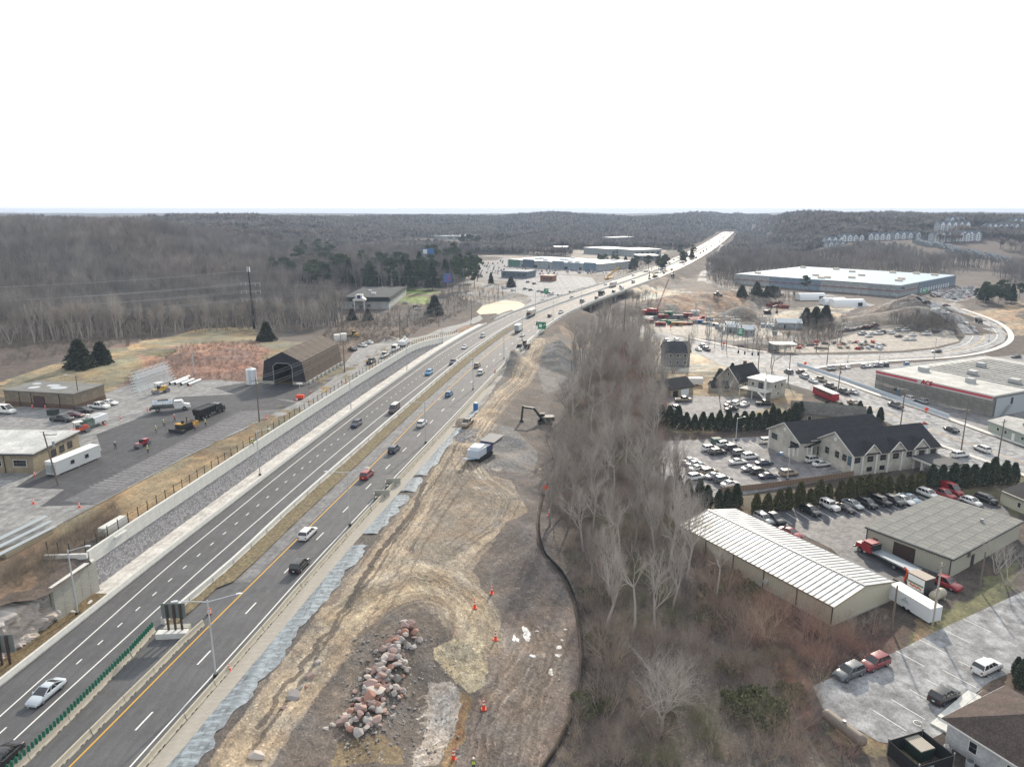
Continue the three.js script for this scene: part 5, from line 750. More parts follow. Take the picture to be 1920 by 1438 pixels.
// ---------------------------------------------------------------- vehicles (forward is +x, wheels on y = 0)
const PAINT={white: '#dcdcda',silver: '#a6abae',grey: '#5e6368',black: '#15171a',navy: '#1d2b45',blue: '#2d6f9e',red: '#8e1c22',maroon: '#561c22',tan: '#8b7d6a',green: '#4d6a5e',brown: '#4a3733',sky: '#3b8fbd',orange: '#cf4a22',yellow: '#c39a2c',pale: '#8fa3b0'};
const paint=(c)=>mat(PAINT[c] ?? c,0.35,{clearcoat: 0.8,clearcoatRoughness: 0.08,metalness: c==='silver'||c==='grey'?0.4:0});
const mGlass=mat('#0d1216',0.06,{clearcoat: 1,clearcoatRoughness: 0.02}),mTyre=mat('#141414',0.9),mRim=mat('#8d9194',0.4,{metalness: 0.6}),mTail=mat('#7a1414',0.3),mHead=mat('#e6e8ea',0.15),mTrim=mat('#1b1c1e',0.7);
const KIND={// length, half width, deck profile [x, top], glass base from..to at y, roof from..to at y
sedan: {L: 4.8,w: 0.92,top: [[-2.4,0.72],[-2.32,0.93],[-1.9,1.0],[-0.6,0.98],[0.95,0.95],[1.6,0.88],[2.1,0.77],[2.35,0.62],[2.4,0.5]],gb: [-1.95,1.2,0.95],rf: [-0.8,0.12,1.42],r: 0.34,ax: 1.42},
suv: {L: 4.7,w: 0.95,top: [[-2.35,0.8],[-2.3,1.06],[-2.0,1.1],[0.95,1.08],[1.6,1.03],[2.05,0.94],[2.3,0.78],[2.35,0.55]],gb: [-2.22,1.22,1.07],rf: [-1.82,0.3,1.66],r: 0.38,ax: 1.4},
hatch: {L: 4.3,w: 0.9,top: [[-2.15,0.75],[-2.08,0.98],[0.95,0.97],[1.5,0.9],[1.9,0.8],[2.1,0.66],[2.15,0.5]],gb: [-2.02,1.2,0.96],rf: [-1.4,0.25,1.48],r: 0.34,ax: 1.3},
jeep: {L: 4.4,w: 0.93,top: [[-2.2,1.0],[-2.15,1.18],[0.7,1.18],[2.0,1.1],[2.18,1.0],[2.2,0.6]],gb: [-2.05,0.8,1.16],rf: [-1.98,0.55,1.86],r: 0.42,ax: 1.35},
pickup: {L: 5.8,w: 1.0,top: [[-2.9,0.95],[-2.86,1.12],[1.4,1.14],[2.4,1.07],[2.75,0.98],[2.88,0.85],[2.9,0.6]],gb: [-0.8,1.65,1.12],rf: [-0.62,0.7,1.86],r: 0.42,ax: 1.8,bed: [-2.75,-0.9]},
van: {L: 5.7,w: 1.0,top: [[-2.85,1.1],[-2.8,1.25],[1.4,1.25],[2.2,1.14],[2.6,1.0],[2.8,0.75],[2.85,0.5]],gb: [-2.78,1.95,1.23],rf: [-2.7,0.9,2.35],r: 0.37,ax: 1.75,panel: 1},
};
const kindGeo={};
function vehicleGeo(k){
if (kindGeo[k]) return kindGeo[k];const K=KIND[k],w=K.w,ring=(x,top,ww)=>{const h=[];for (const [z,y] of [[-0.9,0.26],[-0.99,0.42],[-1,0.62],[-0.97,0.82],[-0.9,0.94],[-0.78,1],[-0.4,1.02]]) h.push([x,lerp(0.28,top,clamp((y - 0.26)/0.74,0,1.03)),z*ww]);return [...h,...h.slice().reverse().map((p)=>[p[0],p[1],-p[2]])];};
const body=gb(),n=K.top.length;body.loft(K.top.map(([x,t],i)=>ring(x,t,w*(i===0||i===n - 1?0.8:i===1||i===n - 2?0.92:i===n - 3?0.97:1))));
const glass=gb(),[g0,g1,gy]=K.gb,[r0,r1,ry]=K.rf,bw=w*0.9,tw=w*(K.panel?0.82:k==='sedan'?0.7:k==='jeep'?0.84:0.76);
const ringY=(a,b,ww,y)=>[[a,y,-ww],[b,y,-ww*0.93],[b,y,ww*0.93],[a,y,ww]].map((p)=>p);glass.loft([ringY(g0,g1,bw,gy - 0.02),ringY(lerp(g0,r0,0.55),lerp(g1,r1,0.56),lerp(bw,tw,0.42),lerp(gy,ry,0.58)),ringY(r0,r1,tw,ry - 0.03)].map((r)=>r.slice().reverse()));
const roof=gb();roof.loft([ringY(r0 - 0.06,r1 + 0.1,tw + 0.02,ry - 0.045),ringY(r0 + 0.02,r1,tw - 0.03,ry + 0.02),ringY(r0 + 0.25,r1 - 0.2,tw*0.8,ry + 0.05)].map((r)=>r.slice().reverse()));
const pil=gb(),P4=(t,s,u)=>{const xa=lerp(g0,g1,t),xb=lerp(r0,r1,t);return [lerp(xa,xb,u),lerp(gy,ry,u),s*(lerp(bw,tw,u) + 0.012)];};
const pilOne=[];for (const s of [-1,1]) for (const t of K.bed?[0.02,0.5,0.98]:[0.02,0.36,0.66,0.985]) pilOne.push(gb().bar(P4(t,s,0),P4(t,s,1),t>0.9||t<0.1?0.09:0.06).geo());
if (K.panel) for (const s of [-1,1]){const a=P4(0.01,s,-0.02),b=P4(0.7,s,-0.02),c=P4(0.7,s,1),d=P4(0.01,s,1);const o=(p)=>[p[0],p[1],p[2] + s*0.012];s>0?pil.quad(o(a),o(b),o(c),o(d)):pil.quad(o(b),o(a),o(d),o(c));}
const wheel=gb().cyl([0,K.r,-0.11],[0,K.r,0.11],K.r,K.r,14).geo(0.5),hub=gb().cyl([0,K.r,-0.12],[0,K.r,0.12],K.r*0.6,K.r*0.6,8).geo();
const fx=K.L/2,lampF=gb().box(0,0,0,0.16,0.16,0.36).geo(),lampR=gb().box(0,0,0,0.12,0.22,0.26).geo(),mir=gb().box(0,0,0,0.14,0.16,0.2).geo(),low=gb().box(0,0.36,0,K.L*0.985,0.2,w*1.86).geo();
let bed;if (K.bed){bed=gb();const [b0,b1]=K.bed;bed.box((b0 + b1)/2,K.top[1][1] + 0.03,0,b1 - b0,0.04,w*1.55);}
return kindGeo[k]={body: body.geo(0.75),glass: glass.geo(),roof: roof.geo(0.6),pil: K.panel?pil.geo():null,pilOne,wheel,hub,lampF,lampR,mir,low,bed: bed?.geo(),K};
}
const carProto=new Map();
function carGroup(k,c,roofC,lite){
const key=k + c + (roofC ?? '') + (lite?'*':'');if (carProto.has(key)) return carProto.get(key);const g=vehicleGeo(k),K=g.K,r=new THREE.Group(),p=paint(c);r.name={sedan: 'sedan',suv: 'sport_utility_car',hatch: 'hatchback',jeep: 'off_road_car',pickup: 'pickup_truck',van: 'van'}[k];
part(r,'body',g.body,p);part(r,'windows',g.glass,mGlass);part(r,'roof',g.roof,roofC?paint(roofC):p);if (g.pil) part(r,'side_panel',g.pil,p);if (!lite) for (const q of g.pilOne) part(r,'pillar',q,p);part(r,'sill',g.low,mTrim);if (lite){carProto.set(key,r);return r;}
for (const x of [-K.ax,K.ax + 0.05]) for (const z of [-1,1]){const m=part(r,'wheel',g.wheel,mTyre);m.position.set(x,0,z*(K.w - 0.12));part(m,'rim',g.hub,mRim);}
const fy=K.top.at(-1)[1] - 0.02 + 0.06,by=K.top[0][1] - 0.1;for (const z of [-1,1]){part(r,'headlight',g.lampF,mHead).position.set(K.L/2 - 0.1,fy,z*K.w*0.66);part(r,'tail_light',g.lampR,mTail).position.set(-K.L/2 + 0.04,by,z*K.w*0.74);part(r,'mirror',g.mir,p).position.set(K.gb[1] - 0.35,K.gb[2] + 0.06,z*(K.w + 0.06));}
part(r,'licence_plate',gb().box(-K.L/2 - 0.01,0.62,0,0.03,0.13,0.32).geo(),mHead);if (g.bed) part(r,'cargo_bed',g.bed,mTrim);
carProto.set(key,r);return r;
}
const headPx=(a,b,y)=>{const p=y===undefined?G(...a):P(a[0],a[1],y),q=y===undefined?G(...b):P(b[0],b[1],y);return Math.atan2(-(q.z - p.z),q.x - p.x);};
const lift=0.06;
function car(k,c,q,turn,label,group,roofC){const cat={suv: 'car',sedan: 'car',hatch: 'car',jeep: 'car',pickup: 'pickup truck',van: 'van'}[k],r=copyOf(carGroup(k,c,roofC,-q.z>330),V(q.x,q.y + lift,q.z),turn,label,group);r.userData.category=cat;return r;}
const roadTurn=(d,away)=>{const s=(EBR(d + 3) - EBR(d - 3))/6;return Math.atan2(away?1:-1,(away?1:-1)*s);};
const hwCar=(k,c,px,py,away,label,rc)=>{const q=P(px,py,-0.05);return car(k,c,q,roadTurn(-q.z,away),label,away?'cars heading away on the highway':'cars coming nearer on the highway',rc);};
hwCar('sedan','#b9c2c9',87,1306,0,'silver sedan with dark sunroof coming toward the camera');
hwCar('sedan','black',2,1432,0,'black sedan cut off by the lower left corner');
hwCar('suv','navy',668,799,0,'dark SUV in the left westbound lane below the stone wall');hwCar('van','brown',739,772,0,'brown van with a white roof in the westbound lanes','white');
hwCar('suv','sky',804,702,0,'bright blue car in the westbound lanes');hwCar('pickup','grey',850,682,0,'grey pickup truck following the bright blue car');hwCar('sedan','white',871,653,0,'white sedan beside the upper end of the stone wall');hwCar('suv','silver',905,632,0,'silver SUV coming toward the camera before the exit ramp');
hwCar('suv','white',577,1006,1,'white SUV nearest on the eastbound yellow line');hwCar('suv','black',562,1066,1,'black SUV in the eastbound right lane, nearest of all');hwCar('suv','red',688,895,1,'red SUV in the eastbound left lane');hwCar('suv','navy',739,847,1,'navy SUV ahead of the red SUV');hwCar('suv','white',791,798,1,'white SUV beside the third double-arm lamp post','white');hwCar('hatch','blue',842,742,1,'royal blue hatchback in the eastbound left lane');hwCar('suv','white',902,701,1,'white SUV to the right of a silver SUV, eastbound');hwCar('suv','tan',895,688,1,'tan SUV ahead of the white SUV, eastbound');
hwCar('sedan','white',980,630,1,'white sedan beside the white box truck');hwCar('suv','black',1010,608,1,'black SUV just behind the green exit sign');hwCar('suv','brown',1031,594,1,'dark brown SUV past the green exit sign');hwCar('pickup','white',1052,587,1,'white pickup truck near start of the overpass');hwCar('van','grey',1092,567,1,'grey van on the overpass');hwCar('suv','grey',1072,560,0,'grey car coming over the overpass');hwCar('suv','brown',1119,560,1,'brown car near the right parapet of the overpass');hwCar('suv','black',1151,548,1,'black car at far end of the overpass');hwCar('van','white',1165,540,1,'white van beyond the overpass');
seedAt(222);for (let d=545;d<2000;d+=rr(14,46)){const away=rnd()<0.5,lane=rnd()<0.5?0.27:0.75,x=away?lerp(YEL(d),EBR(d),lane):lerp(WBL(d),WBR(d),lane);car(pick(['suv','sedan','suv','van']),pick(['white','black','grey','silver','red','navy']),V(x,-0.05,-d),roadTurn(d,away),'small distant car on the far stretch of highway','distant cars on the far highway');}
// side road
const sideTurn=headPx([1600,752],[1500,712]),sideBack=sideTurn + Math.PI;
[['suv','grey',1479,700,'grey SUV first in the queue at the intersection'],['pickup','brown',1503,702,'brown pickup second in the queue at the intersection'],['suv','silver',1508,709,'silver SUV in the queue below the brown pickup'],['sedan','white',1525,717,'white sedan in the middle of the intersection queue'],['pickup','tan',1539,715,'tan pickup beside the white sedan in the queue'],['pickup','black',1557,728,'black pickup in the queue before the bus'],['pickup','black',1582,738,'black pickup next to a silver car in the queue'],['sedan','silver',1600,738,'silver sedan last but one in the queue'],['pickup','grey',1680,764,'grey pickup alone behind the queue'],['sedan','tan',1600,758,'beige sedan behind the red bus']].forEach(([k,c,x,y,l])=>car(k,c,G(x,y),sideTurn,l,'traffic on the side road'));
car('sedan','black',G(1784,809),sideTurn,'black sedan alone on the wide side road','traffic on the side road');car('suv','white',G(1842,846),sideTurn,'white SUV passing the clinic on the side road','traffic on the side road');
[['sedan','black',1757,661,1640,668,'black sedan entering the road curve'],['sedan','white',1808,606,1830,618,'white sedan at the inner side of the road curve'],['sedan','silver',1821,615,1800,603,'silver sedan halfway round the curve'],['suv','maroon',1775,575,1790,582,'dark red car at top of the curve'],['suv','white',1772,588,1790,596,'white car near the junction by the heap'],['suv','black',1738,568,1700,566,'black car on the road before the warehouse'],['sedan','black',1906,671,1870,674,'black sedan at right edge behind the store']].forEach(([k,c,x,y,a,b,l])=>car(k,c,G(x,y),headPx([x,y],[a,b]),l,'cars on the curved road'));
seedAt(61);[[1310,657],[1318,652],[1325,657],[1250,642],[1268,640]].forEach(([x,y],i)=>car(pick(['suv','sedan','pickup']),['white','grey','black','silver','white'][i],G(x,y),sideTurn,`${['white', 'grey', 'black', 'silver', 'second white'][i]} car waiting behind the grey house on the side road`,'cars behind the grey house'));
// yard
const yT=headPx([117,787],[80,790]);
[['van','white',8,775,0.1,'white van at left edge beside the block garage'],['pickup','black',116,790,0.1,'black pickup in front of the dark red car'],['sedan','maroon',139,782,0.15,'dark red sedan between two black vehicles'],['suv','black',157,774,0.1,'black SUV beside the lamp pole of the garage'],['pickup','white',185,766,0.05,'white pickup right of the lamp pole'],['sedan','white',204,759,0.05,'white car half hidden behind the white pickup']].forEach(([k,c,x,y,t,l])=>car(k,c,G(x,y),Math.PI*(k==='van'||k==='pickup'||k==='suv'||c==='maroon'||c==='white'?0:1) + t - 0.25,l,'vehicles parked in the yard'));
const fT=headPx([700,680],[760,645]);
[['pickup','black',696,681,0,'black pickup towing along the fence road'],['pickup','white',721,669,0,'white pickup in the line beside the soil heap'],['van','white',742,657,0,'white van in the line beside the soil heap'],['sedan','black',661,657,0.8,'black car beside the salt shed corner'],['sedan','white',680,650,0.9,'white sedan nearer the shed in the small lot'],['sedan','white',692,645,0.9,'white sedan farther in the small lot']].forEach(([k,c,x,y,o,l])=>car(k,c,G(x,y),fT + o,l,'vehicles by the salt shed'));
car('pickup','tan',G(876,797),headPx([876,797],[840,830]),'muddy tan pickup parked in the earthworks');
// motel lot, clinic, houses
[['suv','tan',727,574],['sedan','black',718,570],['suv','silver',760,570],['suv','black',780,577],['sedan','white',783,580]].forEach(([k,c,x,y],i)=>car(k,c,G(x,y),0.3,`${['tan SUV', 'black sedan', 'silver SUV', 'black SUV', 'white sedan'][i]} parked in the motel lot`,'cars in the motel lot'));
const cT=headPx([1384,868],[1420,864]);
[['suv','white',1332,845,'white SUV leftmost in the upper row of the medical car park'],['suv','white',1359,837,'white SUV beside the green utility box'],['suv','black',1374,844,'black SUV right of the white SUV by the utility box'],['suv','black',1346,852,'black SUV below the leftmost white SUV'],['suv','grey',1388,854,'grey SUV tucked behind a white SUV'],['suv','white',1407,860,'large white SUV in the middle of the medical car park'],['sedan','white',1384,870,'low white sedan in the middle row'],['sedan','navy',1433,872,'navy sedan at right end of the middle row'],['sedan','silver',1408,883,'silver sedan behind a black SUV in the lower row'],['suv','black',1424,889,'black SUV in the lower row beside a silver sedan'],['sedan','navy',1441,897,'navy sedan at lower right of the medical car park'],['sedan','white',1295,868,'white car at left edge near the trees'],['sedan','silver',1303,874,'silver car second in the left row'],['sedan','white',1308,882,'white car third in the left row'],['suv','tan',1329,889,'grey-beige SUV in the left row'],['sedan','silver',1340,897,'silver sedan in the lower left row'],['suv','white',1305,899,'white SUV lowest at the left row'],['suv','grey',1356,904,'dark grey SUV near the wooden fence'],['sedan','white',1369,912,'white sedan right at the wooden fence'],['suv','white',1440,831,'white SUV beside the clinic entrance'],['suv','black',1462,841,'black SUV in front of the clinic porch'],['suv','white',1526,866,'white SUV parked along the clinic wall'],['sedan','white',1541,874,'white sedan parked along the clinic wall'],['suv','tan',1479,892,'tan SUV by the car park lamp post']].forEach(([k,c,x,y,l])=>car(k,c,G(x,y),cT + (x<1375&&y>860?0.15:0),l,'cars in the medical car park'));
car('suv','white',G(1800,857),cT,'white SUV right of the clinic in the front car park');car('sedan','white',G(1742,836),cT + Math.PI,'white sedan half hidden behind the clinic roof');
[['pickup','tan',1282,753,'tan pickup before the garage doors'],['sedan','grey',1232,761,'grey car half under the bare trees by the garage'],['pickup','white',1267,770,'white pickup behind the dark hedge'],['sedan','maroon',1367,761,'dark red car left in the house yard row'],['suv','white',1381,760,'white SUV in the house yard row'],['sedan','white',1397,761,'white sedan at right of the house yard row'],['pickup','black',1434,760,'black pickup beside the white house'],['sedan','black',1372,770,'black car just behind the hedge in the house yard']].forEach(([k,c,x,y,l],i)=>car(k,c,G(x,y),cT + [-0.1,0.2,1.5,0.6,0.6,0.6,-0.2,0.1][i],l,'vehicles in the house yard'));
// row along the olive hedge
const rT=headPx([1461,965],[1497,984]);
[['suv','silver',1432,978,'silver SUV leftmost in the row behind the ribbed roof'],['pickup','black',1449,977,'black pickup second in the row behind the ribbed roof'],['suv','black',1520,963,'dark SUV standing alone in the hedge row'],['jeep','white',1556,954,'boxy white off-road car in the hedge row'],['sedan','black',1584,957,'black sedan right of the boxy white car'],['sedan','silver',1599,950,'silver sedan in the hedge row'],['suv','black',1626,949,'black SUV right of the silver sedan'],['jeep','black',1653,946,'boxy black off-road car in the hedge row'],['suv','black',1676,944,'black SUV right of the boxy black car'],['sedan','white',1695,942,'white sedan in the hedge row'],['sedan','pale',1706,939,'pale blue sedan in the hedge row'],['suv','white',1740,931,'long white SUV left of the red pickup'],['pickup','red',1767,931,'bright red pickup beside the red van'],['van','red',1781,924,'bright red van at the end of the hedge row'],['hatch','white',1821,945,'white hatchback standing right of the red van'],['suv','black',1850,941,'black SUV rightmost near the green and white house']].forEach(([k,c,x,y,l])=>car(k,c,G(x,y),rT,l,'cars along the olive hedge'));
car('sedan','red',G(1482,1004),rT + 0.2,'red sports car half hidden by the ribbed roof');
const nT=headPx([1640,1250],[1592,1270]);
car('suv','grey',G(1592,1268),nT,'grey SUV parked nose-out at the thicket edge');car('suv','#7d2026',G(1640,1250),nT,'red SUV parked behind the grey SUV');car('suv','white',G(1850,1258),headPx([1835,1262],[1868,1247]),'white SUV parked near the clipped shrubs');car('suv','black',G(1770,1312),headPx([1755,1318],[1795,1297]),'black SUV parked beside the near house ramp',undefined);
car('pickup','red',G(1768,1098),headPx([1745,1088],[1790,1107]),'dark red pickup beside the grey-roofed building');
// far car parks: rows of small cars
seedAt(733);function lot(px,n,label,group,turn){const pg=poly(px),X=pg.map((p)=>p[0]),Z=pg.map((p)=>p[1]),got=[];for (let i=0;i<6000&&got.length<n;i++){const row=7.5,z0=Math.round(rr(Math.min(...Z),Math.max(...Z))/row)*row,x0=Math.round(rr(Math.min(...X),Math.max(...X))/2.9)*2.9;if (!inPoly(x0,z0,pg)||got.some((g)=>g[0]===x0&&g[1]===z0)) continue;got.push([x0,z0]);car(pick(['sedan','suv','suv','hatch']),pick(['white','white','silver','silver','grey','black','navy','red']),onG(x0,z0),turn + (rnd()<0.5?Math.PI:0),label,group);}}
lot([[1742,556],[1755,545],[1830,539],[1834,554],[1795,564]],120,'small car in the crowded lot right of the warehouse','cars right of the warehouse',1.57);
lot([[875,503],[945,487],[1000,500],[990,507],[960,512],[900,515]],70,'small car in the plaza lot left of the shopping centre','cars left of the shopping centre',1.57);lot([[1000,506],[1110,508],[1140,512],[1050,515],[1000,514]],46,'small car before the shopping centre','cars before the shopping centre',1.57);
[[1578,622],[1588,621],[1598,620],[1608,618],[1618,616],[1627,615],[1634,614],[1640,612],[1618,628],[1634,628],[1655,625],[1648,627],[1672,626],[1686,632],[1685,621],[1698,621],[1712,630],[1738,628],[1757,623],[1700,638],[1712,638],[1630,632]].forEach(([x,y],i)=>car(pick(['suv','sedan','pickup']),i<8?pick(['black','black','grey','maroon']):pick(['white','silver','black','white']),G(x,y),0.4,'parked car in the lot inside the road curve','cars inside the road curve'));
[[1010,547],[1018,549],[1026,551],[1034,553],[985,543],[995,545],[945,541],[962,546],[1060,556],[1050,557],[930,533],[1002,533],[990,530],[1072,551]].forEach(([x,y],i)=>car(pick(['suv','sedan','van']),pick(['white','black','grey']),G(x,y),0.9,'small car around the ramp intersection','cars around the ramp intersection'));
[[1555,692],[1562,691.5],[1580,690.5],[1590,690],[1618,689],[1626,688.5],[1634,688],[1643,687.5],[1652,687],[1662,686.5],[1700,686]].forEach(([x,y],i)=>car(pick(['sedan','suv']),i<4?'white':pick(['blue','navy','silver']),G(x,y),1.2,'small car in the row behind the store yard fence','cars behind the store yard'));
[[1703,750,'white','white car parked below the store wall'],[1728,755,'silver','silver car parked below the store wall']].forEach(([x,y,c,l])=>car('suv',c,G(x,y),sideTurn,l));
// ---------------------------------------------------------------- buildings (local x runs along the surveyed front, +z toward the camera side, depth goes to -z)
function siteOf(a,b,y){const p=y===undefined?G(...a):P(...a,y),q=y===undefined?G(...b):P(...b,y),yy=y ?? Math.min(p.y,q.y);return {pos: V(p.x,yy,p.z),turn: Math.atan2(-(q.z - p.z),q.x - p.x),L: Math.hypot(q.x - p.x,q.z - p.z)};}
const ribTex=(n)=>dataTex(128,8,(x)=>{const u=(x/128*n) % 1,v=u<0.12?0.82:u<0.2?1.04:1;return [v*0.93,v*0.93,v*0.93];});
const tRib=ribTex(4),blotch=dataTex(256,256,(x,y)=>{const v=0.86 + 0.3*(pf(x/64,y/64,4,4) - 0.5) + 0.16*(pf(x/8,y/8,32,2) - 0.5);return [v,v*0.995,v*0.98];});
const shingleTex=dataTex(256,256,(x,y)=>{const row=Math.floor(y/5),v=0.8 + 0.3*(PERM[(Math.floor((x + row*7)/9) + PERM[row & 255]) & 255]/255 - 0.5) + 0.3*(pf(x/64,y/64,4,3) - 0.5) - (y % 5===0?0.14:0);return [v,v,v];});
const wallM=(c,o={})=>mat(c,0.85,{map: rep(blotch,1/7),...o}),sidingM=(c)=>mat(c,0.8,{map: rep(tRib,1/1.6,1)}),shingle=(c)=>mat(c,0.92,{map: rep(shingleTex,1/5)}),mPane=mat('#1a2026',0.08,{clearcoat: 1,clearcoatRoughness: 0.03}),mFrameW=mat('#d8d8d4',0.6),mFrameD=mat('#2c2f33',0.6);
// a window: frame with panes as its pieces; face 0 = +z, 1 = +x, 2 = -z, 3 = -x, (u, v) its centre along the face, off = distance of the face
function win(t,face,u,v,off,w,h,cols=2,rows=1,fm=mFrameW,name='window'){
const g=gb(),b=0.07;g.box(0,h/2 - b/2,0.03,w,b,0.08).box(0,-h/2 + b/2,0.03,w,b,0.1).box(-w/2 + b/2,0,0.03,b,h - 2*b,0.08).box(w/2 - b/2,0,0.03,b,h - 2*b,0.08);
const m=part(t,name,g.geo(),fm),a=face*Math.PI/2;m.position.set(face===0?u:face===1?off:face===2?u:off,v,face===0?off:face===1?u:face===2?off:u);m.rotation.y=a;
const pw=(w - 2*b)/cols,ph=(h - 2*b)/rows,pg=gb().box(0,0,0,pw - 0.05,ph - 0.05,0.03).geo();for (let i=0;i<cols;i++) for (let j=0;j<rows;j++) part(m,'pane',pg,mPane).position.set(-w/2 + b + (i + 0.5)*pw,-h/2 + b + (j + 0.5)*ph,0.018);return m;
}
function door(t,face,u,off,w,h,m,y0=0){const d=part(t,'door',gb().box(0,h/2,0.03,w,h,0.08).geo(),m);d.position.set(face % 2?off:u,y0,face % 2?u:off);d.rotation.y=face*Math.PI/2;part(d,'handle',gb().box(w*0.35,h*0.47,0.1,0.12,0.06,0.06).geo(),mSteel);return d;}
const block=(t,x0,x1,z0,z1,y0,y1,m,name='wall')=>part(t,name,gb().box((x0 + x1)/2,(y0 + y1)/2,(z0 + z1)/2,x1 - x0,y1 - y0,z1 - z0).geo(),m);
function gableX(t,x0,x1,z0,z1,ye,yr,rm,wm,o=0.4){// ridge along x, gable ends at x0 and x1
const zc=(z0 + z1)/2,th=0.14,k=(yr - ye)/((z1 - z0)/2),yo=ye - o*k;for (const [za,s] of [[z1 + o,1],[z0 - o,-1]]){const g=gb(),a=[x0 - o,yo,za],b=[x1 + o,yo,za],c=[x1 + o,yr,zc],d=[x0 - o,yr,zc],up=(p)=>[p[0],p[1] + th,p[2]];const A=[a,b,c,d],B=A.map(up);if (s<0){A.reverse();B.reverse();} g.quad(B[0],B[1],B[2],B[3]).quad(A[3],A[2],A[1],A[0]);for (let i=0;i<4;i++) g.quad(A[i],A[(i + 1) % 4],B[(i + 1) % 4],B[i]);part(t,'roof',g.geo(),rm);}
if (wm) for (const [x,s] of [[x0,-1],[x1,1]]){const g=gb();const a=[x,ye - 0.01,z0],b=[x,ye - 0.01,z1],c=[x,yr - 0.02,zc];s<0?g.tri(a,b,c):g.tri(b,a,c);part(t,'gable_wall',g.geo(),wm);}
}
const gableZ=(t,x0,x1,z0,z1,ye,yr,rm,wm,o=0.4)=>{const k=new THREE.Group();gableX(k,z0,z1,x0,x1,ye,yr,rm,wm,o);for (const m of [...k.children]){m.geometry.rotateY(-Math.PI/2);m.geometry.scale(1,1,1);t.add(m);m.geometry.applyMatrix4(new THREE.Matrix4().makeScale(-1,1,1));const p=m.geometry.attributes.position.array;for (let i=0;i<p.length;i+=9) for (let j=0;j<3;j++){const q=p[i + j];p[i + j]=p[i + 3 + j];p[i + 3 + j]=q;} m.geometry.computeVertexNormals();}};
{// salt shed
const s=siteOf([492,719],[574,722],6),t=thing('salt_shed','dark shingled salt shed with slanted walls and a black open front','shed',s.pos,s.turn),W=s.L,D=34,e=7.2,r=10.2,i=1.05,far=P(641,682,6).sub(P(574,722,6)),len=Math.hypot(far.x,far.z);
const dx=far.x*Math.cos(s.turn) - far.z*Math.sin(s.turn),dz=far.x*Math.sin(s.turn) + far.z*Math.cos(s.turn);// depth direction in local axes
const prof=[[0,0.9],[i,e],[W/2,r],[W - i,e],[W,0.9]],at=(p,k)=>[p[0] + dx*k,p[1],dz*k],mR=shingle('#6f6459'),mS=shingle('#65584e'),mF=shingle('#3e4046');
for (let k=0;k<4;k++){const g=gb(),a=prof[k],b=prof[k + 1];g.quad(at(a,0),at(b,0),at(b,1),at(a,1));part(t,k===1||k===2?'roof':'side_wall',g.geo(),k===1||k===2?mR:mS);}
const ox0=W*0.27,ox1=W*0.7,oy=6.6,face=(pts)=>{const g=gb();const f=THREE.ShapeUtils.triangulateShape(pts.map((p)=>new THREE.Vector2(...p)),[]);for (const [a,b,c] of f) g.tri([...pts[a],0.02],[...pts[b],0.02],[...pts[c],0.02]);return g.geo();};
part(t,'front_wall',face([[0,0.9],[ox0,0.9],[ox0,oy - 1],[ox0 + 1.1,oy],[W/2,oy],[W/2,r],[i,e]]),mF);part(t,'front_wall',face([[W,0.9],[W - i,e],[W/2,r],[W/2,oy],[ox1 - 1.1,oy],[ox1,oy - 1],[ox1,0.9]]),mF);
part(t,'opening_trim',gb().bar([ox0,0.9,0.06],[ox0,oy - 1,0.06],0.14).bar([ox0,oy - 1,0.06],[ox0 + 1.1,oy,0.06],0.14).bar([ox0 + 1.1,oy,0.06],[ox1 - 1.1,oy,0.06],0.14).bar([ox1 - 1.1,oy,0.06],[ox1,oy - 1,0.06],0.14).bar([ox1,oy - 1,0.06],[ox1,0.9,0.06],0.14).geo(),mat('#9b9f9f',0.7));
{const g=gb();g.quad(at(prof[0],0.99),at(prof[1],0.99),at(prof[3],0.99),at(prof[4],0.99)).tri(at(prof[1],0.99),at(prof[2],0.99),at(prof[3],0.99));part(t,'rear_wall',g.geo(),mS);}
for (const [a,b] of [[-0.1,ox0],[ox1,W + 0.1]]) part(t,'foundation',gb().base((a + b)/2,-0.1,0.1,b - a,1.0,0.5).geo(),mGreyConc);part(t,'foundation',gb().bar([W + 0.05,0.4,0],[W + 0.05 + dx,0.4,dz],0.4,1.0).bar([0,0.4,0],[dx,0.4,dz],0.4,1.0).geo(),mGreyConc);
for (let k=0;k<9;k++) part(t,'buttress',gb().base(W + 0.55 + dx*(k + 0.5)/9,-0.1,dz*(k + 0.5)/9,0.7,1.15,0.5,0.5).geo(),mCast);
}
{// office at the left edge
const s=siteOf([65,888],[150,843],6),t=thing('office_building','low tan brick office with a bright flat white roof at left edge','building',s.pos,s.turn),m=wallM('#9d927d'),D=26,H=4.2;
block(t,0,s.L,-D,0,0,H,m);part(t,'roof',gb().box(s.L/2,H + 0.12,-D/2,s.L + 0.7,0.24,D + 0.7).geo(),mat('#cfd2d2',0.7,{map: rep(blotch,1/11)}));part(t,'roof_edge',gb().box(s.L/2,H - 0.12,0.34,s.L + 0.7,0.24,0.06).box(-0.33,H - 0.12,-D/2,0.06,0.24,D + 0.6).geo(),mFrameD);
t.position.copy(s.pos);t.rotation.y=s.turn;for (const u of [0.42,0.6,0.78]) win(t,0,s.L*u,2.3,0,1.5,1.5,3,3,mFrameD);for (let k=0;k<4;k++) win(t,3,-2.8 - k*5.2,2.2,0,2.8,1.5,4,2,mFrameW);part(t,'downpipe',gb().base(-0.08,0,-6,0.12,H,0.12).geo(),mFrameD);
}
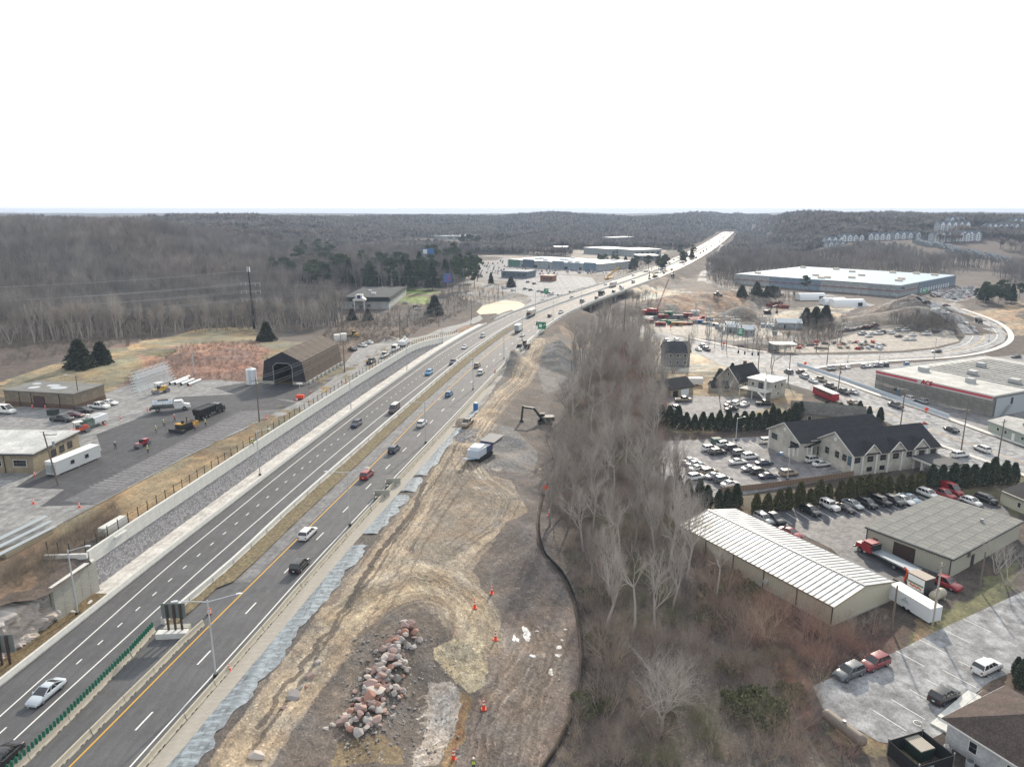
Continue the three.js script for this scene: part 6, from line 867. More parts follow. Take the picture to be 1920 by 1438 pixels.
{const s=siteOf([106,894],[189,859],6),t=thing('office_trailer','long white ribbed office container beside the leaning pole','trailer',s.pos,s.turn),g=gb();block(t,0,s.L,-2.5,0,0.35,3.0,mat('#d4d8d8',0.6,{map: rep(tRib,1/1.2,1)}),'container_body');part(t,'roof',gb().box(s.L/2,3.04,-1.25,s.L + 0.06,0.08,2.56).geo(),mat('#dfe2e2',0.6));win(t,0,s.L*0.36,1.75,0,0.9,0.8,1,1,mFrameD);win(t,0,s.L*0.68,1.75,0,0.9,0.8,1,1,mFrameD);part(t,'air_unit',gb().box(-0.35,1.7,-1.2,0.6,1.5,1.1).geo(),mat('#8f9698',0.6));for (const x of [0.6,s.L/2,s.L - 0.6]) part(t,'foot',gb().base(x,0,-1.25,0.4,0.36,2.2).geo(),mGreyConc);}
{const s=siteOf([10,760],[141,768],6),t=thing('block_garage','old flat-roofed concrete block garage with brown double doors','garage',s.pos,s.turn),L=s.L,D=11,m=mat('#8f8576',0.95,{map: rep(blotch,1/4)});block(t,0,L,-D,0,0,4.2,m);block(t,-0.05,L + 0.05,-D - 0.05,0.05,0,1.3,wallM('#6f5a4d'),'base_course');part(t,'roof',gb().box(L/2,4.3,-D/2,L + 0.3,0.2,D + 0.3).geo(),mat('#7f807e',0.7,{map: rep(blotch,1/9)}));door(t,0,L*0.5,0.06,3.6,3.2,mat('#4a3433',0.8));for (const x of [L*0.22,L*0.39,L*0.79]) part(t,'downpipe',gb().base(x,0.02,0.1,0.12,4.1,0.1).geo(),mFrameD);
for (const [x,z,w,d] of [[6,-4,3,3],[9.5,-7,4,2.5],[13,-5,5,3],[3,-8,2.5,2]]) part(t,'standing_water',new THREE.CircleGeometry(1,14).scale(w/2,d/2,1).rotateX(-Math.PI/2).translate(x,4.412,z),mat('#9aa1a5',0.05));}
{const q=P(472,720,6),t=thing('storage_tank','white vertical storage tank beside the salt shed','tank',q);part(t,'tank_body',gb().cyl([0,0.2,0],[0,4.7,0],1.55,1.55,20).geo(0.5),mat('#d3d9dc',0.5));part(t,'tank_top',gb().cyl([0,4.7,0],[0,5.1,0],1.55,0.5,20).geo(0.3),mat('#d3d9dc',0.5));part(t,'base',gb().cyl([0,0,0],[0,0.22,0],1.8,1.8,16).geo(),mGreyConc);part(t,'ladder',gb().bar([0.3,0.3,1.6],[0.3,5.0,1.6],0.06).bar([-0.2,0.3,1.6],[-0.2,5.0,1.6],0.06).geo(),mSteel);part(t,'hatch',gb().cyl([0,5.1,0],[0,5.4,0],0.35,0.35,10).geo(),mat('#c5cbce',0.5));}
{// motel
const s=siteOf([657,580],[712,580]),t=thing('motel','white motel with long dark roof and gabled entrance front','motel',s.pos,s.turn),L=s.L + 6,m=wallM('#b9bec0'),roofM=shingle('#2f363c');
block(t,-6,L,-80,0,0,6.2,m);part(t,'roof',gb().box(L/2 - 3,6.5,-40,L + 8,0.5,82).geo(),mat('#353b42',0.9,{map: rep(blotch,1/13)}));{const g=gb();g.side([[-7.2,5.4],[L + 1.2,5.4],[L + 0.2,8.2],[-6.2,8.2]],0.3,0.7);part(t,'mansard_front',g.geo(),shingle('#2f3d3a'));const k=gb();k.bar([L + 0.6,6.7,0],[L + 0.6,6.7,-80],0.4,2.4);part(t,'mansard_side',k.geo(),shingle('#2f3d3a'));}
const px=7;for (const x of [px - 3.2,px + 3.2]) part(t,'column',gb().base(x,0,5,0.6,6.2,0.6).geo(),mFrameW);part(t,'portico_gable',gb().side([[px - 4.2,6.2],[px + 4.2,6.2],[px + 4.2,7.2],[px + 2.2,8.4],[px + 2.2,10.2],[px - 2.2,10.2],[px - 2.2,8.4],[px - 4.2,7.2]],0.8,5.4).geo(),mFrameW);part(t,'sign_panel',gb().box(px,8.9,5.45,2.2,2.2,0.1).geo(),mat('#2a3a86',0.6));win(t,0,2.4,2.4,0,2.4,2,3,1);win(t,0,12,2.4,0,3,2,3,1);door(t,0,px,0,2.2,2.6,mFrameD);
for (let k=0;k<9;k++) win(t,1,-6 - k*8,3.6,L,2.6,1.6,2,1);part(t,'roof_unit',gb().base(10,6.7,-30,3,1.2,3).base(4,6.7,-48,2,1,2).geo(),mat('#c8cccd',0.6));
}
{// long metal building with white standing-seam roof
const s=siteOf([1275,1014],[1560,1173]),t=thing('metal_building','long tan metal building with a white ribbed gable roof','building',s.pos,s.turn),L=s.L,W=14.6,e=3.3,r=4.7,m=sidingM('#cdc8b4');
block(t,0,L,-W,0,-0.3,e,m);for (const x of [0.02,L - 0.02]){const g=gb(),a=[x,e,0],b=[x,e,-W],c=[x,r,-W/2];x>1?g.tri(a,b,c):g.tri(b,a,c);part(t,'gable_wall',g.geo(),m);}
const n=Math.round(L/0.95),pw=(L + 0.5)/n,slope=Math.atan2(r - e,W/2),sl=(W/2 + 0.35)/Math.cos(slope),pan=gb().box(0,0.03,sl/2,pw - 0.02,0.05,sl).box(-pw/2 + 0.05,0.1,sl/2,0.07,0.12,sl).geo(),mRoof=mat('#cfd3d6',0.42,{metalness: 0.1,map: rep(blotch,1/5)}),mRoof2=mat('#c6cacc',0.45,{metalness: 0.1,map: rep(blotch,1/5)});
for (let i=0;i<n;i++) for (const d of [0,1]){const p=part(t,'roof_panel',pan,(i*7 + d) % 3?mRoof:mRoof2);p.position.set(-0.25 + (i + 0.5)*pw,r + 0.05,-W/2);p.rotation.set(slope,0,0);if (d){p.rotation.set(-slope,Math.PI,0,'YXZ');p.rotation.order='YXZ';p.rotation.set(slope,Math.PI,0);}}
part(t,'ridge_cap',gb().box(L/2,r + 0.14,-W/2,L + 0.5,0.07,0.5).geo(),mat('#8b8f90',0.5));part(t,'gutter',gb().box(L/2,e + 0.0,0.4,L + 0.4,0.14,0.14).geo(),mat('#4a4336',0.7));for (let k=0;k<=5;k++) part(t,'downpipe',gb().base(L*k/5 + (k===5?-0.1:0.1),0,0.1,0.12,e,0.1).geo(),mat('#3e3a30',0.7));part(t,'wall_unit',gb().base(L*0.62,1.0,0.2,0.8,0.6,0.35).geo(),mat('#b9bdbd',0.6));part(t,'eave_trim',gb().bar([L + 0.28,e,0.3],[L + 0.28,r + 0.1,-W/2],0.12).bar([L + 0.28,e,-W - 0.3],[L + 0.28,r + 0.1,-W/2],0.12).geo(),mat('#6e6a58',0.7));block(t,-0.2,L + 0.2,-W - 0.2,0.25,-0.4,0.12,mGreyConc,'slab');
}
{// flat grey-roofed building
const s=siteOf([1623,1022],[1781,1084]),t=thing('warehouse_shed','cream metal building with a large flat grey seamed roof','building',s.pos,s.turn),L=s.L,D=27,H=3.7;block(t,0,L,-D,0,-0.3,H,sidingM('#b3b2a4'));
const nx=7,nz=9,rm=[mat('#8d8f8c',0.9,{map: rep(blotch,1/6)}),mat('#868886',0.9,{map: rep(blotch,1/6)})],pg=gb().box(0,0,0,(L + 0.6)/nx - 0.12,0.12,(D + 0.6)/nz - 0.12).geo();for (let i=0;i<nx;i++) for (let j=0;j<nz;j++) part(t,'roof_sheet',pg,rm[(i + j*3) % 2]).position.set(-0.3 + (i + 0.5)*(L + 0.6)/nx,H + 0.11,0.3 - (j + 0.5)*(D + 0.6)/nz);part(t,'roof',gb().box(L/2,H + 0.05,-D/2,L + 0.64,0.14,D + 0.64).geo(),mat('#a9aba8',0.9));
part(t,'fascia',gb().box(L/2,H - 0.14,0.32,L + 0.7,0.26,0.05).box(L + 0.33,H - 0.14,-D/2,0.05,0.26,D + 0.7).geo(),mat('#3c3a34',0.7));door(t,0,L*0.47,0,3.9,2.9,mat('#3b2a26',0.7));door(t,0,L*0.12,0,1.0,2.1,mat('#5d3a34',0.7));door(t,1,-8,L,1.1,2.2,mFrameD);for (const x of [0.1,L - 0.1]) part(t,'downpipe',gb().base(x,0,0.12,0.12,H,0.1).geo(),mFrameD);part(t,'wall_box',gb().base(L + 0.2,2.4,-6,0.3,0.8,0.6).geo(),mat('#6c675d',0.7));part(t,'roof_vent',gb().cyl([L - 4,H,-20],[L - 4,H + 0.8,-20],0.3,0.3,8).geo(),mSteel);
}
{// medical office: two gabled wings, porch between, carport
const s=siteOf([1598,893],[1755,873]),t=thing('medical_office','cream medical office with dark gabled roofs, white pilasters and a carport','building',s.pos,s.turn),L=s.L,W=13,e=5.4,r=9.2,m=wallM('#d2cfc7'),rm=shingle('#33353a');
block(t,0,L,-W,0,-0.3,e,m);gableX(t,0,L,-W,0,e,r,rm,m,0.5);
for (const x of [0.1,0.26,0.4,0.56,0.72,0.86].map((k)=>k*L)) part(t,'pilaster',gb().base(x,0,0.12,0.45,e,0.25).geo(),mFrameW);for (const k of [0.03,0.18,0.33,0.48,0.64,0.79,0.93]) win(t,0,L*k + 0.3,3.9,0,1.7,1.35,2,2,mFrameD);for (const k of [0.18,0.33]) win(t,0,L*k + 0.3,1.3,0,1.5,1.1,2,1,mFrameD);
for (const k of [0.2,0.5,0.78]){const c=L*k,w=2.2;const g=gb();g.tri([c - w,e,0.25],[c + w,e,0.25],[c,e + 2,0.25]);const d=part(t,'dormer_wall',g.geo(),m);const q=gb();q.quad([c - w - 0.3,e - 0.25,0.5],[c,e + 2.25,0.5],[c,e + 2.25,-4.6],[c - w - 0.3,e - 0.2,-0.6]).quad([c,e + 2.25,0.5],[c + w + 0.3,e - 0.25,0.5],[c + w + 0.3,e - 0.2,-0.6],[c,e + 2.25,-4.6]);part(t,'dormer_roof',q.geo(),rm);part(t,'dormer_trim',gb().bar([c - w - 0.3,e - 0.3,0.5],[c,e + 2.2,0.5],0.16).bar([c + w + 0.3,e - 0.3,0.5],[c,e + 2.2,0.5],0.16).geo(),mFrameW);}
part(t,'gable_trim',gb().bar([-0.5,e - 0.35,0.5],[-0.5,r,-W/2],0.2).bar([-0.5,e - 0.35,-W - 0.5],[-0.5,r,-W/2],0.2).geo(),mFrameW);{const v=part(t,'gable_vent',gb().cyl([-0.02,7.3,-W/2],[-0.1,7.3,-W/2],0.5,0.5,14).geo(),mFrameW);}
for (const z of [-3,-5.5,-9]) win(t,3,z,3.7,0,1.3,1.6,2,2,mFrameD);door(t,3,-1.3,0,1.1,2.3,mat('#44606b',0.5),2.3);part(t,'corner_post',gb().base(-0.06,0,-0.1,0.4,e,0.4).geo(),mFrameW);
{const g=gb().box(L*0.83,3.3,4.4,7.2,0.5,8.4).geo();part(t,'carport_roof',g,mat('#4d5054',0.8,{map: rep(blotch,1/5)}));part(t,'carport_trim',gb().box(L*0.83,3.02,8.65,7.4,0.5,0.12).box(L*0.83 - 3.65,3.02,4.4,0.12,0.5,8.4).geo(),mFrameW);for (const [x,z] of [[-3.2,8],[3.2,8],[-3.2,3],[3.2,3]]) part(t,'carport_post',gb().base(L*0.83 + x,0,z,0.55,2.9,0.55).geo(),mFrameW);}
for (const [x,z] of [[3,-4.5],[16,-4.8],[22,-9]]) part(t,'roof_vent',gb().base(x,r - 2.6,z,0.2,1.3,0.2).geo(),mFrameW);
// rear wing, set back to the left
const o=P(1446,825,-1.6),c2=Math.cos(-s.turn),s2=Math.sin(-s.turn),rx=o.x - s.pos.x,rz=o.z - s.pos.z,lx=rx*c2 + rz*s2,lz=-rx*s2 + rz*c2,y0=2.2,ye=5.4,yr=8.8,X1=lx + 27,Z0=lz - 1,Z1=lz + 11.5;
block(t,lx,X1,Z0,Z1,y0 - 2.6,ye,m);gableX(t,lx,X1,Z0,Z1,ye,yr,rm,m,0.5);for (const z of [Z0 + 2.4,Z1 - 2.6]) win(t,3,z,3.9,lx,2.2,1.5,3,2,mFrameD);part(t,'gable_vent',gb().cyl([lx - 0.02,7.0,(Z0 + Z1)/2],[lx - 0.1,7.0,(Z0 + Z1)/2],0.5,0.5,14).geo(),mFrameW);part(t,'gable_trim',gb().bar([lx - 0.5,ye - 0.3,Z1 + 0.5],[lx - 0.5,yr,(Z0 + Z1)/2],0.2).bar([lx - 0.5,ye - 0.3,Z0 - 0.5],[lx - 0.5,yr,(Z0 + Z1)/2],0.2).geo(),mFrameW);part(t,'corner_post',gb().base(lx - 0.06,y0 - 2.5,Z0 + 0.4,0.4,ye - y0 + 2.4,0.5).geo(),mFrameW);
const pz0=Z1,pz1=-W,mx=(lx + 0)/2;{const g=gb();const x0=lx + 1,x1=1;block(t,x0 + 3,X1 - 3,pz1 - 0.1>pz0?pz0:pz1,pz1 - 0.1>pz0?pz1:pz0,0,5.2,m,'link_wall');part(t,'link_roof',gb().box((x0 + X1)/2,5.35,(pz0 + pz1)/2,X1 - x0 - 4,0.3,Math.abs(pz1 - pz0) + 0.4).geo(),mat('#b9bbb9',0.8));}
for (const [x,z] of [[3,2],[5.5,2.8]]) part(t,'roof_unit',gb().base(x + 4,5.5,(pz0 + pz1)/2,1.6,1.0,1.6).geo(),mat('#9a9d9d',0.6));
{const a=[lx - 0.4,4.6,Z1 - 1],b=[-0.6,4.6,-W + 1.5],n=5,pr=gb();pr.quad([a[0] - 2.2,4.1,a[2]],[b[0] - 2.2,4.1,b[2]],[b[0] + 2,5.2,b[2]],[a[0] + 2,5.2,a[2]]);pr.bar([a[0] - 2.2,4.0,a[2]],[b[0] - 2.2,4.0,b[2]],0.25);part(t,'porch_roof',pr.geo(),rm);for (let k=0;k<=n;k++){const x=lerp(a[0],b[0],k/n),z=lerp(a[2],b[2],k/n);part(t,'porch_post',gb().base(x - 2,1.6,z,0.3,2.4,0.3).geo(),mFrameW);if (k<n){const d=door(t,3,lerp(z,lerp(a[2],b[2],(k + 1)/n),0.5),lerp(x,lerp(a[0],b[0],(k + 1)/n),0.5) + 2.9,1.5,2.2,k % 2?mat('#4d6b74',0.4):mPane);d.position.y=1.6;}}}
}
{// hardware store with red band
const s=siteOf([1640,729],[1857,783]),t=thing('hardware_store','grey block hardware store with a red band and roof solar panels','store',s.pos,s.turn),L=s.L,D=62,H=6.6;block(t,0,L,-D,0,-0.3,H,mat('#8e8c88',0.95,{map: rep(blotch,1/4)}));part(t,'roof',gb().box(L/2,H + 0.08,-D/2,L + 0.2,0.16,D).geo(),mat('#c3c5c3',0.75,{map: rep(blotch,1/12)}));part(t,'parapet',gb().box(L/2,H + 0.15,0,L + 0.3,0.5,0.3).box(L,H + 0.15,-D/2,0.3,0.5,D).box(0,H + 0.15,-D/2,0.3,0.5,D).geo(),mat('#b9bab7',0.8));
part(t,'white_fascia',gb().box(L/2,H - 0.55,0.1,L,1.3,0.2).geo(),mat('#bfc0be',0.7));const sx=L*0.455;part(t,'red_band',gb().box(sx*0.43,H - 0.35,0.22,sx*0.86,0.75,0.08).geo(),mat('#b8434f',0.6));part(t,'red_band',gb().box((sx*1.1 + L)/2,H - 0.35,0.22,L - sx*1.1,0.75,0.08).geo(),mat('#b8434f',0.6));
t.userData.signX=sx;t.userData.signY=H - 0.95;
for (const [x,z,w] of [[8,-14,3],[26,-12,2.4],[19,-24,2.6],[33,-24,3],[12,-40,2.5],[30,-45,3]]) part(t,'roof_unit',gb().base(x,H + 0.16,z,w,1.5,2.2).geo(),mat('#a9acab',0.6));const pg=gb().box(0,0,0,2.2,0.05,1.15).geo(),pm=mat('#4c525a',0.25,{clearcoat: 0.6,clearcoatRoughness: 0.1});for (let i=0;i<16;i++) for (let j=0;j<13;j++){const p=part(t,'solar_panel',pg,pm);p.position.set(5 + i*2.35,H + 0.55,-20 - j*3);p.rotation.x=-0.2;}
{const g=gb();for (let k=0;k<12;k++) g.box(L + 0.9,0.2 + k*0.28,-4.5 - k*0.32,1.2,0.06,0.32);g.bar([L + 1.5,1.2,-4.3],[L + 1.5,4.4,-8.2],0.06);part(t,'stairs',g.geo(),mSteel);} block(t,L + 0.16,L + 0.34,-D,-1.5,0,H - 0.6,mat('#b4bcc1',0.6,{map: rep(tRib,0.5,1)}),'side_cladding');door(t,1,-9.4,L + 0.34,1.1,2.1,mFrameD,3.4);win(t,0,L*0.2,2.0,0,1.2,1.6,1,1,mFrameD);door(t,0,L*0.18 + 2,0,1.2,2.2,mat('#5b6f80',0.6));globalThis.storeThing=t;
}
{// houses of the middle right
let s=siteOf([1445,749],[1472,741]),t=thing('white_house','two-storey white house with flat roof and railed upper deck','house',s.pos,s.turn),m=wallM('#bcbdb8');const L=9,D=9;block(t,0,L,-D,0,-0.2,5.8,m);part(t,'roof',gb().box(L/2,5.95,-D/2,L + 0.7,0.25,D + 0.7).geo(),mat('#d6d8d7',0.7));win(t,0,2.5,4.2,0,1.1,1.4,1,2);win(t,0,6.5,4.2,0,1.1,1.4,1,2);win(t,0,4.5,1.4,0,1.2,1.2,1,2);door(t,3,-4,0,1.8,2.1,mPane,3);win(t,3,-7,4.2,0,1.2,1.3,1,2);part(t,'deck_floor',gb().box(-2.2,2.9,-D/2,4.4,0.2,D + 1).geo(),mat('#b7b4ac',0.8));for (const z of [0.3,-D/2,-D - 0.3]) part(t,'deck_post',gb().base(-4.2,0,z,0.2,2.8,0.2).geo(),mFrameW);{const g=gb();for (let k=0;k<=22;k++) g.base(-4.35,3.0,0.4 - k*0.46,0.06,1.0,0.06);for (let k=0;k<=9;k++) g.base(-4.3 + k*0.46,3.0,0.45,0.06,1.0,0.06);g.box(-4.35,4.0,-D/2,0.1,0.08,D + 0.9).box(-2.2,4.0,0.45,4.4,0.08,0.1);part(t,'railing',g.geo(),mFrameW);} part(t,'stairs',gb().bar([-4.6,2.9,-2],[-4.8,0.1,2.2],1.0,0.2).geo(),mFrameW);part(t,'chimney',gb().base(-0.35,0,-2,0.7,7,0.7).geo(),mFrameW);
s=siteOf([1384,733],[1436,722]);t=thing('dark_roof_house','grey house with a steep charcoal gable roof behind the yard','house',s.pos,s.turn);{const L=13,D=9,m=wallM('#9a9892');block(t,0,L,-D,0,-0.2,3.4,m);gableX(t,0,L,-D,0,3.4,8,shingle('#2c2d31'),m,0.4);win(t,3,-4.5,5.4,0,1,1.2,1,2);win(t,3,-2,1.8,0,1.1,1.3,1,2);win(t,3,-6.5,1.8,0,1.1,1.3,1,2);win(t,0,4,1.9,0,1.2,1.3,2,2);win(t,0,9,1.9,0,1.2,1.3,2,2);part(t,'chimney',gb().base(9,6.5,-4.6,0.9,2.6,0.9).geo(),wallM('#5a4b45'));part(t,'gable_trim',gb().bar([-0.42,3,0.4],[-0.42,8.1,-4.5],0.18).bar([-0.42,3,-9.4],[-0.42,8.1,-4.5],0.18).geo(),mFrameW);part(t,'outside_stair',gb().bar([-0.6,3.2,-2],[-3.2,0.1,-2],1,0.16).geo(),mFrameW);}
s=siteOf([1257,746],[1300,739]);t=thing('garage','tan garage with charcoal roof, one open bay and a white door','garage',s.pos,s.turn);{const L=s.L,D=9,m=wallM('#a89e88');block(t,0,L,-D,0,-0.2,2.9,m);gableX(t,0,L,-D,0,2.9,5.4,shingle('#2f3034'),m,0.4);door(t,0,L*0.22,0,2.2,2.2,mat('#141312',0.9));door(t,0,L*0.62,0,3.6,2.3,mat('#cfd4d6',0.6));win(t,3,-4.5,3.6,0,0.8,0.8,1,1);block(t,-3.6,-0.02,-8.6,-0.3,-0.2,2.3,wallM('#857c70'),'lean_to');}
s=siteOf([1335,736],[1352,736]);t=thing('garden_shed','small grey shed between the garage and the houses','shed',s.pos,s.turn);{block(t,0,6,-4.5,0,-0.2,1.9,wallM('#a7a59e'));gableX(t,0,6,-4.5,0,1.9,3.6,shingle('#37393d'),wallM('#a7a59e'),0.3);door(t,0,3,0,1.2,1.7,mFrameW);}
s=siteOf([1248,688],[1293,688]);t=thing('grey_house','grey two-storey house half hidden behind tall bare trees','house',s.pos,s.turn);{const L=s.L,D=10,m=wallM('#8d9194');block(t,0,L,-D,0,-0.2,6.4,m);gableX(t,0,L,-D,0,6.4,9.8,shingle('#4a4d52'),m,0.5);for (const x of [0.2,0.5,0.8]){win(t,0,L*x,4.8,0,1,1.4,1,2);win(t,0,L*x,1.9,0,1,1.4,1,2);}}
s=siteOf([1484,792],[1560,792]);t=thing('long_grey_building','long low grey building beside the round bare tree','building',s.pos,s.turn - 0.35);{const L=20,D=9,m=wallM('#908d86');block(t,0,L,-D,0,-0.2,3.2,m);gableX(t,0,L,-D,0,3.2,5.6,shingle('#77756f'),m,0.4);win(t,0,5,1.9,0,1.1,1.3,1,2);win(t,0,13,1.9,0,1.1,1.3,1,2);}
s=siteOf([1853,808],[1960,850]);t=thing('small_shop','small pale green shop with a white flat roof at right edge','shop',s.pos,s.turn);{const L=s.L,m=sidingM('#a7b1a6');block(t,0,L,-11,0,-0.2,3,m);gableX(t,0,L,-11,0,3,4.2,mat('#b9bbb9',0.8,{map: rep(blotch,1/6)}),m,0.4);for (const k of [0.18,0.32,0.62]) win(t,0,L*k,1.6,0,1.1,1.1,2,1);door(t,0,L*0.46,0,1,2.1,mFrameW);part(t,'roof_vent',gb().base(8,3.6,-4,0.8,1,0.8).base(13,3.6,-5,0.8,0.9,0.8).geo(),mSteel);}
s=siteOf([1875,944],[1925,966]);t=thing('cream_house','cream gabled house with dark porch roof at right edge','house',s.pos,s.turn);{const m=sidingM('#c3c2ac');block(t,0,12,-7,0,-0.2,2.9,m);{const g=gb();g.quad([-0.4,2.7,0.5],[12.4,2.7,0.5],[12.4,4.6,-7],[-0.4,4.6,-7]);part(t,'porch_roof',g.geo(),shingle('#2e2f33'));} block(t,1.5,13,-15,-6.9,-0.2,5.6,m);gableZ(t,1.5,13,-15,-6.9,5.6,9,shingle('#54514d'),m,0.4);win(t,0,7,5.9,-6.9,0.9,1.2,1,2);win(t,0,4.5,1.5,0,0.9,1.2,1,2);win(t,3,-3,1.5,0,0.9,1.2,1,2);}
}
{// near house, lower right: hip roof
const s=siteOf([1772,1394],[1900,1478],-4),t=thing('near_house','white clapboard house with brown shingled hip roof at lower right','house',s.pos,s.turn),L=20,D=12,e=3.3,r=6.2,o=0.6,m=mat('#c9ccd0',0.8,{map: rep(tRib,0.001,1)}),rm=shingle('#5f5049'),rm2=shingle('#4d433f');block(t,0,L,-D,0,-0.3,e,wallM('#c6c9cd'));
const A=[-o,e,o],B=[L + o,e,o],C=[L + o,e,-D - o],E=[-o,e,-D - o],R0=[D/2,r,-D/2],R1=[L - D/2,r,-D/2];part(t,'roof',gb().quad(A,B,R1,R0).geo(),rm2);part(t,'roof',gb().tri(E,A,R0).geo(),rm);part(t,'roof',gb().quad(C,E,R0,R1).geo(),rm);part(t,'roof',gb().tri(B,C,R1).geo(),rm);part(t,'soffit',gb().quad([-o,e - 0.02,o],[-o,e - 0.02,-D - o],[L + o,e - 0.02,-D - o],[L + o,e - 0.02,o]).geo(),mFrameW);part(t,'fascia',gb().box(L/2,e - 0.1,o,L + 2*o,0.2,0.05).box(-o,e - 0.1,-D/2,0.05,0.2,D + 2*o).geo(),mFrameW);
for (const x of [3.1,7.2,11.8,16]) win(t,0,x,1.75,0,1.0,1.5,1,2);win(t,3,-4,1.8,0,1,1.4,1,2);for (const x of [1.0,3.6,6]){const a=thing('air_conditioner',`${x < 2 ? 'first' : x < 4 ? 'second' : 'third'} grey air conditioning unit along the near house wall`,'air conditioner',V(x,0.02,1.1).applyAxisAngle(V(0,1,0),s.turn).add(s.pos),s.turn,'air conditioners by the near house');part(a,'cabinet',gb().cyl([0,0,0],[0,0.75,0],0.45,0.45,14).geo(0.5),mat('#9ea4a6',0.6));part(a,'fan_grille',gb().cyl([0,0.75,0],[0,0.8,0],0.36,0.36,14).geo(),mat('#4e5356',0.6));}
const ra=thing('entrance_ramp','pale concrete ramp with railing beside the near house','ramp',G(1800,1330),headPx([1775,1345],[1840,1290]));part(ra,'ramp_slab',gb().base(0,0,0,8.5,0.5,1.6).geo(),mCast);part(ra,'landing',gb().base(-5,0,0.4,2.0,0.25,2.4).geo(),mCast);part(ra,'rail',gb().bar([-4.2,1.4,0.75],[4.2,1.4,0.75],0.05).bar([-4.2,0.5,0.75],[-4.2,1.4,0.75],0.05).bar([0,0.5,0.75],[0,1.4,0.75],0.05).bar([4.2,0.5,0.75],[4.2,1.4,0.75],0.05).geo(),mSteel);
}
{// blue grey warehouse
const s=siteOf([1377,532],[1687,557]),t=thing('distribution_warehouse','huge pale blue grey warehouse with a thin red stripe','warehouse',s.pos,s.turn),L=s.L,D=130,H=8.2,c=['#a3acb1','#8699ad','#b4babd','#9aa9b7'],cuts=[0,0.24,0.56,0.83,1];cuts.slice(1).forEach((k,i)=>block(t,L*cuts[i],L*k,-D,i % 2?0.2:0,-1,H + (i % 2?0.5:0),wallM([c[2],c[1],c[2],c[0]][i]),'wall_bay'));part(t,'roof',gb().box(L/2,H + 0.56,-D/2 - 0.4,L - 0.4,0.1,D - 1).geo(),mat('#8ea6b4',0.75));part(t,'red_stripe',gb().box(L/2,H*0.52,0.3,L,0.45,0.24).box(L + 0.1,H*0.52,-D/2,0.2,0.45,D).geo(),mat('#86343a',0.7));seedAt(6);for (let k=0;k<14;k++) part(t,'roof_unit',gb().base(rr(10,L - 10),H + 0.6,-rr(12,D - 12),5,1.6,3).geo(),mat('#cdbfae',0.7));block(t,L,L + 0.3,-D,-D*0.3,-1,H + 0.4,wallM('#7d8fa3'),'end_wall');for (let k=0;k<12;k++) part(t,'dock_door',gb().base(L + 0.35,0,-45 - k*6,0.2,3.4,3).geo(),mat('#c9cdd0',0.7));for (let k=0;k<6;k++) win(t,0,L*0.87 + k*4,6.8,0,2,1.2,1,1,mFrameD);
}
seedAt(14);
